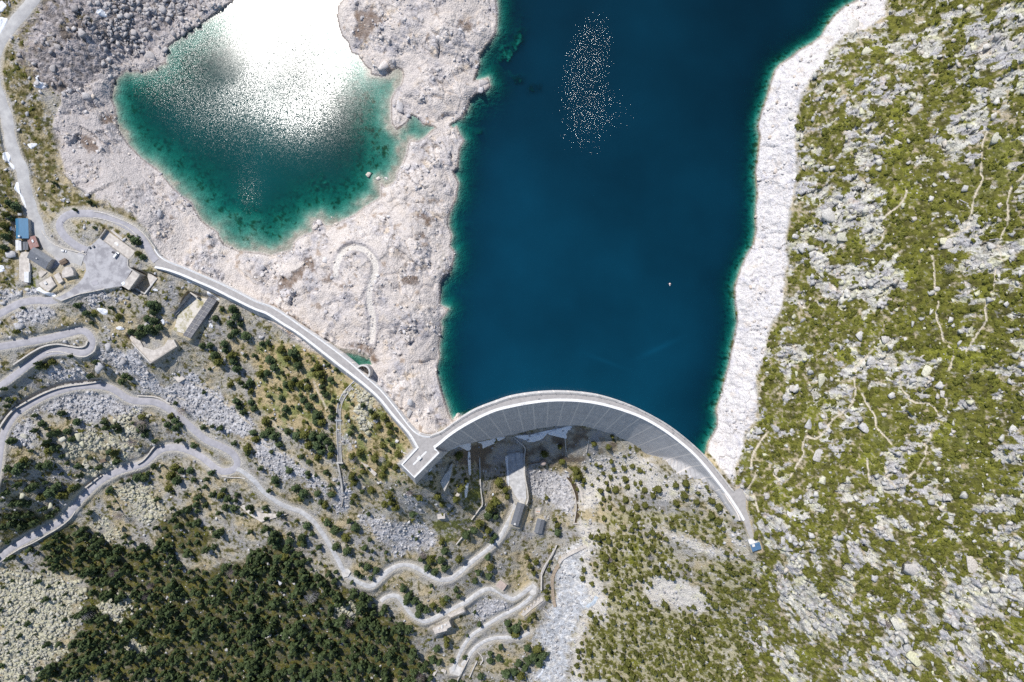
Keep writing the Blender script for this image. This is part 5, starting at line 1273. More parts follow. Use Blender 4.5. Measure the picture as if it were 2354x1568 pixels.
settle(MB().prism([W(p[0], p[1], z_)[:2] for p, z_ in zip(pa, (14, 9, 8.2, 8, 13.5))], 4, [14, 9, 8.2, 8, 13.5]).build('wall', m_conc_grey, t))
settle(MB().prism([W(p[0], p[1], 12)[:2] for p in V('C', [(632, 236), (640, 232), (700, 268), (690, 282)])], 5, 11).build('cross_wall', m_slab, t))
t = slab('small_slab_bench', 'lone pale concrete block among rocks above the hairpin bend', 'block', (0, 1), [(948, 1368), (1004, 1370), (1004, 1388), (948, 1386)], 11.5, 1)

def wall(name, label, view, P, h, th, mat, below=3, group=None, zs=None, cat='wall', capmat=None):
    p = smooth(np.array(V(view, P), float), 4)
    if zs is not None:
        z = np.interp(np.linspace(0, 1, len(p)), np.linspace(0, 1, len(zs)), zs)
    else:
        _, _, z = gp(p[:, 0], p[:, 1]); z = np.convolve(np.pad(z, 5, mode='edge'), np.ones(11) / 11, 'valid') + h
    a3 = W2(p, z)
    t = empty(name, tuple(a3[len(a3) // 2]), label, cat, group)
    settle(MB().sweep(a3, [(-th / 2, -h - below), (th / 2, -h - below), (th / 2, -.12), (-th / 2, -.12)]).build('wall', mat, t))
    settle(MB().sweep(a3, [(-th / 2 - .08, -.2), (th / 2 + .08, -.2), (th / 2 + .08, 0), (-th / 2 - .08, 0)]).build('coping', capmat or m_stone_pale, t))
    return t
wall('stone_wall', 'long dry stone wall running down from the shaded foot of the arch dam', 'D', [(802, 335), (806, 450), (808, 560), (816, 650), (828, 755), (800, 800), (730, 896)], 1.2, .9, m_stone)
wall('stone_wall', 'pale low wall along the eastern side of the white gravel yard', 'E', [(168, 88), (205, 120), (250, 165), (247, 230), (246, 300), (252, 380), (268, 470), (272, 530), (262, 570)], 1.3, .9, m_stone)
t = empty('wedge_wall', W(*V('D', [(535, 500)])[0], -55), 'wedge shaped concrete training wall curving below the helicopter block', 'wall')
P_ = V('D', [(560, 388), (556, 430), (548, 480), (530, 550), (488, 642)]); P2_ = V('D', [(540, 400), (520, 450), (490, 490), (450, 560), (485, 640)])
z_ = [float(gz(*p)) + 5 for p in P_]; z2_ = [float(gz(*p)) + .6 for p in P2_]
vs = [W(p[0], p[1], zz_) for p, zz_ in zip(P_, z_)] + [W(p[0], p[1], zz_) for p, zz_ in zip(P2_, z2_)] + [(W(p[0], p[1], zz_)[0], W(p[0], p[1], zz_)[1], zz_ - 9) for p, zz_ in zip(P_, z_)]
fs = [(i, i + 1, 6 + i, 5 + i) for i in range(4)] + [(i, 10 + i, 11 + i, i + 1) for i in range(4)]
settle(MB().add(vs, fs).build('wall', m_stone_pale, t))
wall('curved_wall', 'curved stone retaining wall above the middle bend of the long road', (0, 2), [(-10, 800), (20, 750), (70, 680), (130, 620), (200, 580), (280, 535), (400, 475), (520, 430), (640, 405), (760, 390), (880, 372), (930, 362)], 2.6, 1.2, m_stone)
wall('curved_wall', 'long curved stone wall above the lower arm of the hairpin road', (0, 2), [(1250, 1130), (1310, 1095), (1360, 1040), (1400, 985), (1435, 950)], 2.6, 1.0, m_stone)
wall('curved_wall', 'short stone wall on the bank above the lowest road bend', (0, 2), [(780, 1345), (840, 1300), (890, 1260), (930, 1232)], 2.4, 1.0, m_stone)
wall('retaining_wall', 'pale retaining wall holding the gravel ledge above the long road', (0, 2), [(1255, 500), (1330, 502), (1430, 512), (1500, 540), (1560, 575)], 1.6, .9, m_stone_pale)
wall('retaining_wall', 'dark stone wall around the inner side of the topmost hairpin', (0, 2), [(120, 215), (200, 160), (300, 95), (400, 45), (520, 25), (620, 40), (720, 55), (780, 40), (800, 0)], 2.2, 1.0, m_stone)
wall('guard_wall', 'low crenellated guard wall on the outer edge of the loop road', (0, 1), [(860, 375), (960, 393), (1060, 430), (1160, 470), (1250, 520), (1330, 590), (1390, 665), (1425, 715)], .9, .6, m_stone_pale)
wall('guard_wall', 'pale guard wall around the outer edge of the topmost hairpin', (0, 2), [(420, 108), (480, 95), (560, 98), (640, 118), (700, 135), (770, 142), (820, 122), (865, 88), (880, 40)], .8, .6, m_stone_pale)
wall('guard_wall', 'pale guard wall along the outer side of the lower hairpin', (0, 2), [(2040, 1240), (2120, 1250), (2200, 1252), (2250, 1262)], .9, .6, m_stone_pale)
wall('guard_wall', 'low guard wall beside the road leaving the car park downhill', (0, 1), [(560, 1195), (640, 1165), (720, 1135), (800, 1118), (900, 1098), (960, 1085)], .9, .6, m_stone_pale)
wall('guard_wall', 'kerb wall between the western road and the brown grass of the loop', 'A', [(332, 200), (345, 240), (400, 310), (470, 365), (560, 405), (640, 425), (720, 445), (800, 470)], .8, .6, m_stone_pale)
wall('guard_wall', 'low inner kerb wall on the inside of the loop road', 'B', [(140, 28), (240, 45), (340, 75), (430, 100), (500, 135), (570, 190), (620, 240)], .6, .5, m_stone_pale)
wall('guard_wall', 'rough stone guard wall along the shaded road at the western edge', (0, 3), [(690, 0), (640, 70), (540, 150), (430, 215), (300, 290), (180, 345), (60, 420), (0, 465)], .8, .6, m_stone)
wall('stream_wall', 'tall stone bank wall between the turning place and the stream', 'K', [(943, 0), (910, 60), (862, 140), (856, 200), (855, 275)], 3.5, 1.3, m_stone)
wall('stream_wall', 'thin pale wall ending at the grey river gravel', 'K', [(870, 408), (890, 425), (905, 440)], 1.5, .8, m_stone_pale)
wall('ruin_wall', 'straight pale ruin wall beside the end of the lower track', 'K', [(283, 893), (310, 840), (340, 780), (362, 738)], 2.0, .9, m_slab)
wall('ruin_wall', 'isolated straight wall on rubble near the stream', 'K', [(368, 866), (390, 815), (420, 752)], 2.0, .9, m_slab)
wall('ruin_wall', 'short bent wall fragment on dry grass near the single round pine', 'K', [(425, 692), (445, 715), (460, 745), (440, 780)], 1.4, .9, m_slab)
wall('lattice_beam', 'straight concrete beam dropping from the pumping shell to the rocks', 'B', [(776, 716), (830, 748), (892, 790)], .6, .8, m_slab, zs=[15, 12, 10])
wall('dam_footwall', 'thin dark wall climbing the brown slope in the shadow of the arch dam', 'E', [(534, 70), (540, 120), (547, 195)], 1.0, .7, m_stone)
wall('dam_footwall', 'slender kerb on the brown slope east of the snow at the dam foot', 'E', [(715, 70), (705, 130), (690, 200)], 1.0, .7, m_stone)
wall('forest_wall', 'pale bench like wall lost in the dense forest', (1, 3), [(80, 1160), (150, 1140), (240, 1140), (310, 1160)], 1.2, 1.6, m_slab)

def deckslab(name, label, cat, view, P, h, mat=None, extra=None):
    pts = V(view, P); zg = float(np.mean([gz(*p[:2]) for p in pts])); return slab(name, label, cat, view, P, zg + h, h, mat)
t = deckslab('ruined_barracks', 'long pale ruined building with low broken walls on a grassy ledge', 'ruin', 'K', [(118, 536), (230, 482), (246, 520), (220, 534), (216, 548), (136, 571)], 3.2)
z_ = 0
for (cx, cy, a_, b_) in ((160, 530, 14, 10), (182, 520, 10, 22), (205, 508, 16, 8)):
    zt = float(gz(*V('K', [(185, 525)])[0])) + 3.8
    on(t, 'K', [(cx - a_ / 2, cy - b_ / 2), (cx + a_ / 2, cy - b_ / 2), (cx + a_ / 2, cy + b_ / 2), (cx - a_ / 2, cy + b_ / 2)], zt - 1.2, zt, 'inner_wall', m_wallw)
deckslab('concrete_pad', 'empty pale concrete pad beside the middle track', 'pad', 'K', [(220, 440), (320, 396), (338, 416), (240, 460)], .6)
t = deckslab('long_foundation', 'long narrow foundation with a row of low walls above the stream', 'foundation', 'K', [(716, 436), (780, 388), (862, 318), (872, 342), (800, 398), (735, 452)], 1.2)
zt = float(gz(*V('K', [(795, 385)])[0])) + 2.2
for k_ in range(5):
    f_ = k_ / 4; cx, cy = 735 + 100 * f_, 418 - 82 * f_
    on(t, 'K', [(cx - 8, cy - 4), (cx + 6, cy - 9), (cx + 10, cy + 2), (cx - 4, cy + 7)], zt - 2, zt, 'inner_wall', m_slab)
deckslab('square_slab', 'square flat concrete slab roof on the grass below the wedge wall', 'slab', 'D', [(424, 842), (490, 836), (494, 886), (426, 890)], 2.6)
deckslab('roadside_slab', 'long triangular concrete slab beside the gravel track below the hairpin', 'slab', 'P', [(552, 1165), (563, 1157), (600, 1180), (660, 1182), (600, 1200), (575, 1185)], 1.2)
deckslab('leaning_slab', 'narrow pale slab lying among pines below the spillway channel', 'slab', (1, 2), [(940, 1085), (965, 1078), (1110, 1215), (1090, 1240)], 1.2)
deckslab('track_slab', 'bright square concrete slab where the gravel track turns', 'slab', (1, 3), [(768, 530), (830, 505), (872, 555), (845, 600), (800, 612)], .5, m_conc)
deckslab('shed_slab', 'small pale slab beside a patch of green grass at the forest edge', 'slab', 'K', [(126, 822), (136, 806), (154, 818), (130, 856), (118, 850)], 1.0)
deckslab('shed_slab', 'weathered square slab next to the small pale slab at the forest edge', 'slab', 'K', [(165, 815), (180, 798), (213, 818), (205, 838)], 1.0)
t = deckslab('marked_slab', 'small square pale slab with three orange marks', 'slab', 'E', [(330, 600), (365, 603), (360, 637), (326, 632)], .8)
zt = float(np.mean([gz(*p) for p in V('E', [(330, 600), (365, 603), (360, 637), (326, 632)])])) + .8
for k_ in range(3):
    (px, py), = V('E', [(336 + 9 * k_, 622)]); x, y, _ = W(px, py, zt); settle(MB().box((x, y, zt + .02), (.6, .6, .04)).build('mark', m_orange, t))
on_ = deckslab('valve_forecourt', 'pale square forecourt slab touching the gable of the valve house', 'slab', 'E', [(206, 560), (222, 522), (246, 530), (248, 572)], .5, m_conc)
deckslab('cabin_terrace', 'white concrete terrace in front of the blue roofed cabin', 'terrace', 'F', [(628, 700), (655, 684), (700, 700), (738, 712), (655, 745), (640, 735)], .5, m_wallw)
deckslab('cracked_block', 'broken square concrete block with a hollow among bushes', 'block', 'D', [(505, 765), (540, 752), (556, 770), (530, 800)], 1.6)
deckslab('cracked_block', 'hollow concrete block standing uphill of another broken block', 'block', 'D', [(575, 670), (600, 650), (626, 672), (605, 696)], 1.6)
t = deckslab('pit_foundation', 'small square foundation ring on brown soil under the bastion', 'foundation', (0, 2), [(1590, 330), (1650, 290), (1700, 345), (1640, 380)], .8)
deckslab('wooden_pallet', 'square wooden deck lying on scree above the lower road', 'deck', (0, 2), [(918, 1070), (960, 1065), (972, 1105), (920, 1118)], .5, m_wood)
# water tank with its pipe, curved channel, aqueduct by the stream
(px, py), = V('E', [(382, 272)]); zg = float(gz(px, py)); x, y, _ = W(px, py, zg + 4)
t = empty('water_tank', (x, y, zg), 'round pale water tank at the end of a pipe bridge', 'tank')
q = MB()
for i in range(9):
    a, b = math.pi * (i / 9 - .5), math.pi * ((i + 1) / 9 - .5)
    q.cyl((x, y), 3.0 * math.cos(a) + .01, zg + 3.6 + 3.0 * math.sin(a), zg + 3.6 + 3.0 * math.sin(b), 20, 3.0 * math.cos(b) + .01)
settle(q.build('tank', m_pink, t)); settle(MB().cyl((x, y), 1.3, zg - 2, zg + 1.2, 12).build('stand', m_conc_old, t))
a = np.array([*W(*V('E', [(254, 287)])[0], zg + 5)]); b = np.array([x - 2.6, y, zg + 4])
t = empty('pipe_bridge', tuple((a + b) / 2), 'twin pipes on a light frame leading to the round tank', 'pipe')
for s_ in (-.7, .7): settle(MB().tube(a + [0, s_, 0], b + [0, s_, 0], .3, .3, 8).build('pipe', m_rail if s_ > 0 else m_galv, t))
for k_ in range(5):
    c = a + (b - a) * (k_ + .5) / 5; settle(MB().box((c[0], c[1], c[2] - 2), (.3, 1.8, 4)).build('trestle', m_slab, t))
cp = smooth(np.array(V('E', [(562, 368), (588, 400), (608, 440), (626, 490), (636, 545), (638, 600), (632, 650), (622, 706)])), 4); p3 = chan3(cp, .3)
t = empty('curved_channel', tuple(p3[len(p3) // 2]), 'curved concrete channel of still brown water on the pale slope', 'channel')
settle(MB().sweep(p3, [(2.4, -2.5), (4.4, -2.5), (4.4, .9), (2.4, .9)]).build('wall', m_slab, t)); settle(MB().sweep(p3, [(-3.2, -2.5), (-2.4, -2.5), (-2.4, .9), (-3.2, .9)]).build('wall', m_slab, t))
settle(MB().sweep(p3, [(-2.5, -2.5), (2.5, -2.5), (2.5, -.3), (-2.5, -.3)]).build('water', m_brown_w, t))
e = p3[-1]; settle(MB().box((e[0], e[1], e[2] - .5), (7.5, .9, 3.0), .1).build('weir', m_slab, t))
wall('aqueduct', 'pale concrete aqueduct bending across the top of the stream bed', (2, 3), [(685, 318), (600, 360), (520, 400), (460, 440), (430, 480)], 1.6, 2.6, m_slab, capmat=m_slab)
wall('aqueduct', 'brown concrete flume along the stream below the bending aqueduct', (2, 3), [(425, 500), (390, 560), (370, 640), (375, 760), (395, 880)], 1.0, 3.0, m_slab, capmat=M('flume_floor', (.45, .36, .27), var=.3))
wall('stream_wall', 'tall pale wall dropping from the small grey house to the turning place', (2, 3), [(410, 310), (370, 400), (310, 500), (272, 590), (270, 640)], 3.0, 1.2, m_stone)
wall('grass_wall', 'low wall at the foot of the green meadow below the arch dam', 'P', [(1080, 1217), (1062, 1235), (1048, 1252)], 2.5, .9, m_stone_pale)

# ================================================================== snow
def snow(label, view, P, th=.7, group=None):
    pts = smooth(np.array(V(view, P), float), 2.2, True)
    n_ = len(pts); c = pts.mean(0)
    jit = 1 + .07 * fbm(pts[:, 0] * 1.0, pts[:, 1] * 1.0, 6, 3, n_)[:, None]
    rings_ = []
    for f_, h_ in ((1.04, -.5), (1.0, .12), (.9, th * .6), (.7, th * .9), (.4, th), (.15, th * 1.02)):
        r = c + (pts - c) * f_ * jit
        x, y, z = gp(r[:, 0], r[:, 1]); rings_.append(np.stack([x, y, z + h_], 1))
    v = np.concatenate(rings_); m = len(rings_); f = []
    for k in range(m - 1):
        for i in range(n_):
            j = (i + 1) % n_; f.append((k * n_ + i, k * n_ + j, (k + 1) * n_ + j, (k + 1) * n_ + i))
    b0 = v.mean(0)
    o = MB().add(v - b0, f + [tuple((m - 1) * n_ + i for i in range(n_))]).build('snow_patch', m_snow)
    o.location = b0
    return tag(o, label, 'snow', 'snow patches')
snow('large ragged snow patch along the western foot of the arch dam face', 'D', [(505, 250), (540, 236), (580, 234), (620, 222), (680, 205), (722, 196), (722, 262), (690, 275), (650, 238), (600, 234), (560, 240), (540, 268), (512, 272)])
snow('snow patch with a bite along the dam toe beside the brown rocks', 'D', [(790, 202), (850, 190), (900, 178), (938, 165), (946, 204), (905, 226), (872, 240), (850, 250), (832, 254), (824, 215)])
snow('narrow snow wedge touching the concrete at the dam toe', 'D', [(962, 160), (1000, 158), (1032, 154), (1000, 172), (976, 190)])
snow('broad bright snow patch at the middle of the dam toe', 'E', [(185, 78), (300, 66), (400, 42), (480, 28), (574, 8), (577, 30), (552, 50), (547, 100), (538, 62), (500, 38), (445, 40), (405, 70), (372, 102), (302, 124), (252, 110), (200, 92)])
snow('small snow tongue on brown rock at the dam toe', 'E', [(50, 92), (80, 88), (108, 90), (70, 114), (54, 112)])
snow('long thin snow strip beside the meadow in the shaded valley', 'D', [(702, 288), (717, 290), (722, 350), (726, 480), (720, 496), (708, 488), (700, 420), (698, 340)])
snow('short snow strip below the long thin strip in the shaded valley', 'D', [(692, 556), (706, 562), (700, 620), (686, 698), (674, 694), (668, 640), (676, 590)])
snow('vertical snow strip along the western edge of the white gravel yard', 'D', [(1032, 345), (1058, 322), (1060, 400), (1070, 570), (1062, 588), (1046, 560), (1044, 440)])
snow('tiny snow patch on the green meadow by the stone wall', 'D', [(915, 660), (930, 656), (932, 674), (916, 682)])
snow('narrow snow sliver against the shaded wall of the helicopter block', 'D', [(345, 458), (378, 428), (382, 434), (356, 464)])
snow('tall snow strip filling the slot beside the slanted wall', 'C', [(652, 262), (658, 275), (600, 345), (545, 410), (538, 405), (556, 370), (606, 305)])
snow('snow wedge under the straight dam above the dark chute', 'C', [(786, 224), (830, 252), (890, 290), (880, 304), (840, 284), (795, 262)])
snow('little snow patch against the straight dam wall', 'C', [(618, 130), (640, 140), (662, 158), (640, 156), (618, 150)])
snow('snow patch in the rocks under the pumping shell', 'C', [(322, 216), (345, 202), (372, 222), (350, 226)])
snow('snow patch on rocks beneath the pines of the bastion', 'C', [(396, 470), (410, 462), (428, 480), (424, 512), (412, 508), (398, 486)])
snow('snow patch above the topmost hairpin bend', 'C', [(8, 540), (30, 528), (60, 528), (80, 548), (60, 556), (20, 552)])
snow('small triangular snow patch in a concrete corner among pines', 'C', [(800, 530), (815, 498), (838, 530), (828, 542)])
snow('long snow bank beside the western road near the top', (0, 0), [(0, 165), (40, 165), (70, 185), (40, 260), (0, 325), (-40, 330), (-50, 200)])
snow('snow bank at the corner west of the wide grey road', (0, 0), [(0, 20), (20, 10), (60, 60), (30, 100), (0, 115), (-60, 110), (-60, 20)])
snow('tapering snow bank along the western road by the blue lodge', (0, 1), [(130, 150), (165, 108), (180, 140), (190, 200), (225, 260), (248, 340), (235, 345), (200, 270), (180, 200), (140, 180)])
snow('snow patch on dry grass west of the road bend', (0, 0), [(30, 1410), (70, 1400), (100, 1440), (90, 1500), (130, 1520), (130, 1560), (105, 1540), (60, 1480), (28, 1465)])
snow('scattered white snow patch on grey rubble', (0, 0), [(330, 700), (355, 695), (365, 750), (420, 765), (430, 785), (380, 815), (310, 790), (330, 750)])
snow('snow patch on scree under the grey slope', (0, 0), [(885, 105), (930, 85), (960, 110), (985, 150), (940, 155), (890, 125)])
snow('small snow patch beside olive bushes on the bank', (0, 0), [(255, 1325), (330, 1318), (340, 1330), (300, 1370), (270, 1360)])
snow('big snow patch at the western edge below the huts', (0, 1), [(-60, 860), (0, 865), (40, 880), (42, 920), (0, 935), (-60, 930)])
snow('long snow bank beside the ruined foundation and the road', (0, 1), [(340, 1080), (370, 1075), (420, 1110), (500, 1130), (510, 1155), (450, 1150), (380, 1120), (338, 1100)])
snow('snow patch on the rocks below the roadside wall', (0, 1), [(895, 1268), (950, 1265), (990, 1290), (980, 1325), (940, 1320), (905, 1290)])
snow('small snow heap on the concrete viewing terrace', 'B', [(366, 298), (390, 292), (412, 315), (400, 330), (380, 312)], .5)
snow('small snow heap on the roof slab of the pumping shell', 'B', [(510, 732), (540, 715), (552, 740), (530, 756)], .5)
snow('snow along the eastern wall of the blue roofed lodge', 'A', [(186, 190), (196, 185), (204, 240), (200, 262), (188, 250)], .6)
snow('snow patch beside the white roofed hut', 'A', [(0, 180), (30, 178), (52, 200), (50, 235), (30, 215), (0, 215)], .6)
snow('snow edge along the stream beneath the dark riverside pines', 'K', [(826, 858), (850, 835), (868, 785), (876, 790), (866, 830), (840, 864), (818, 866)], .6)
# the roof and terrace heaps sit on concrete, not on the land
for o in list(COL.objects):
    if o.name.startswith('snow_patch') and 'roof slab' in o['label']: o.location.z += 22.35 - 12.0 - .2
    if o.name.startswith('snow_patch') and 'viewing terrace' in o['label']: o.location.z += .5

# ================================================================== vehicles, people, small things
m_carw = M('white_car_paint', (.80, .80, .80), var=.04, rough=.3, spec=.5)
m_tyre = M('tyre', (.025, .025, .027), var=.1)
m_lamp = M('headlamp_glass', (.7, .7, .68), var=.05, rough=.2)
m_cloth = M('dark_blue_clothes', (.05, .07, .16), var=.2); m_cloth2 = M('grey_clothes', (.20, .20, .22), var=.2); m_skin = M('skin', (.55, .36, .27), var=.05); m_hair = M('dark_hair', (.04, .03, .02), var=.1)
def car(label, px, py, ang, L, Wd, Hh, van=False):
    x, y, z = W(px, py, 22.0)
    t = empty('parked_van' if van else 'parked_car', (x, y, 22.0), label, 'van' if van else 'car', None, math.radians(ang))
    a = L / 2; b = Wd / 2
    prof = [(-a, .35), (-a, .95), (-a + .12, 1.05), (a * .52, 1.02), (a - .08, .85), (a, .55), (a, .35)] if not van else [(-a, .35), (-a, 1.1), (a * .72, 1.15), (a - .05, .95), (a, .6), (a, .35)]
    v = [(p[0], -b, p[1]) for p in prof] + [(p[0], b, p[1]) for p in prof]; n_ = len(prof)
    MB().add(v, [tuple(range(n_)), tuple(range(2 * n_ - 1, n_ - 1, -1))] + [(i, n_ + i, n_ + (i + 1) % n_, (i + 1) % n_) for i in range(n_)]).build('body', m_carw, t, bevel=.06)
    c = [(-a + .25, 1.0), (-a + .55, Hh), (a * .18, Hh), (a * .55, 1.0)] if not van else [(-a + .05, 1.08), (-a + .12, Hh), (a * .42, Hh), (a * .72, 1.1)]
    bi = b - .1; bt = b - .22
    v = [(c[0][0], -bi, c[0][1]), (c[1][0], -bt, c[1][1]), (c[2][0], -bt, c[2][1]), (c[3][0], -bi, c[3][1])]; v += [(p[0], -p[1], p[2]) for p in v]
    MB().add(v, [(0, 1, 2, 3), (7, 6, 5, 4), (0, 4, 5, 1), (1, 5, 6, 2), (2, 6, 7, 3), (3, 7, 4, 0)]).build('window', m_glass, t)
    MB().box(((c[1][0] + c[2][0]) / 2, 0, Hh + .03), (c[2][0] - c[1][0] + .1, 2 * bt + .06, .08)).build('roof', m_carw, t, bevel=.03)
    for sx in (-.62, .64):
        for sy in (-1, 1):
            w_ = MB(); w_.tube((sx * a, sy * (b - .22), .33), (sx * a, sy * (b + .01), .33), .33, .33, 14); wo = w_.build('wheel', m_tyre, t)
            MB().tube((sx * a, sy * (b - .05), .33), (sx * a, sy * (b + .03), .33), .19, .19, 10).build('rim', m_galv, wo)
    for sy in (-1, 1):
        MB().box((a - .05, sy * (b - .3), .72), (.16, .38, .2)).build('headlight', m_lamp, t)
        MB().box((-a + .02, sy * (b - .25), .82), (.1, .25, .2)).build('tail_light', m_rust, t)
        MB().box((a * .42, sy * (b + .1), 1.05), (.15, .22, .16)).build('mirror', m_carw, t)
    return t
(p_, ), (p2_, ) = V('A', [(574, 435)]), V('B', [(388, 426)])
car('small white car parked on the forecourt beside the curved kerb wall', *p_, -12, 4.2, 1.75, 1.48)
car('white van parked on the car park against the terrace kerb', *p2_, 53, 5.3, 2.0, 1.95, True)
def motorbike(label, px, py, ang):
    x, y, z = W(px, py, 22.0)
    t = empty('motorcycle', (x, y, 22.0), label, 'motorcycle', None, math.radians(ang))
    for sx in (-.72, .72):
        q = MB()
        for k in range(16):
            a0, a1 = 6.2832 * k / 16, 6.2832 * (k + 1) / 16
            q.tube((sx + .27 * math.cos(a0), 0, .32 + .27 * math.sin(a0)), (sx + .27 * math.cos(a1), 0, .32 + .27 * math.sin(a1)), .06, .06, 6)
        q.build('wheel', m_tyre, t)
    q = MB().tube((-.72, 0, .32), (0, 0, .55), .06, .06).tube((0, 0, .45), (.45, 0, .85), .07, .07).tube((.72, 0, .32), (.42, 0, 1.0), .05, .05); q.box((-.02, 0, .48), (.5, .3, .38)); q.build('frame', m_dark, t, bevel=.01)
    MB().box((.18, 0, .88), (.5, .3, .24)).build('fuel_tank', m_cloth, t, bevel=.06)
    MB().box((-.38, 0, .82), (.7, .28, .12)).build('seat', m_dark, t, bevel=.04)
    MB().tube((.42, -.38, 1.05), (.42, .38, 1.05), .025, .025).build('handlebar', m_galv, t)
    for s_ in (-1, 1): MB().box((-.62, s_ * .3, .7), (.5, .22, .36)).build('pannier', m_dark, t, bevel=.04)
(a1, ), (a2, ) = V('B', [(346, 390)]), V('B', [(360, 397)])
motorbike('dark touring motorcycle parked farther from the white van', *a1, 60); motorbike('dark touring motorcycle parked nearer the white van', *a2, 55)

def person(label, pos, ang, pose, cloth, legs):
    """one skinned body; pose gives the joints in metres (x forward)"""
    J, E, Rr = pose
    me = bpy.data.meshes.new('person'); me.from_pydata(J, E, [])
    o = bpy.data.objects.new('person', me); link(o); o.location = pos; o.rotation_euler = (0, 0, math.radians(ang))
    sk = o.modifiers.new('skin', 'SKIN'); sk.use_smooth_shade = True
    for i, r in enumerate(Rr): me.skin_vertices[0].data[i].radius = (r, r)
    me.skin_vertices[0].data[0].use_root = True
    o.modifiers.new('sub', 'SUBSURF').levels = 1
    me.materials.append(cloth)
    tag(o, label, 'person')
    hx = J[3]
    h = MB(); 
    for i in range(6):
        a, b = math.pi * (i / 6 - .5), math.pi * ((i + 1) / 6 - .5)
        h.cyl((hx[0], hx[1]), .115 * math.cos(a) + .005, hx[2] + .02 + .135 * math.sin(a), hx[2] + .02 + .135 * math.sin(b), 12, .115 * math.cos(b) + .005)
    h.build('head', m_skin, o)
    h = MB()
    for i in range(3):
        a, b = math.pi * (.12 + i * .127), math.pi * (.12 + (i + 1) * .127)
        h.cyl((hx[0] - .02, hx[1]), .13 * math.cos(a) + .004, hx[2] + .03 + .15 * math.sin(a), hx[2] + .03 + .15 * math.sin(b), 12, .13 * math.cos(b) + .004)
    h.build('hair', m_hair, o)
    return o
STAND = ([(0, 0, .95), (0, 0, 1.22), (0, 0, 1.45), (.02, 0, 1.62), (0, .11, .88), (.03, .12, .48), (0, .13, .08), (.13, .14, .04), (0, -.11, .88), (.05, -.12, .48), (.03, -.13, .08), (.16, -.14, .04), (0, .2, 1.40), (.03, .27, 1.12), (.10, .25, .86), (0, -.2, 1.40), (.05, -.27, 1.12), (.16, -.22, .90)],
         [(0, 1), (1, 2), (2, 3), (0, 4), (4, 5), (5, 6), (6, 7), (0, 8), (8, 9), (9, 10), (10, 11), (2, 12), (12, 13), (13, 14), (2, 15), (15, 16), (16, 17)],
         [.14, .15, .11, .06, .10, .07, .05, .04, .10, .07, .05, .04, .07, .05, .035, .07, .05, .035])
RIDE = ([(-.25, 0, .98), (-.08, 0, 1.2), (.1, 0, 1.38), (.22, 0, 1.53), (-.22, .1, .95), (.12, .11, .72), (-.02, .12, .35), (.1, .12, .3), (-.22, -.1, .95), (.15, -.11, .62), (.0, -.12, .22), (.12, -.12, .18), (.1, .18, 1.34), (.28, .22, 1.12), (.46, .22, 1.0), (.1, -.18, 1.34), (.28, -.22, 1.12), (.46, -.22, 1.0)], STAND[1], STAND[2])
(p_, ) = V('A', [(563, 132)])
zc = 22.8; x, y, _ = W(*p_, zc)
bk = empty('bicycle', (x, y, zc + .02), 'bicycle under a rider on the inner bend of the loop road', 'bicycle', None, math.radians(-60))
for sx in (-.5, .5):
    q = MB()
    for k in range(18):
        a0, a1 = 6.2832 * k / 18, 6.2832 * (k + 1) / 18
        q.tube((sx + .32 * math.cos(a0), 0, .34 + .32 * math.sin(a0)), (sx + .32 * math.cos(a1), 0, .34 + .32 * math.sin(a1)), .022, .022, 5)
    for k in range(8): q.tube((sx, 0, .34), (sx + .32 * math.cos(k * .785), 0, .34 + .32 * math.sin(k * .785)), .004, .004, 4)
    q.build('wheel', m_tyre, bk)
MB().tube((-.5, 0, .34), (-.22, 0, .85), .018, .018).tube((-.5, 0, .34), (-.05, 0, .3), .016, .016).tube((-.05, 0, .3), (-.22, 0, .85), .02, .02).tube((-.05, 0, .3), (.38, 0, .82), .022, .022).tube((-.2, 0, .8), (.36, 0, .86), .02, .02).tube((.5, 0, .34), (.36, 0, .95), .018, .018).build('frame', m_dark, bk)
MB().box((-.25, 0, .9), (.26, .14, .05)).build('saddle', m_dark, bk); MB().tube((.42, -.23, 1.0), (.42, .23, 1.0), .014, .014).build('handlebar', m_galv, bk)
person('cyclist in dark clothes riding round the loop road', (x, y, zc + .02), -60, RIDE, m_cloth, m_cloth)
for i, ((cx, cy), nm) in enumerate(zip(((86, 580), (100, 577), (117, 575)), ('westernmost of three walkers at the white parapet of the arch dam', 'walker between two others at the white parapet of the arch dam', 'easternmost of three walkers at the white parapet of the arch dam'))):
    (p_, ) = V((2, 2), [(cx, cy - 2)]); x, y, _ = W(*p_, CREST)
    person(nm, (x, y, CREST + .04), (40, 120, -70)[i], STAND, (m_cloth, m_cloth2, m_cloth)[i], None)
# buoy
(p_, ) = V((2, 1), [(1449, 1042)]); x, y, _ = W(*p_, 0)
t = empty('buoy', (x, y, 0), 'small pinkish white buoy floating alone on the deep blue lake', 'buoy')
q = MB()
for i in range(8):
    a, b = math.pi * (i / 8 - .5), math.pi * ((i + 1) / 8 - .5); q.cyl((0, 0), .85 * math.cos(a) + .01, .25 + .85 * math.sin(a), .25 + .85 * math.sin(b), 16, .85 * math.cos(b) + .01)
q.build('float', M('pale_pink_plastic', (.80, .62, .56), var=.05, rough=.4), t); MB().cyl((0, 0), .12, 1.0, 1.9, 8).build('post', m_galv, t); MB().box((0, -.9, .2), (.5, 1.3, .2)).build('tail', m_carw, t)
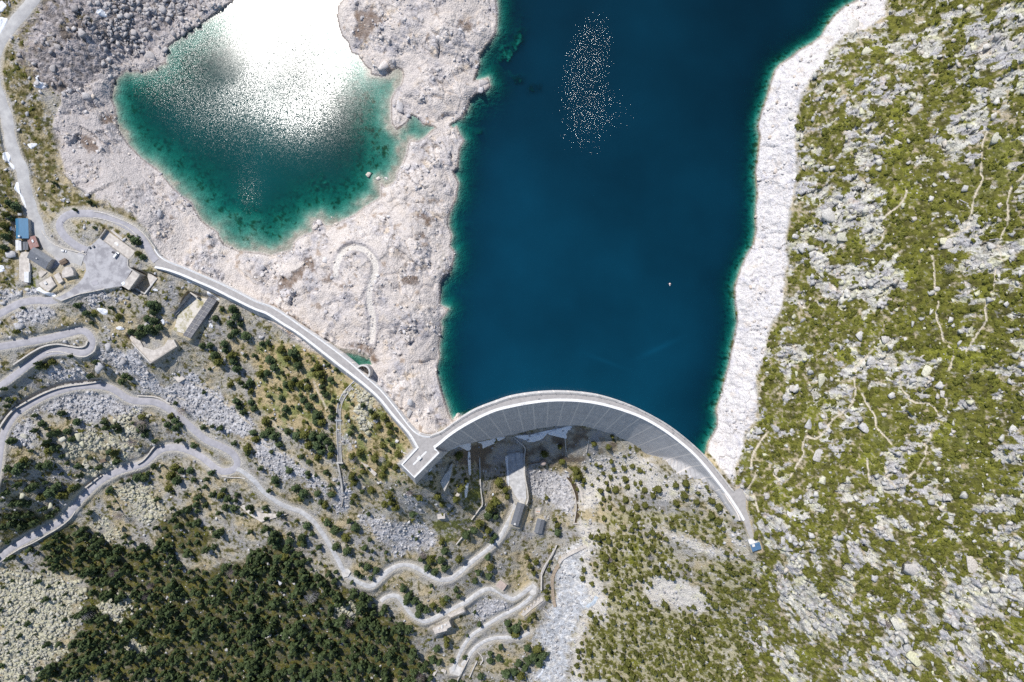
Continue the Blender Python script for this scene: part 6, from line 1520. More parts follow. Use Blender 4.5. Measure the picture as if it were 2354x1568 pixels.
# bins and blocks at the car park entrance
for (cx, cy, lab) in ((886, 388, 'dark refuse bin at the entrance corner of the car park nearer the terrace'), (845, 398, 'dark refuse bin at the entrance corner of the car park nearer the loop road')):
    (p_, ) = V('A', [(cx, cy)]); x, y, _ = W(*p_, 22)
    t = empty('refuse_bin', (x, y, 22.0), lab, 'bin', None, .6)
    MB().box((0, 0, .65), (1.5, 1.1, 1.15)).build('bin', m_dark, t, bevel=.05); MB().box((0, 0, 1.3), (1.6, 1.2, .14)).build('lid', m_slate, t, bevel=.04)
    for sx in (-.6, .6): MB().tube((sx, -.5, .1), (sx, .5, .1), .1, .1, 10).build('wheel', m_tyre, t)
t = slab('stone_planter', 'pale stone block at the junction of the loop road and car park', 'block', 'A', [(748, 432), (770, 428), (786, 438), (776, 450), (752, 446)], 23.0, 1, m_slab)
# ================================================================== trees, shrubs, boulders
rng = np.random.default_rng(11)
def leaf_mat(name, dark, light, olive):
    m, n, b = mat_new(name)
    a = N(n, 'ShaderNodeAttribute', attribute_name='tint'); oi = N(n, 'ShaderNodeObjectInfo')
    tc = N(n, 'ShaderNodeNewGeometry')
    no = N(n, 'ShaderNodeTexNoise'); no.inputs['Scale'].default_value = .9; no.inputs['Detail'].default_value = 4; n.links.new(tc.outputs['Position'], no.inputs['Vector'])
    ad = N(n, 'ShaderNodeMath', operation='ADD'); n.links.new(a.outputs['Fac'], ad.inputs[0]); n.links.new(no.outputs[0], ad.inputs[1])
    sb = N(n, 'ShaderNodeMath', operation='MULTIPLY_ADD'); sb.inputs[1].default_value = .6; sb.inputs[2].default_value = .0; n.links.new(ad.outputs[0], sb.inputs[0])
    r = N(n, 'ShaderNodeValToRGB'); e = r.color_ramp.elements
    e[0].position = .2; e[0].color = (*dark, 1); e[1].position = .75; e[1].color = (*light, 1)
    n.links.new(sb.outputs[0], r.inputs[0])
    mx = N(n, 'ShaderNodeMix', data_type='RGBA'); mu = N(n, 'ShaderNodeMath', operation='MULTIPLY'); mu.inputs[1].default_value = .7; n.links.new(oi.outputs['Random'], mu.inputs[0])
    n.links.new(mu.outputs[0], mx.inputs[0]); n.links.new(r.outputs[0], mx.inputs[6]); mx.inputs[7].default_value = (*olive, 1)
    n.links.new(mx.outputs[2], b.inputs['Base Color']); b.inputs['Roughness'].default_value = .7; b.inputs['Specular IOR Level'].default_value = .25
    return m
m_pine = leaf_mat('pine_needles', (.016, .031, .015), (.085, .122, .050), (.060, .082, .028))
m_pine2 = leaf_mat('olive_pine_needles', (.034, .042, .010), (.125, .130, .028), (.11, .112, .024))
m_shrub = leaf_mat('dwarf_shrub_leaves', (.030, .036, .008), (.155, .160, .024), (.12, .12, .02))  # dark end deepened to stand for shadow among the bushes
m_bark = M('bark', (.16, .115, .085), var=.4, scale=3)
m_dead = M('bleached_wood', (.48, .45, .44), var=.3, scale=2)
m_twig = M('purple_grey_twigs', (.27, .215, .21), var=.3, scale=2)

def crown_proto(seed, conic=.5, nl=15, nq=12, q=.20):
    """foliage in a crown of radius 1 whose base is at z = 0: leaf clumps around a darker inner mass; returns v, f(tri), tint"""
    r = np.random.default_rng(seed); V_ = []; F_ = []; T_ = []
    hgt = 1.5 + .5 * conic
    cs = []
    for i in range(nl):
        zz = (i + .5) / nl
        rad = (1 - zz) ** (.55 + .5 * conic) * r.uniform(.75, 1.08)
        a = i * 2.39996 + r.uniform(-.4, .4)
        cs.append((rad * .78 * math.cos(a), rad * .78 * math.sin(a), .15 + zz * hgt * .95, .30 + .20 * (1 - zz), r.uniform(0, 1)))
    for (x, y, z, s, t) in cs:
        for k in range(nq):
            d = r.normal(size=3); d /= np.linalg.norm(d); d[2] = abs(d[2]) * .9 + .05
            c = np.array([x, y, z]) + d * s * r.uniform(.45, 1.05)
            nrm = d + r.normal(size=3) * .45; nrm[2] += .35; nrm /= np.linalg.norm(nrm)
            u = np.cross(nrm, r.normal(size=3)); u /= np.linalg.norm(u); w_ = np.cross(nrm, u)
            l, b = q * r.uniform(.75, 1.5), q * r.uniform(.5, .95)
            n0 = len(V_)
            V_ += [c - u * l, c + w_ * b, c + u * l, c - w_ * b]; F_ += [(n0, n0 + 1, n0 + 2), (n0, n0 + 2, n0 + 3)]
            T_ += [t * .6 + .2 + r.uniform(-.12, .12)] * 4
    n0 = len(V_)     # inner mass, tinted darker than the clumps around it
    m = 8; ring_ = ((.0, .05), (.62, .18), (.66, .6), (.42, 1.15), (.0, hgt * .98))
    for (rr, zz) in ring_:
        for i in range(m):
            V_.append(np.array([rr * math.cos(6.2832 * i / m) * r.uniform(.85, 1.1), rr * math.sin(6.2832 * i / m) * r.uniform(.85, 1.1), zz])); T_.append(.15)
    for k in range(len(ring_) - 1):
        for i in range(m):
            j = (i + 1) % m; a, b, c, d = n0 + k * m + i, n0 + k * m + j, n0 + (k + 1) * m + j, n0 + (k + 1) * m + i
            F_ += [(a, b, c), (a, c, d)]
    return np.array(V_), np.array(F_), np.array(T_, np.float32)
def shrub_proto(seed):
    r = np.random.default_rng(seed); V_ = []; F_ = []; T_ = []
    for i in range(6):
        a = r.uniform(0, 6.28); rr = r.uniform(.0, .6); x, y, s, t = rr * math.cos(a), rr * math.sin(a), r.uniform(.35, .55), r.uniform(0, 1)
        for k in range(9):
            d = r.normal(size=3); d /= np.linalg.norm(d); d[2] = abs(d[2])
            c = np.array([x, y, .12]) + d * s * np.array([1, 1, .85]) * r.uniform(.7, 1.05)
            nrm = d + r.normal(size=3) * .4; nrm[2] += .3; nrm /= np.linalg.norm(nrm)
            u = np.cross(nrm, r.normal(size=3)); u /= np.linalg.norm(u); w_ = np.cross(nrm, u); l, b = .27 * r.uniform(.8, 1.3), .2 * r.uniform(.7, 1.2)
            n0 = len(V_); V_ += [c - u * l, c + w_ * b, c + u * l, c - w_ * b]; F_ += [(n0, n0 + 1, n0 + 2), (n0, n0 + 2, n0 + 3)]; T_ += [t * .6 + .2 + r.uniform(-.1, .1)] * 4
        n0 = len(V_); m = 6
        for (q1, zz) in ((.95, -.15), (.8, .25), (.0, .48)):
            for k in range(m): V_.append(np.array([x + s * .85 * q1 * math.cos(1.047 * k), y + s * .85 * q1 * math.sin(1.047 * k), zz * s / .45])); T_.append(.15 + .3 * t)
        for l in range(2):
            for k in range(m):
                j = (k + 1) % m; F_ += [(n0 + l * m + k, n0 + l * m + j, n0 + (l + 1) * m + j), (n0 + l * m + k, n0 + (l + 1) * m + j, n0 + (l + 1) * m + k)]
    return np.array(V_), np.array(F_), np.array(T_, np.float32)
def rock_proto(seed, n_=15):
    """angular block: hull of a few points in a box"""
    r = np.random.default_rng(seed); bm = bmesh.new()
    p = r.uniform(-1, 1, (n_, 3)); p /= np.maximum(np.abs(p).max(1), .72)[:, None] / r.uniform(.8, 1, n_)[:, None]
    for q in p: bm.verts.new(q)
    h = bmesh.ops.convex_hull(bm, input=bm.verts[:])
    bmesh.ops.delete(bm, geom=[e for e in h['geom_interior'] if isinstance(e, bmesh.types.BMVert)], context='VERTS')
    bm.verts.index_update(); v = np.array([q.co[:] for q in bm.verts]); f = np.array([[q.index for q in t.verts] for t in bm.faces]); bm.free()
    return v, f, np.zeros(len(v), np.float32)
crowns = [crown_proto(s, c) for s, c in ((1, .2), (2, .5), (3, .8), (4, .35), (5, .6))]
crowns_l = [crown_proto(s, c, 9, 8, .27) for s, c in ((11, .3), (12, .6), (13, .9), (14, .45))]
shrubs = [shrub_proto(s) for s in (21, 22, 23, 24)]
rocks = [rock_proto(s, 18) for s in range(31, 39)]
rocks_l = [rock_proto(s, 11) for s in range(41, 49)]

def merged(name, protos, inst, mat, label, kind='stuff'):
    """inst: rows x, y, z, sx, sy, sz, rot, tint, (tilt) -> one mesh"""
    vs = []; fs = []; ts = []; base = 0
    inst = np.asarray(inst, float); pick = rng.integers(0, len(protos), len(inst))
    for k, (pv, pf, pt) in enumerate(protos):
        I = inst[pick == k]
        if not len(I): continue
        c, s = np.cos(I[:, 6]), np.sin(I[:, 6])
        p = pv[None] * I[:, None, 3:6]
        tl = I[:, 8] if I.shape[1] > 8 else np.zeros(len(I))
        ct, st_ = np.cos(tl)[:, None], np.sin(tl)[:, None]
        x0 = p[..., 0] * ct + p[..., 2] * st_; z0 = -p[..., 0] * st_ + p[..., 2] * ct
        x = x0 * c[:, None] - p[..., 1] * s[:, None] + I[:, None, 0]; y = x0 * s[:, None] + p[..., 1] * c[:, None] + I[:, None, 1]; z = z0 + I[:, None, 2]
        vs.append(np.stack([x, y, z], 2).reshape(-1, 3))
        fs.append((pf[None] + (np.arange(len(I)) * len(pv))[:, None, None] + base).reshape(-1, 3))
        ts.append((pt[None] + I[:, 7][:, None]).ravel()); base += len(I) * len(pv)
    o = mesh_np(name, np.concatenate(vs), np.concatenate(fs), mat, attrs={'tint': np.concatenate(ts)})
    return tag(o, label, kind=kind)
def mesh_of(name, proto, mat):
    me_o = mesh_np(name, proto[0], proto[1], mat, attrs={'tint': proto[2]})
    return me_o

# ---- trees traced one by one: view -> (x, y, diameter) in that view's pixels
TREES = {
 (1, 2): [(50, 20, 70), (110, 10, 60), (230, 80, 110), (330, 110, 130), (280, 160, 90), (380, 220, 120), (350, 170, 80), (120, 170, 110), (160, 240, 100), (240, 290, 50), (40, 300, 100), (100, 290, 90), (520, 260, 70), (560, 230, 90), (580, 300, 110), (540, 300, 80), (610, 360, 80), (600, 420, 70), (640, 490, 80), (620, 460, 60), (660, 220, 50), (735, 260, 60), (715, 385, 60), (680, 350, 70), (625, 180, 35),
  (270, 400, 90), (330, 390, 100), (400, 400, 90), (470, 420, 90), (350, 350, 70), (210, 440, 50), (430, 540, 80), (230, 520, 70), (520, 510, 90), (390, 610, 70), (270, 620, 90), (480, 600, 100), (560, 670, 110), (550, 740, 100), (600, 750, 110), (540, 700, 80),
  (710, 500, 35), (705, 550, 55), (695, 640, 60), (690, 700, 80), (685, 810, 40), (845, 530, 40), (880, 575, 45), (985, 590, 65), (825, 690, 60), (885, 790, 65), (870, 845, 60), (960, 875, 65), (1050, 640, 50), (1085, 690, 80), (1050, 810, 35), (1180, 700, 85), (1125, 790, 80), (1220, 770, 90), (1280, 800, 45), (1230, 840, 80), (1150, 900, 35), (1210, 905, 35), (1285, 870, 35), (1160, 960, 80), (1250, 950, 60), (1225, 1010, 45), (1300, 1040, 90), (1045, 1020, 30), (1345, 900, 20),
  (950, 1030, 100), (1090, 1080, 120), (880, 1060, 90), (1175, 1170, 80), (1280, 1160, 80), (1160, 1230, 90), (1220, 1130, 80), (805, 1150, 60), (970, 1150, 50), (980, 1200, 70), (880, 1240, 90), (900, 1300, 90), (980, 1380, 60), (1060, 1370, 100), (1220, 1420, 90), (1250, 1360, 40), (1310, 1290, 35), (1360, 1295, 35), (1240, 1480, 80), (1180, 1500, 90), (880, 1480, 60), (900, 1420, 70), (1500, 1440, 90), (1670, 1430, 100), (1840, 1450, 100), (1710, 1500, 80), (1280, 1530, 100),
  (80, 740, 110), (110, 830, 120), (160, 870, 110), (60, 860, 90), (210, 950, 90), (290, 830, 90), (370, 870, 110), (440, 860, 110), (520, 870, 120), (600, 880, 120), (650, 920, 110), (690, 980, 100), (560, 950, 120), (480, 960, 110), (600, 1010, 110), (680, 1050, 90), (560, 1070, 100), (480, 1110, 70), (420, 1060, 70), (140, 1015, 50), (300, 1190, 90), (470, 1210, 70), (485, 1250, 55), (170, 1270, 90), (190, 1320, 70), (360, 1350, 100), (430, 1400, 110), (410, 1450, 80), (560, 1400, 80), (590, 1480, 70), (630, 1510, 90), (690, 1410, 90), (120, 1375, 60), (40, 1170, 60), (80, 1530, 60),
  (1860, 1050, 110), (1880, 1360, 100), (2230, 1300, 110), (2290, 1370, 90), (2200, 1480, 120), (2150, 1530, 110), (2310, 1430, 80), (1930, 1280, 70)],
 (2, 2): [(300, 1040, 90), (440, 970, 60), (460, 1110, 80), (590, 1190, 110), (610, 1240, 110), (670, 1165, 50), (660, 1280, 60), (755, 945, 70), (885, 970, 60), (920, 875, 45), (705, 1040, 35), (915, 1100, 60), (815, 1150, 45), (935, 1180, 60), (905, 1250, 60), (865, 1300, 50), (885, 1360, 60), (955, 1370, 90), (1050, 1270, 90), (1065, 1340, 70), (1035, 1170, 60), (1035, 1060, 45), (1010, 1155, 30), (1110, 1150, 70), (1180, 1190, 70), (1135, 1310, 50), (1185, 1305, 55), (1215, 1205, 35), (810, 1370, 65), (840, 1450, 55), (900, 1440, 50), (1050, 1460, 90), (1225, 1370, 80), (1345, 1365, 110), (1300, 1420, 80), (1420, 1325, 40), (1510, 1325, 80), (1605, 1310, 90), (1590, 1420, 100), (1410, 1240, 35), (1715, 1400, 60), (1790, 1340, 50), (1510, 1490, 80), (1840, 1470, 90), (1700, 1480, 70), (1910, 1530, 100), (320, 1440, 60), (1200, 1430, 50), (1230, 1510, 80), (1150, 1530, 90), (1020, 1540, 80), (900, 1530, 60), (720, 1125, 25), (1250, 1120, 25), (1070, 1045, 30)],
 (0, 1): [(120, 320, 110), (60, 290, 80), (30, 400, 80), (820, 290, 55), (690, 360, 45), (860, 520, 45), (505, 115, 45), (865, 315, 30), (1230, 640, 100), (1200, 610, 60), (1270, 670, 60), (1260, 760, 80), (1300, 790, 70), (1390, 1230, 120), (1350, 1220, 90), (1440, 1250, 80), (1400, 1300, 90), (1400, 1380, 100), (1340, 1360, 80), (1350, 1450, 130), (1280, 1500, 120), (1400, 1480, 110), (1450, 1440, 90), (1290, 1440, 80), (1190, 1480, 80), (780, 1310, 80), (700, 1240, 80), (860, 1330, 50), (1080, 1340, 80), (1020, 1260, 50), (920, 1220, 35), (840, 1400, 50), (210, 1260, 40), (150, 1480, 70), (2035, 1270, 60), (1970, 1360, 75), (2130, 1270, 100), (2160, 1340, 100), (2110, 1400, 90), (2200, 1410, 80), (2150, 1480, 90), (2250, 1520, 110), (2110, 1520, 80), (20, 500, 90), (100, 440, 60), (30, 600, 90), (20, 700, 80)],
 (0, 2): [(1850, 40, 70), (1920, 40, 90), (2050, 20, 90), (2060, 80, 80), (1960, 130, 110), (2000, 190, 110), (2120, 130, 100), (2140, 180, 100), (2170, 250, 110), (1920, 255, 45), (2250, 130, 60), (2330, 130, 60), (2110, 400, 80), (2220, 380, 60), (2290, 380, 90), (2300, 460, 80), (2260, 410, 70), (2170, 550, 90), (2190, 600, 80), (2230, 650, 80), (2300, 560, 80), (2330, 620, 90), (1870, 470, 45), (1610, 570, 50), (1560, 690, 80), (1600, 730, 90), (1650, 770, 80), (1530, 770, 80), (1600, 800, 90), (1650, 910, 70), (1780, 960, 80), (1860, 790, 70), (1950, 780, 50), (2020, 790, 70), (1140, 320, 90), (1190, 340, 60), (1110, 370, 80), (820, 320, 80), (330, 240, 80), (470, 190, 80), (400, 230, 80), (350, 200, 60), (650, 140, 50), (880, 190, 60), (690, 740, 90), (370, 760, 90), (440, 860, 80), (430, 1010, 120), (400, 950, 90), (480, 980, 90), (650, 900, 90), (600, 830, 90), (980, 800, 70), (1090, 830, 70), (1290, 700, 90), (1280, 800, 110), (1320, 860, 90), (1040, 1030, 100), (1000, 1020, 80), (1060, 1110, 90), (1260, 1250, 110), (1320, 1260, 90), (1410, 1155, 70), (1180, 1280, 50), (1110, 1290, 40), (1600, 1160, 110), (1560, 1240, 110), (1620, 1280, 110), (1540, 1360, 90), (1660, 1190, 80), (1740, 1190, 90), (1940, 1210, 80), (1890, 1270, 60), (1880, 1340, 60), (2020, 1420, 90), (2080, 1450, 90), (2170, 1410, 60), (2270, 990, 110), (2270, 1040, 60), (2320, 840, 80), (2340, 900, 90), (2150, 940, 60), (1000, 1370, 80), (1440, 1450, 60), (1800, 1500, 80), (160, 1140, 120), (120, 1200, 120), (200, 1100, 90), (420, 1140, 110), (350, 1150, 90), (700, 1150, 80), (740, 1230, 70), (430, 1400, 150), (500, 1340, 110), (560, 1420, 120), (640, 1360, 100), (360, 1440, 120), (250, 1360, 100), (300, 1330, 90), (100, 1500, 90), (180, 1490, 100), (60, 540, 70), (70, 600, 60), (30, 440, 60)],
 (1, 3): [(910, 150, 110), (860, 90, 60), (1030, 30, 60), (1440, 30, 90), (720, 180, 120), (730, 330, 90), (650, 110, 90), (460, 140, 90), (510, 210, 70), (430, 300, 90), (400, 300, 80), (180, 320, 110), (300, 280, 100), (280, 350, 100), (380, 480, 90), (260, 430, 80), (730, 560, 60), (880, 650, 40), (820, 250, 100), (830, 370, 110), (920, 570, 70), (1010, 520, 90), (960, 600, 60), (1100, 550, 90), (1050, 620, 70), (990, 340, 70), (1705, 280, 80), (1730, 370, 100), (1700, 450, 90), (1520, 440, 80), (1600, 450, 110), (1570, 520, 90), (1640, 560, 90), (1730, 530, 100), (1860, 440, 90), (1930, 220, 110), (2000, 180, 100), (2050, 120, 110), (2130, 40, 110), (2190, 230, 80), (2170, 270, 70), (2130, 180, 90), (2200, 50, 90), (1350, 710, 90), (1400, 780, 100), (1450, 830, 110), (1380, 830, 90), (1500, 880, 100), (1560, 910, 90), (1490, 950, 80), (1620, 870, 80), (1720, 840, 100), (1750, 800, 70), (1680, 900, 60), (1840, 720, 70), (1860, 780, 60), (2010, 925, 50), (2130, 420, 80), (2150, 520, 90), (2140, 600, 90), (2040, 560, 70), (2010, 640, 70), (1610, 680, 50), (1940, 1140, 35), (1750, 1180, 80), (1660, 1270, 90), (1620, 1370, 100), (1680, 1390, 80), (1750, 1230, 80), (1920, 1340, 50), (2250, 1245, 60), (2150, 1310, 70), (2150, 1380, 80), (2230, 1350, 80), (2060, 1520, 80), (2300, 1500, 110), (2310, 1030, 80), (2330, 1090, 70), (2050, 1040, 70), (1800, 1370, 60), (1500, 190, 40), (1470, 255, 45), (1435, 230, 30)],
 (2, 3): [(420, 130, 70), (420, 200, 90), (390, 80, 60), (140, 430, 60), (220, 470, 70), (160, 500, 60), (200, 570, 60), (350, 460, 60), (340, 540, 60), (310, 740, 60), (320, 800, 60), (330, 690, 50), (200, 950, 60), (160, 1000, 70), (40, 1080, 110), (30, 1130, 110), (120, 1060, 60), (140, 1260, 80), (230, 1270, 110), (280, 1330, 110), (200, 1340, 100), (250, 1400, 110), (150, 1380, 100), (120, 1440, 100), (60, 1400, 90), (20, 1480, 90), (80, 1520, 110), (650, 620, 70), (735, 670, 60), (660, 540, 60), (640, 440, 40), (720, 490, 30), (735, 380, 35), (680, 1190, 35), (610, 1340, 45), (790, 1200, 45), (650, 1280, 50), (600, 1420, 60), (555, 1480, 40), (2040, 170, 60), (2090, 250, 60), (1900, 100, 90), (1840, 40, 90)]}
tl = []
for vw, lst in TREES.items():
    s = VIEWS[vw][2] * .57446
    for (x, y, d) in lst:
        (px, py), = V(vw, [(x, y)]); tl.append((px, py, d * s * .92))
# crowds of trees that fill the woods between the traced ones
def scatter(P, gap, seed, keep=1.0):
    r = np.random.default_rng(seed); p = np.array(P); out = []
    lo, hi = p[:, :2].min(0), p[:, :2].max(0)
    n_ = int((hi - lo).prod() / gap ** 2 * 1.6)
    c = lo + r.uniform(size=(n_, 2)) * (hi - lo); c = c[inside(P, c[:, 0], c[:, 1])]
    grid_ = {}
    for q in c:
        if r.uniform() > keep: continue
        k = (int(q[0] // gap), int(q[1] // gap)); ok = True
        for a in (-1, 0, 1):
            for b in (-1, 0, 1):
                for e in grid_.get((k[0] + a, k[1] + b), ()):
                    if (e[0] - q[0]) ** 2 + (e[1] - q[1]) ** 2 < gap * gap: ok = False
        if ok: grid_.setdefault(k, []).append(q); out.append(tuple(q))
    return out
def free(px, py, lim=.35):
    return sample(px, py, w_lich) < lim and sample(px, py, w_road) < .15 and sample(px, py, w_pad) < .2 and sample(px, py, w_grey) < .6 and sample(px, py, w_river) < .3
def grow(P, m=22):
    p = np.array(P)[:, :2]; c = p.mean(0); d = p - c; L = np.linalg.norm(d, axis=1)[:, None]
    return c + d * (1 + m / np.maximum(L, 1))
extra = []
for P, gap, kp, sd, dm in ((FOREST[0], 19, .85, 1, (17, 27)), (FOREST[1], 12.6, .95, 2, (12, 25)), (FOREST[2], 12.6, .95, 3, (12, 26)), (FOREST[3], 17, .8, 4, (14, 24)),
                       (V((0, 3), [(0, 560), (330, 580), (700, 680), (760, 780), (660, 860), (700, 1000), (600, 1150), (300, 1430), (250, 1568), (0, 1568)]), 19, .35, 7.5, (7, 15)),
                       ([(-240, 1300), (0, 1290), (0, 1568), (700, 1568), (1180, 1568), (1180, 1820), (-240, 1820)], 17, .9, 8, (14, 25)),
                       (V((2, 3), [(790, 190), (1000, 170), (1300, 230), (1540, 380), (1560, 540), (1250, 640), (900, 730), (780, 560)]), 11.5, .85, 5, (9, 18)),
                       (V((2, 3), [(900, 740), (1200, 700), (1260, 870), (1560, 920), (1900, 880), (2150, 960), (2230, 1200), (2100, 1720), (640, 1720), (700, 1030)]), 12.0, .75, 6, (8, 18)),
                       (V((2, 3), [(1650, 640), (1900, 420), (2250, 480), (2200, 900), (1850, 880), (1800, 680)]), 13, .7, 7, (8, 16)), (V((2, 3), [(850, 0), (1400, 0), (2000, 60), (1960, 330), (1540, 210), (1250, 90), (860, 150)]), 13, .65, 9, (7, 15)),
                       (V((0, 2), [(0, 980), (330, 640), (900, 700), (1300, 680), (1460, 900), (1250, 1100), (900, 1230), (600, 1500), (0, 1568)]), 17, .42, 10, (9, 20)), (V((0, 2), [(1000, 1320), (1400, 1130), (2000, 1260), (2300, 1420), (2351, 1568), (700, 1568)]), 17, .5, 12, (9, 20)),
                       (V((1, 3), [(0, 0), (400, 60), (700, 420), (820, 640), (600, 600), (300, 330), (0, 250)]), 16, .6, 13, (10, 20)), (V((1, 3), [(1000, 250), (1230, 330), (1240, 420), (1000, 480)]), 15, .6, 14, (9, 16)), (V((1, 2), [(0, 0), (480, 60), (720, 450), (720, 760), (500, 820), (0, 700)]), 17, .35, 15, (7, 13)), (V((1, 2), [(0, 1000), (750, 1120), (740, 1500), (0, 1200)]), 17, .3, 16, (7, 14)), (V((1, 2), [(800, 1120), (1290, 1120), (1400, 1568), (820, 1568)]), 17, .3, 17, (6, 12)),
                       (V((2, 2), [(700, 1150), (1100, 1080), (1700, 1330), (1950, 1568), (640, 1568)]), 14, .42, 18, (5, 11))):
    c_ = scatter(grow(P), gap, int(100 + sd * 2), kp)
    q_ = np.array(c_); thin = .5 + .55 * fbm(q_[:, 0], q_[:, 1], 70, 4, int(sd * 2)) + .35 * fbm(q_[:, 0], q_[:, 1], 22, 3, int(sd * 2) + 50); ed = sdf(P, q_[:, 0], q_[:, 1]) / 45
    for (px, py), t_, e_ in zip(c_, thin, ed):
        if t_ + min(e_, .45) > (.22 if sd < 9 else .3) and free(px, py, 1.1 if sd == 7.5 else .35) and all((px - q[0]) ** 2 + (py - q[1]) ** 2 > (q[2] * .45 + 4) ** 2 for q in tl):
            extra.append((px, py, dm[0] * .8 + (dm[1] * 1.1 - dm[0] * .8) * rng.uniform() ** 1.5))
def place_tree(px, py, d):
    zg = float(gz(px, py)); k = upm(zg + 3)
    r = d * k / 2; hh = r * 2.1
    x, y, _ = W(px, py, zg + hh * .55)
    p2 = toP(x, y, zg); zg2 = float(gz(*p2))
    return x, y, zg2, r
tl.sort(key=lambda q: -q[2])
ind = tl[:300]; rest = tl[300:] + extra
print('TREES', len(ind), len(rest))

LM = [(828, 852, 'the round overflow shaft'), (778, 965, 'the steel footbridge over the spillway'), (962, 1055, 'the helicopter platform'), (1188, 1185, 'the long valve house'), (1241, 1211, 'the small grey roofed house'), (1249, 1063, 'the round water tank'), (1325, 1120, 'the curved channel of brown water'), (1737, 1257, 'the blue roofed cabin'), (51, 526, 'the blue roofed lodge'), (91, 593, 'the slate roofed house'), (310, 645, 'the pumping shell'), (345, 830, 'the bastion platform'), (455, 730, 'the dark chute of square panels'), (540, 1060, 'the lower hairpin bend'), (200, 790, 'the topmost hairpin bend'), (1015, 1440, 'the long ruined building'), (1152, 1345, 'the pinkish roofed hut'), (1235, 1345, 'the pale turning place'), (1220, 1390, 'the long foundation above the stream'), (1048, 1535, 'the pale concrete apron'), (795, 1315, 'the bright slab at the track bend'), (1012, 1187, 'the flat square slab on the grass'), (595, 1185, 'the triangular roadside slab'), (930, 1080, 'the western corner of the helicopter block'), (1290, 990, 'the toe of the arch dam'), (1650, 1140, 'the sunlit end of the arch dam'), (165, 545, 'the loop of the dam road'), (850, 1000, 'the narrow pale slab below the spillway'), (1280, 1260, 'the bending aqueduct'), (640, 1465, 'the bench like wall in the wood'), (1360, 1390, 'the little white waterfall'), (235, 1115, 'the wooden deck on the scree'), (1085, 1150, 'the dry stone wall'), (1035, 1100, 'the wedge shaped wall'), (1070, 1175, 'the green meadow'), (620, 1000, 'the narrow footpath below the grove'), (440, 905, 'the gravel ledge above the road'), (280, 905, 'the middle road bend'), (30, 1020, 'the curved stone wall at the western edge'), (1130, 1240, 'the wavy gravel track by the valve house'), (950, 1300, 'the scree fan above the gravel track')]
REG = [(lambda x, y: x > 1330 and y < 1180, 'on the pale slope below the sunlit end of the arch dam'), (lambda x, y: x > 1330, 'in the open pine wood east of the stream bed'), (lambda x, y: x > 1180 and y < 1180, 'in the shaded hollow at the foot of the arch dam'), (lambda x, y: x > 1175, 'on the banks of the grey stream bed'),
       (lambda x, y: x > 960 and y < 1260, 'in the shaded valley between the helicopter block and the gravel yard'), (lambda x, y: x > 900 and y < 1350, 'between the wavy gravel track and the square slab'), (lambda x, y: x > 900 and y < 1480, 'around the ruins below the wavy gravel track'), (lambda x, y: x > 900, 'beside the two lowest tracks'),
       (lambda x, y: x > 780 and y < 1060, 'on the green slope between the spillway channel and the helicopter block'), (lambda x, y: x > 780 and y < 1180, 'below the helicopter block near the end of the spillway'), (lambda x, y: 588 < x and y < 965, 'on the dry ochre slope under the straight dam'), (lambda x, y: 588 < x and y < 1080, 'in the grove west of the spillway channel'), (lambda x, y: 588 < x and y < 1185, 'on the rubble slope below the spillway grove'),
       (lambda x, y: x > 588, 'in the wood along the straight gravel track'), (lambda x, y: y < 700, 'around the huts, the loop road and the car park'), (lambda x, y: x > 430 and y < 900, 'in the strip of pines beside the dark chute'), (lambda x, y: 240 < x and y < 830, 'on the bastion platform and the rocks above it'), (lambda x, y: y < 890, 'on the scree between the upper hairpins'), (lambda x, y: x > 370 and y < 1045, 'along the outside of the road to the lower hairpin'), (lambda x, y: y < 1080, 'on the scree inside the wide road bend'), (lambda x, y: x > 240 and y < 1180, 'just below the lower arm of the hairpin road'), (lambda x, y: True, 'in the dense wood by the lowest road bend')]
def region(px, py):
    for f_, nm in REG:
        if f_(px, py): return nm
def label_all(items, noun, group_noun, adj, maxlm=70):
    """items: list of dicts with px, py, size -> sets label and group: unique ones by size or by a landmark, the rest share their region's label"""
    by = {}
    for it in items: by.setdefault(it['reg'] if 'reg' in it else region(it['px'], it['py']), []).append(it)
    for reg, L_ in by.items():
        L_.sort(key=lambda q: -q['size'])
        for it in L_: it['group'] = '%s %s' % (group_noun, reg)
        L_[0]['label'] = ' '.join(('largest %s %s' % (noun, reg)).split()[:16])
    taken = set()
    for (lx, ly, nm) in LM:
        c = [(math.hypot(it['px'] - lx, it['py'] - ly), i) for i, it in enumerate(items) if 'label' not in it]
        if c:
            d, i = min(c)
            dall = min(math.hypot(it['px'] - lx, it['py'] - ly) for it in items)
            if d < maxlm and d <= dall + .01: items[i]['label'] = '%s nearest to %s' % (noun, nm)
    for reg, L_ in by.items():
        R_ = [it for it in L_ if 'label' not in it]
        if len(R_) > 1:
            it = min(R_, key=lambda q: q['size']); it['label'] = 'smallest single %s %s' % (noun, reg)
        for it in R_:
            it.setdefault('label', '%s %s %s' % (adj, noun, reg))
    return items
items = []
for (px, py, d) in ind: items.append({'px': px, 'py': py, 'size': d, 'd': d})
label_all(items, 'mountain pine', 'mountain pines', 'dark green')
protoT = []
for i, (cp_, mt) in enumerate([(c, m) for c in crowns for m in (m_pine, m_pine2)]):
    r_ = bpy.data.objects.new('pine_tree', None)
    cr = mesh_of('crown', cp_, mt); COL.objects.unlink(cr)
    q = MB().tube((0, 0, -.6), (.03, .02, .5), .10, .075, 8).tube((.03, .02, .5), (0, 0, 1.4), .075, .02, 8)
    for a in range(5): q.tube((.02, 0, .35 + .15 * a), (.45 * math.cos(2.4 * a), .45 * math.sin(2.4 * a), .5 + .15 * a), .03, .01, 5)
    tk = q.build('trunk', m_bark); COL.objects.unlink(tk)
    protoT.append((cr, tk))
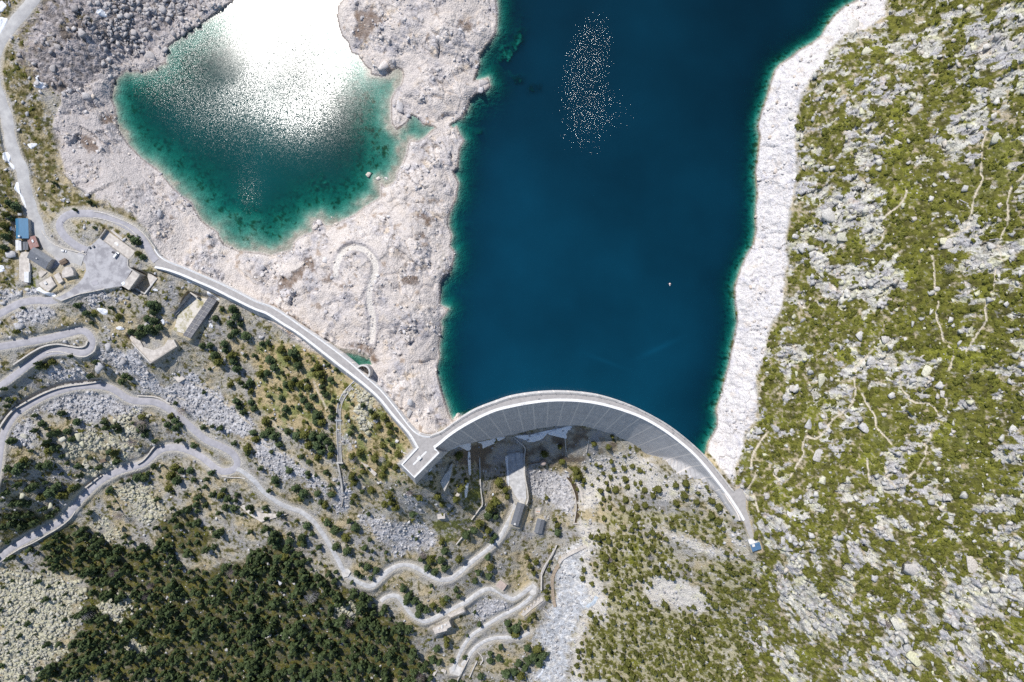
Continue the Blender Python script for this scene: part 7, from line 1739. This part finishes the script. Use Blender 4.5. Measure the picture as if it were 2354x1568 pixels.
for it in items:
    x, y, z, r = place_tree(it['px'], it['py'], it['d'])
    is_olive = it['px'] > 1330 or (it['px'] > 780 and it['py'] < 1180) or random.random() < .25  # olive needles for the eastern and green slopes, and some trees elsewhere
    cr, tk = protoT[random.randrange(5) * 2 + (1 if is_olive else 0)]
    t = empty('pine_tree', (x, y, z), it['label'], 'tree', it['group'], random.uniform(0, 6.28))
    t.scale = (r * random.uniform(.9, 1.1), r * random.uniform(.9, 1.1), r * random.uniform(.85, 1.15))
    for o in (cr, tk):
        c = o.copy(); COL.objects.link(c); c.parent = t
inst = []
for (px, py, d) in rest:
    x, y, z, r = place_tree(px, py, d)
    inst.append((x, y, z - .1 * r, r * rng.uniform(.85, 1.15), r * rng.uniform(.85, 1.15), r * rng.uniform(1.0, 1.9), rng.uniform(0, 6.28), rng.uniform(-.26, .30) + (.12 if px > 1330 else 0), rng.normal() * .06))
inst = np.array(inst); px_ = np.array([q[0] for q in rest])
merged('pine_wood', crowns_l, inst[px_ < 1200], m_pine, 'dense mass of smaller pines filling the lower slopes')
merged('pine_wood', crowns_l, inst[px_ >= 1200], m_pine2, 'mass of small olive green pines on the slope east of the stream')

# ---- bare and fallen trees
def bare_tree(px, py, d, label, mat):
    x, y, z, r = place_tree(px, py, d)
    t = empty('bare_tree', (x, y, z), label, 'tree')
    rr = random.Random(int(px * 7 + py)); h = r * 1.9
    MB().tube((0, 0, -.5), (0, 0, h), .05 * r + .08, .03, 7).build('trunk', mat, t)
    q = MB()
    for k in range(46):
        a = k * 2.4; zz = h * (.2 + .78 * k / 46); L = r * (1.1 - .6 * k / 46) * rr.uniform(.7, 1.1)
        e = (L * math.cos(a), L * math.sin(a), zz + L * .35); q.tube((0, 0, zz), e, .07, .03, 4)
        for s_ in (-.5, .5):
            m_ = (e[0] * .55, e[1] * .55, zz + L * .2); q.tube(m_, (m_[0] + .5 * L * math.cos(a + s_), m_[1] + .5 * L * math.sin(a + s_), m_[2] + .3 * L), .05, .02, 4)
    q.build('branches', mat, t)
for vw, x, y, d, lb in (((0, 2), 1290, 755, 150, 'large leafless tree with spreading purple grey twigs on the yellow scree'), ((0, 2), 1210, 930, 110, 'bare purple grey tree above the curved stone wall'), ((0, 2), 1670, 640, 110, 'bare tree leaning over the road to the lower hairpin'), ((1, 2), 1410, 1390, 80, 'bare reddish tree below the helicopter block'), ((1, 2), 885, 1080, 90, 'dead grey tree in the pines near the end of the spillway'), ((1, 2), 1155, 1080, 80, 'dead grey tree with fine twigs west of the helicopter block'), ((0, 3), 800, 950, 120, 'dead tree with pale twigs between lichen scree and dark wood'), ((0, 3), 1040, 560, 120, 'brownish bare tree in the middle of the dark wood'), ((0, 3), 1335, 770, 90, 'bare twiggy tree on the wood edge downhill of another bare tree'), ((0, 3), 1380, 680, 80, 'bare twiggy tree uphill of another bare tree in the dark wood'), ((0, 3), 1100, 40, 110, 'tall bare tree beside orange soil above the wood'), ((0, 3), 2130, 560, 120, 'bare tree at the eastern side of the dark wood'), ((1, 3), 520, 770, 150, 'wide pale bare tree in the wood by the gravel track'), ((1, 3), 1510, 1520, 120, 'bare tree beside the small green clearing'), ((1, 3), 840, 1020, 110, 'purple grey bare tree in the dense wood by the yellow rubble'), ((1, 3), 1530, 400, 90, 'bare tree above the wide gravel bend'), ((3, 0), 1880, 1530, 60, 'white dead snag beside the uppermost footpath on the heath'), ((3, 3), 1100, 1040, 110, 'bare grey tree on the lowest part of the rocky heath'), ((3, 3), 1980, 1440, 100, 'white dead tree near the lower corner of the heath'), ((3, 1), 1680, 890, 110, 'grey dead tree on the heath by a dark rock ledge'), ((2, 3), 900, 440, 70, 'leafless tree in the open wood below the arch dam'), ((2, 3), 1270, 420, 90, 'pale leafless tree at the upper edge of the open wood')):
    (px, py), = V(vw, [(x, y)]); bare_tree(px, py, d * .25, lb, m_dead if ('white' in lb or 'dead' in lb or 'pale' in lb) else m_twig)
def log(vw, x0, y0, x1, y1, lb):
    (a, b) = V(vw, [(x0, y0), (x1, y1)])
    A = np.array(gp(*a)) + [0, 0, .9]; B = np.array(gp(*b)) + [0, 0, .9]; c = (A + B) / 2
    t = empty('fallen_trunk', tuple(c), lb, 'log')
    settle(MB().tube(tuple(A), tuple(B), .38, .2, 7).build('trunk', m_dead, t)); q = MB(); rr = random.Random(int(x0 + y0))
    for k in range(7):
        f_ = .35 + .09 * k; p = A + (B - A) * f_; q.tube(tuple(p), (p[0] + rr.uniform(-2, 2), p[1] + rr.uniform(-2, 2), p[2] + rr.uniform(.2, 1)), .1, .04, 5)
    settle(q.build('branches', m_dead, t))
for vw, a, lb in (((3, 3), (1825, 1270, 1880, 1380), 'long white fallen trunk low on the heath slope'), ((3, 1), (1750, 270, 1830, 310), 'tangled white fallen trunk on bright green heath'), ((3, 1), (870, 805, 945, 822), 'fallen white trunk beside a pale boulder on the heath'), ((3, 1), (2020, 640, 2110, 630), 'thin white trunk lying near the main footpath'), ((3, 0), (1130, 890, 1220, 840), 'fallen trunk leaning over a shaded rock ledge'), ((3, 0), (1810, 520, 1960, 470), 'white branched trunk on yellow outcrops high on the heath'), ((3, 3), (520, 830, 610, 785), 'pair of pale fallen stems on the lower heath'), ((1, 3), (1090, 1180, 1190, 1195), 'fallen trunk across the dense wood'), ((1, 3), (1140, 1180, 1210, 1250), 'broken trunk lying downhill in the dense wood'), ((1, 3), (580, 690, 630, 745), 'short fallen trunk by the wide bare tree'), ((1, 2), (300, 190, 340, 165), 'short white log on ochre grass under the straight dam'), ((1, 2), (1040, 1480, 1085, 1510), 'small white log under the pines below the helicopter block'), ((2, 3), (1610, 975, 1635, 1030), 'white forked stem in the open pine wood')):
    log(vw, *a, lb)

# ---- shrubs and boulders: scattered by the zones painted on the ground
flatP = np.stack([GX.ravel(), GY.ravel()], 1)
infr = ((GX > -120) & (GX < 2480) & (GY > -120) & (GY < 1700)).ravel()
wet_ = (wat | poolb).ravel()
def pick(weight, n_, seed):
    r = np.random.default_rng(seed); w_ = (weight.ravel() * infr * ~wet_ * (s_deck.ravel() < -6)); cell = np.outer(np.gradient(gy), np.gradient(gx)).ravel()
    w_ = w_ * cell; w_ = w_ / w_.sum()
    i = r.choice(len(w_), n_, p=w_)
    return i, r
fz = Zf.ravel(); fx_ = X0.ravel(); fy_ = Y0.ravel()
heath = w_slope2 * (1 - w_ring) * (w_veg * .8 + .12) * sstep(1.5, 5, foot) * (1 - w_pad) * (1 - w_grass * .8)
lowsh = (1 - w_slope2) * w_veg * (1 - w_grass) * (1 - w_pad) * (1 - w_road) * (.6 + w_open + .3 * w_meadow)
i1, r1 = pick(heath, 8200, 201); i2, r2 = pick(lowsh, 4200, 202)
def shrub_rows(ii, r, lo, hi):
    s = lo + (hi - lo) * r.uniform(size=len(ii)) ** 2.6
    return np.stack([fx_[ii] + r.uniform(-.4, .4, len(ii)), fy_[ii] + r.uniform(-.4, .4, len(ii)), fz[ii] - .1 * s, s * r.uniform(.8, 1.25, len(ii)), s * r.uniform(.8, 1.25, len(ii)), s * r.uniform(.6, 1.0, len(ii)), r.uniform(0, 6.28, len(ii)), r.uniform(-.25, .25, len(ii)), r.normal(size=len(ii)) * .1], 1), s
S1, s1 = shrub_rows(i1, r1, .6, 3.4); S2, s2 = shrub_rows(i2, r2, .6, 2.4)
REGB = [(lambda x, y: x > 1690 and y < 300, 'on the upper part of the heath slope'), (lambda x, y: x > 1690 and x < 1960 and y < 700, 'on the heath just above the white shore ring'), (lambda x, y: x > 1690 and y < 620, 'on the heath near the long footpath'), (lambda x, y: x > 1690 and x < 2000 and y < 1100, 'on the rocky heath beside the dam abutment'), (lambda x, y: x > 1690 and y < 1000, 'on the heath among the branching footpaths'), (lambda x, y: x > 1690 and y < 1300, 'on the heath above the blue roofed cabin'), (lambda x, y: x > 1690, 'on the lowest part of the rocky heath'),
        (lambda x, y: x < 560 and y < 200, 'on the grey scree by the glittering pond'), (lambda x, y: x < 420 and y < 500, 'on the bare bank west of the pond'), (lambda x, y: y < 300, 'on the bare rock spit between pond and lake'), (lambda x, y: y < 640 and x > 560, 'on the narrow bare isthmus'), (lambda x, y: y < 980 and x > 560 and y < 560 + (x - 560) * .95, 'on the pale dry lake bed above the straight dam')]
def reg2(px, py):
    for f_, nm in REGB:
        if f_(px, py): return nm
    return region(px, py)
order = np.argsort(-s1)[:230]
its = [{'px': flatP[i1[k], 0], 'py': flatP[i1[k], 1], 'size': s1[k], 'row': S1[k]} for k in order if 0 < flatP[i1[k], 0] < 2353 and 0 < flatP[i1[k], 1] < 1568]
for it in its: it['reg'] = reg2(it['px'], it['py'])
label_all(its, 'dwarf pine bush', 'dwarf pine bushes', 'olive green')
sp = [mesh_of('shrub', q, m_shrub) for q in shrubs]
for o in sp: COL.objects.unlink(o)
for it in its:
    o = sp[random.randrange(4)].copy(); COL.objects.link(o); R_ = it['row']
    o.location = R_[:3]; o.scale = R_[3:6]; o.rotation_euler = (0, 0, R_[6]); tag(o, it['label'], 'bush', it['group'])
merged('heath_shrubs', shrubs, np.delete(S1, order, 0), m_shrub, 'countless low olive shrubs covering the steep heath slope')
merged('heath_shrubs', shrubs, S2, m_shrub, 'low shrubs dotted over the slopes below the dams')

def rock_mat(name, cols):
    m, n, b = mat_new(name)
    a = N(n, 'ShaderNodeAttribute', attribute_name='tint'); oi = N(n, 'ShaderNodeObjectInfo')
    ad = N(n, 'ShaderNodeMath', operation='ADD'); n.links.new(a.outputs['Fac'], ad.inputs[0]); n.links.new(oi.outputs['Random'], ad.inputs[1])
    fr = N(n, 'ShaderNodeMath', operation='FRACT'); n.links.new(ad.outputs[0], fr.inputs[0])
    r = N(n, 'ShaderNodeValToRGB'); e = r.color_ramp.elements
    e[0].color = (*cols[0], 1); e[1].color = (*cols[-1], 1)
    for k, c in enumerate(cols[1:-1]): x = e.new((k + 1) / (len(cols) - 1)); x.color = (*c, 1)
    n.links.new(fr.outputs[0], r.inputs[0])
    g = N(n, 'ShaderNodeNewGeometry'); no = N(n, 'ShaderNodeTexNoise'); no.inputs['Scale'].default_value = 1.2; no.inputs['Detail'].default_value = 6; n.links.new(g.outputs['Position'], no.inputs['Vector'])
    mr = N(n, 'ShaderNodeMapRange'); mr.inputs[1].default_value = .3; mr.inputs[2].default_value = .7; mr.inputs[3].default_value = .65; mr.inputs[4].default_value = 1.25; n.links.new(no.outputs[0], mr.inputs[0])
    vm = N(n, 'ShaderNodeVectorMath', operation='SCALE'); n.links.new(r.outputs[0], vm.inputs[0]); n.links.new(mr.outputs[0], vm.inputs['Scale'])
    n.links.new(vm.outputs[0], b.inputs['Base Color']); b.inputs['Roughness'].default_value = .95; b.inputs['Specular IOR Level'].default_value = .15
    bu = N(n, 'ShaderNodeBump'); bu.inputs['Strength'].default_value = .5; bu.inputs['Distance'].default_value = .3; n.links.new(no.outputs[0], bu.inputs['Height']); n.links.new(bu.outputs[0], b.inputs['Normal'])
    return m
m_rock_heath = rock_mat('lichened_rock', [(.50, .485, .43), (.40, .39, .38), (.58, .56, .38), (.62, .59, .54), (.46, .445, .43), (.56, .50, .42)])
m_rock_pale = rock_mat('bleached_rock', [(.66, .61, .57), (.50, .48, .48), (.62, .53, .44), (.70, .66, .63), (.42, .40, .41)])
m_rock_grey = rock_mat('grey_scree_rock', [(.40, .37, .355), (.50, .47, .455), (.30, .27, .26), (.56, .53, .51), (.44, .415, .405)])
m_rock_lich = rock_mat('yellowish_scree_rock', [(.50, .475, .33), (.42, .40, .33), (.60, .57, .46), (.36, .345, .30), (.55, .52, .36)])
m_rock_mid = rock_mat('pale_grey_rubble', [(.50, .49, .49), (.40, .395, .40), (.62, .60, .59), (.34, .33, .33), (.55, .535, .52)])
def rock_rows(ii, r, lo, hi, pw, flatn=.7):
    s = lo + (hi - lo) * r.uniform(size=len(ii)) ** pw
    return np.stack([fx_[ii] + r.uniform(-.5, .5, len(ii)), fy_[ii] + r.uniform(-.5, .5, len(ii)), fz[ii] + s * .1, s * r.uniform(.7, 1.4, len(ii)), s * r.uniform(.7, 1.2, len(ii)), s * flatn * r.uniform(.6, 1.2, len(ii)), r.uniform(0, 6.28, len(ii)), r.uniform(0, 1, len(ii)), r.normal(size=len(ii)) * .25], 1), s
noR = (1 - w_road) * (1 - w_pad)
sets = [('heath', (w_slope2 * (1 - w_ring) * (.15 + 1.0 * crag) * sstep(1, 4, foot) * noR), 4200, .45, 2.9, 3.2, m_rock_heath, 'grey and yellow stones scattered over the steep heath slope', 80, 'lichened boulder', .7),
        ('scree', w_scree * noR * (.15 + .85 * sstep(-.1, .3, pat)) * (.12 + .88 * sstep(170, 330, GX + .6 * (120 - GY))), 3000, .4, 2.9, 3.2, m_rock_grey, 'broken grey rock of the scree above the pond', 50, 'angular grey boulder', .7),
        ('bed', np.maximum(w_ist * .4 * (1 - w_leftveg), w_ring * .22) * noR * (.05 + rough * sstep(-.2, .5, n_mid + .3 * n_big)), 3600, .3, 1.7, 3.6, m_rock_pale, 'bleached stones strewn over the dry lake bed', 45, 'bleached boulder', .7),
        ('lich', w_lich * noR, 5200, .5, 2.2, 2.4, m_rock_lich, 'yellowish lichen covered scree blocks', 45, 'yellowish scree boulder', .7),
        ('rubble', np.maximum(np.maximum(w_grey, w_river * .35), w_pale2 * .5) * noR, 6000, .35, 1.7, 3.0, m_rock_mid, 'pale grey rubble between the roads and along the stream', 35, 'pale grey boulder', .7),
        ('low', np.clip(1 - w_slope2 - w_ist - w_scree - w_ring - w_grey - w_lich, 0, 1) * noR * (1 - w_grass) * (.2 + sstep(.2, .6, n_mid)), 4200, .35, 1.8, 3.2, m_rock_mid, 'loose stones lying about the slopes below the dams', 35, 'weathered boulder', .7)]
BIG = {'scree': [(350, 130, 6.2), (355, 58, 3.8), (582 * .0 + 185, 75, 4.6), (207, 224, 4.4), (130, 108, 3.4), (115, 80, 3.0)], 'bed': [(368, 493, 3.8), (200, 415, 3.4), (849, 401, 2.9), (868, 412, 2.2), (888, 410, 1.6), (761, 499, 1.5), (735, 513, 3.4), (726, 522, 2.6), (921, 243, 6.0), (880, 155, 5.0), (1112, 190, 4.6), (1105, 205, 3.6), (748, 595, 3.6), (1010, 85, 3.2), (1058, 73, 2.0), (1040, 300, 2.6)],
       'heath': [(1960, 65, 6.0), (1990, 120, 5.0), (1825, 265, 4.4), (1900, 500, 6.5), (1940, 545, 5.4), (2180, 565, 5.0), (2105, 255, 4.0), (2172, 555, 4.0), (1985, 985, 4.6), (1880, 1045, 5.2), (1890, 875, 5.4), (2130, 850, 5.0), (1860, 975, 4.2), (2100, 1310, 7.0), (2060, 1430, 5.6), (2240, 1300, 6.4), (2100, 1510, 6.0), (1800, 1240, 4.2), (1960, 1500, 5.0), (2290, 320, 6.0), (2330, 105, 6.0), (2010, 830, 5.5), (1885, 975, 3.6), (1815, 1180, 4.0)],
       'lich': [(120, 1120, 3.0), (225, 995, 3.6), (240, 1010, 3.0), (90, 995, 3.0), (190, 1000, 2.8), (200, 1135, 3.2)], 'rubble': [(235, 845, 5.0), (285, 830, 4.0), (250, 800, 4.6)], 'low': [(28, 585, 4.0), (45, 750, 4.4), (340, 745, 3.6), (945, 925, 4.0), (940, 950, 3.4), (690, 1290, 2.0)]}
bo = {}
for nm, wt, n_, lo, hi, pw, mt, lab, nind, noun, fl in sets:
    ii, r = pick(wt, n_, 300 + len(nm) * 7 + n_ % 97)
    Rw, s = rock_rows(ii, r, lo, hi, pw, fl)
    order = np.argsort(-s)[:nind]
    its = [{'px': flatP[ii[k], 0], 'py': flatP[ii[k], 1], 'size': s[k], 'row': Rw[k]} for k in order if 0 < flatP[ii[k], 0] < 2353 and 0 < flatP[ii[k], 1] < 1568]
    for (px, py, sz) in BIG.get(nm, ()):
        x, y, z = [float(q) for q in gp(px, py)]
        its.append({'px': px, 'py': py, 'size': sz * 1.02, 'row': np.array([x, y, max(z, -.5) + sz * .05, sz * 1.1, sz * .72, sz * (.34 if nm == 'heath' else .5), r.uniform(0, 6.28), r.uniform(0, 1), 0])})
    for it in its: it['reg'] = reg2(it['px'], it['py'])
    label_all(its, noun, noun + 's', 'rough')
    pr = [mesh_of('boulder', q, mt) for q in rocks]
    for o in pr: COL.objects.unlink(o)
    for it in its:
        o = pr[random.randrange(8)].copy(); COL.objects.link(o); R_ = it['row']
        o.location = R_[:3]; o.scale = R_[3:6]; o.rotation_euler = (random.uniform(-.2, .2), random.uniform(-.2, .2), R_[6]); tag(o, it['label'], 'boulder', it['group'])
    merged('loose_stones', rocks_l, np.delete(Rw, order, 0), mt, lab)
# waterfall
wf = V((2, 3), [(785, 785), (772, 800), (760, 830), (735, 855), (705, 870), (690, 885)])
p3 = smooth(np.array([(x, y, float(gz(x, y)) + .6) for x, y in wf]), 2)
k_ = (H - p3[:, 2]) / FX; p3 = np.stack([(p3[:, 0] - CX) * k_, (CY - p3[:, 1]) * k_, p3[:, 2]], 1)
tag(MB().sweep(p3, [(-2.0, -1), (2.0, -1), (1.6, .1), (.6, .35), (-.7, .3), (-1.7, .1)]).build('waterfall', M('foaming_water', (.72, .75, .78), c2=(.35, .42, .48), var=.3, scale=.8, rough=.3)), 'small foaming white waterfall tumbling over pale rock to the stream bed', kind='structure')
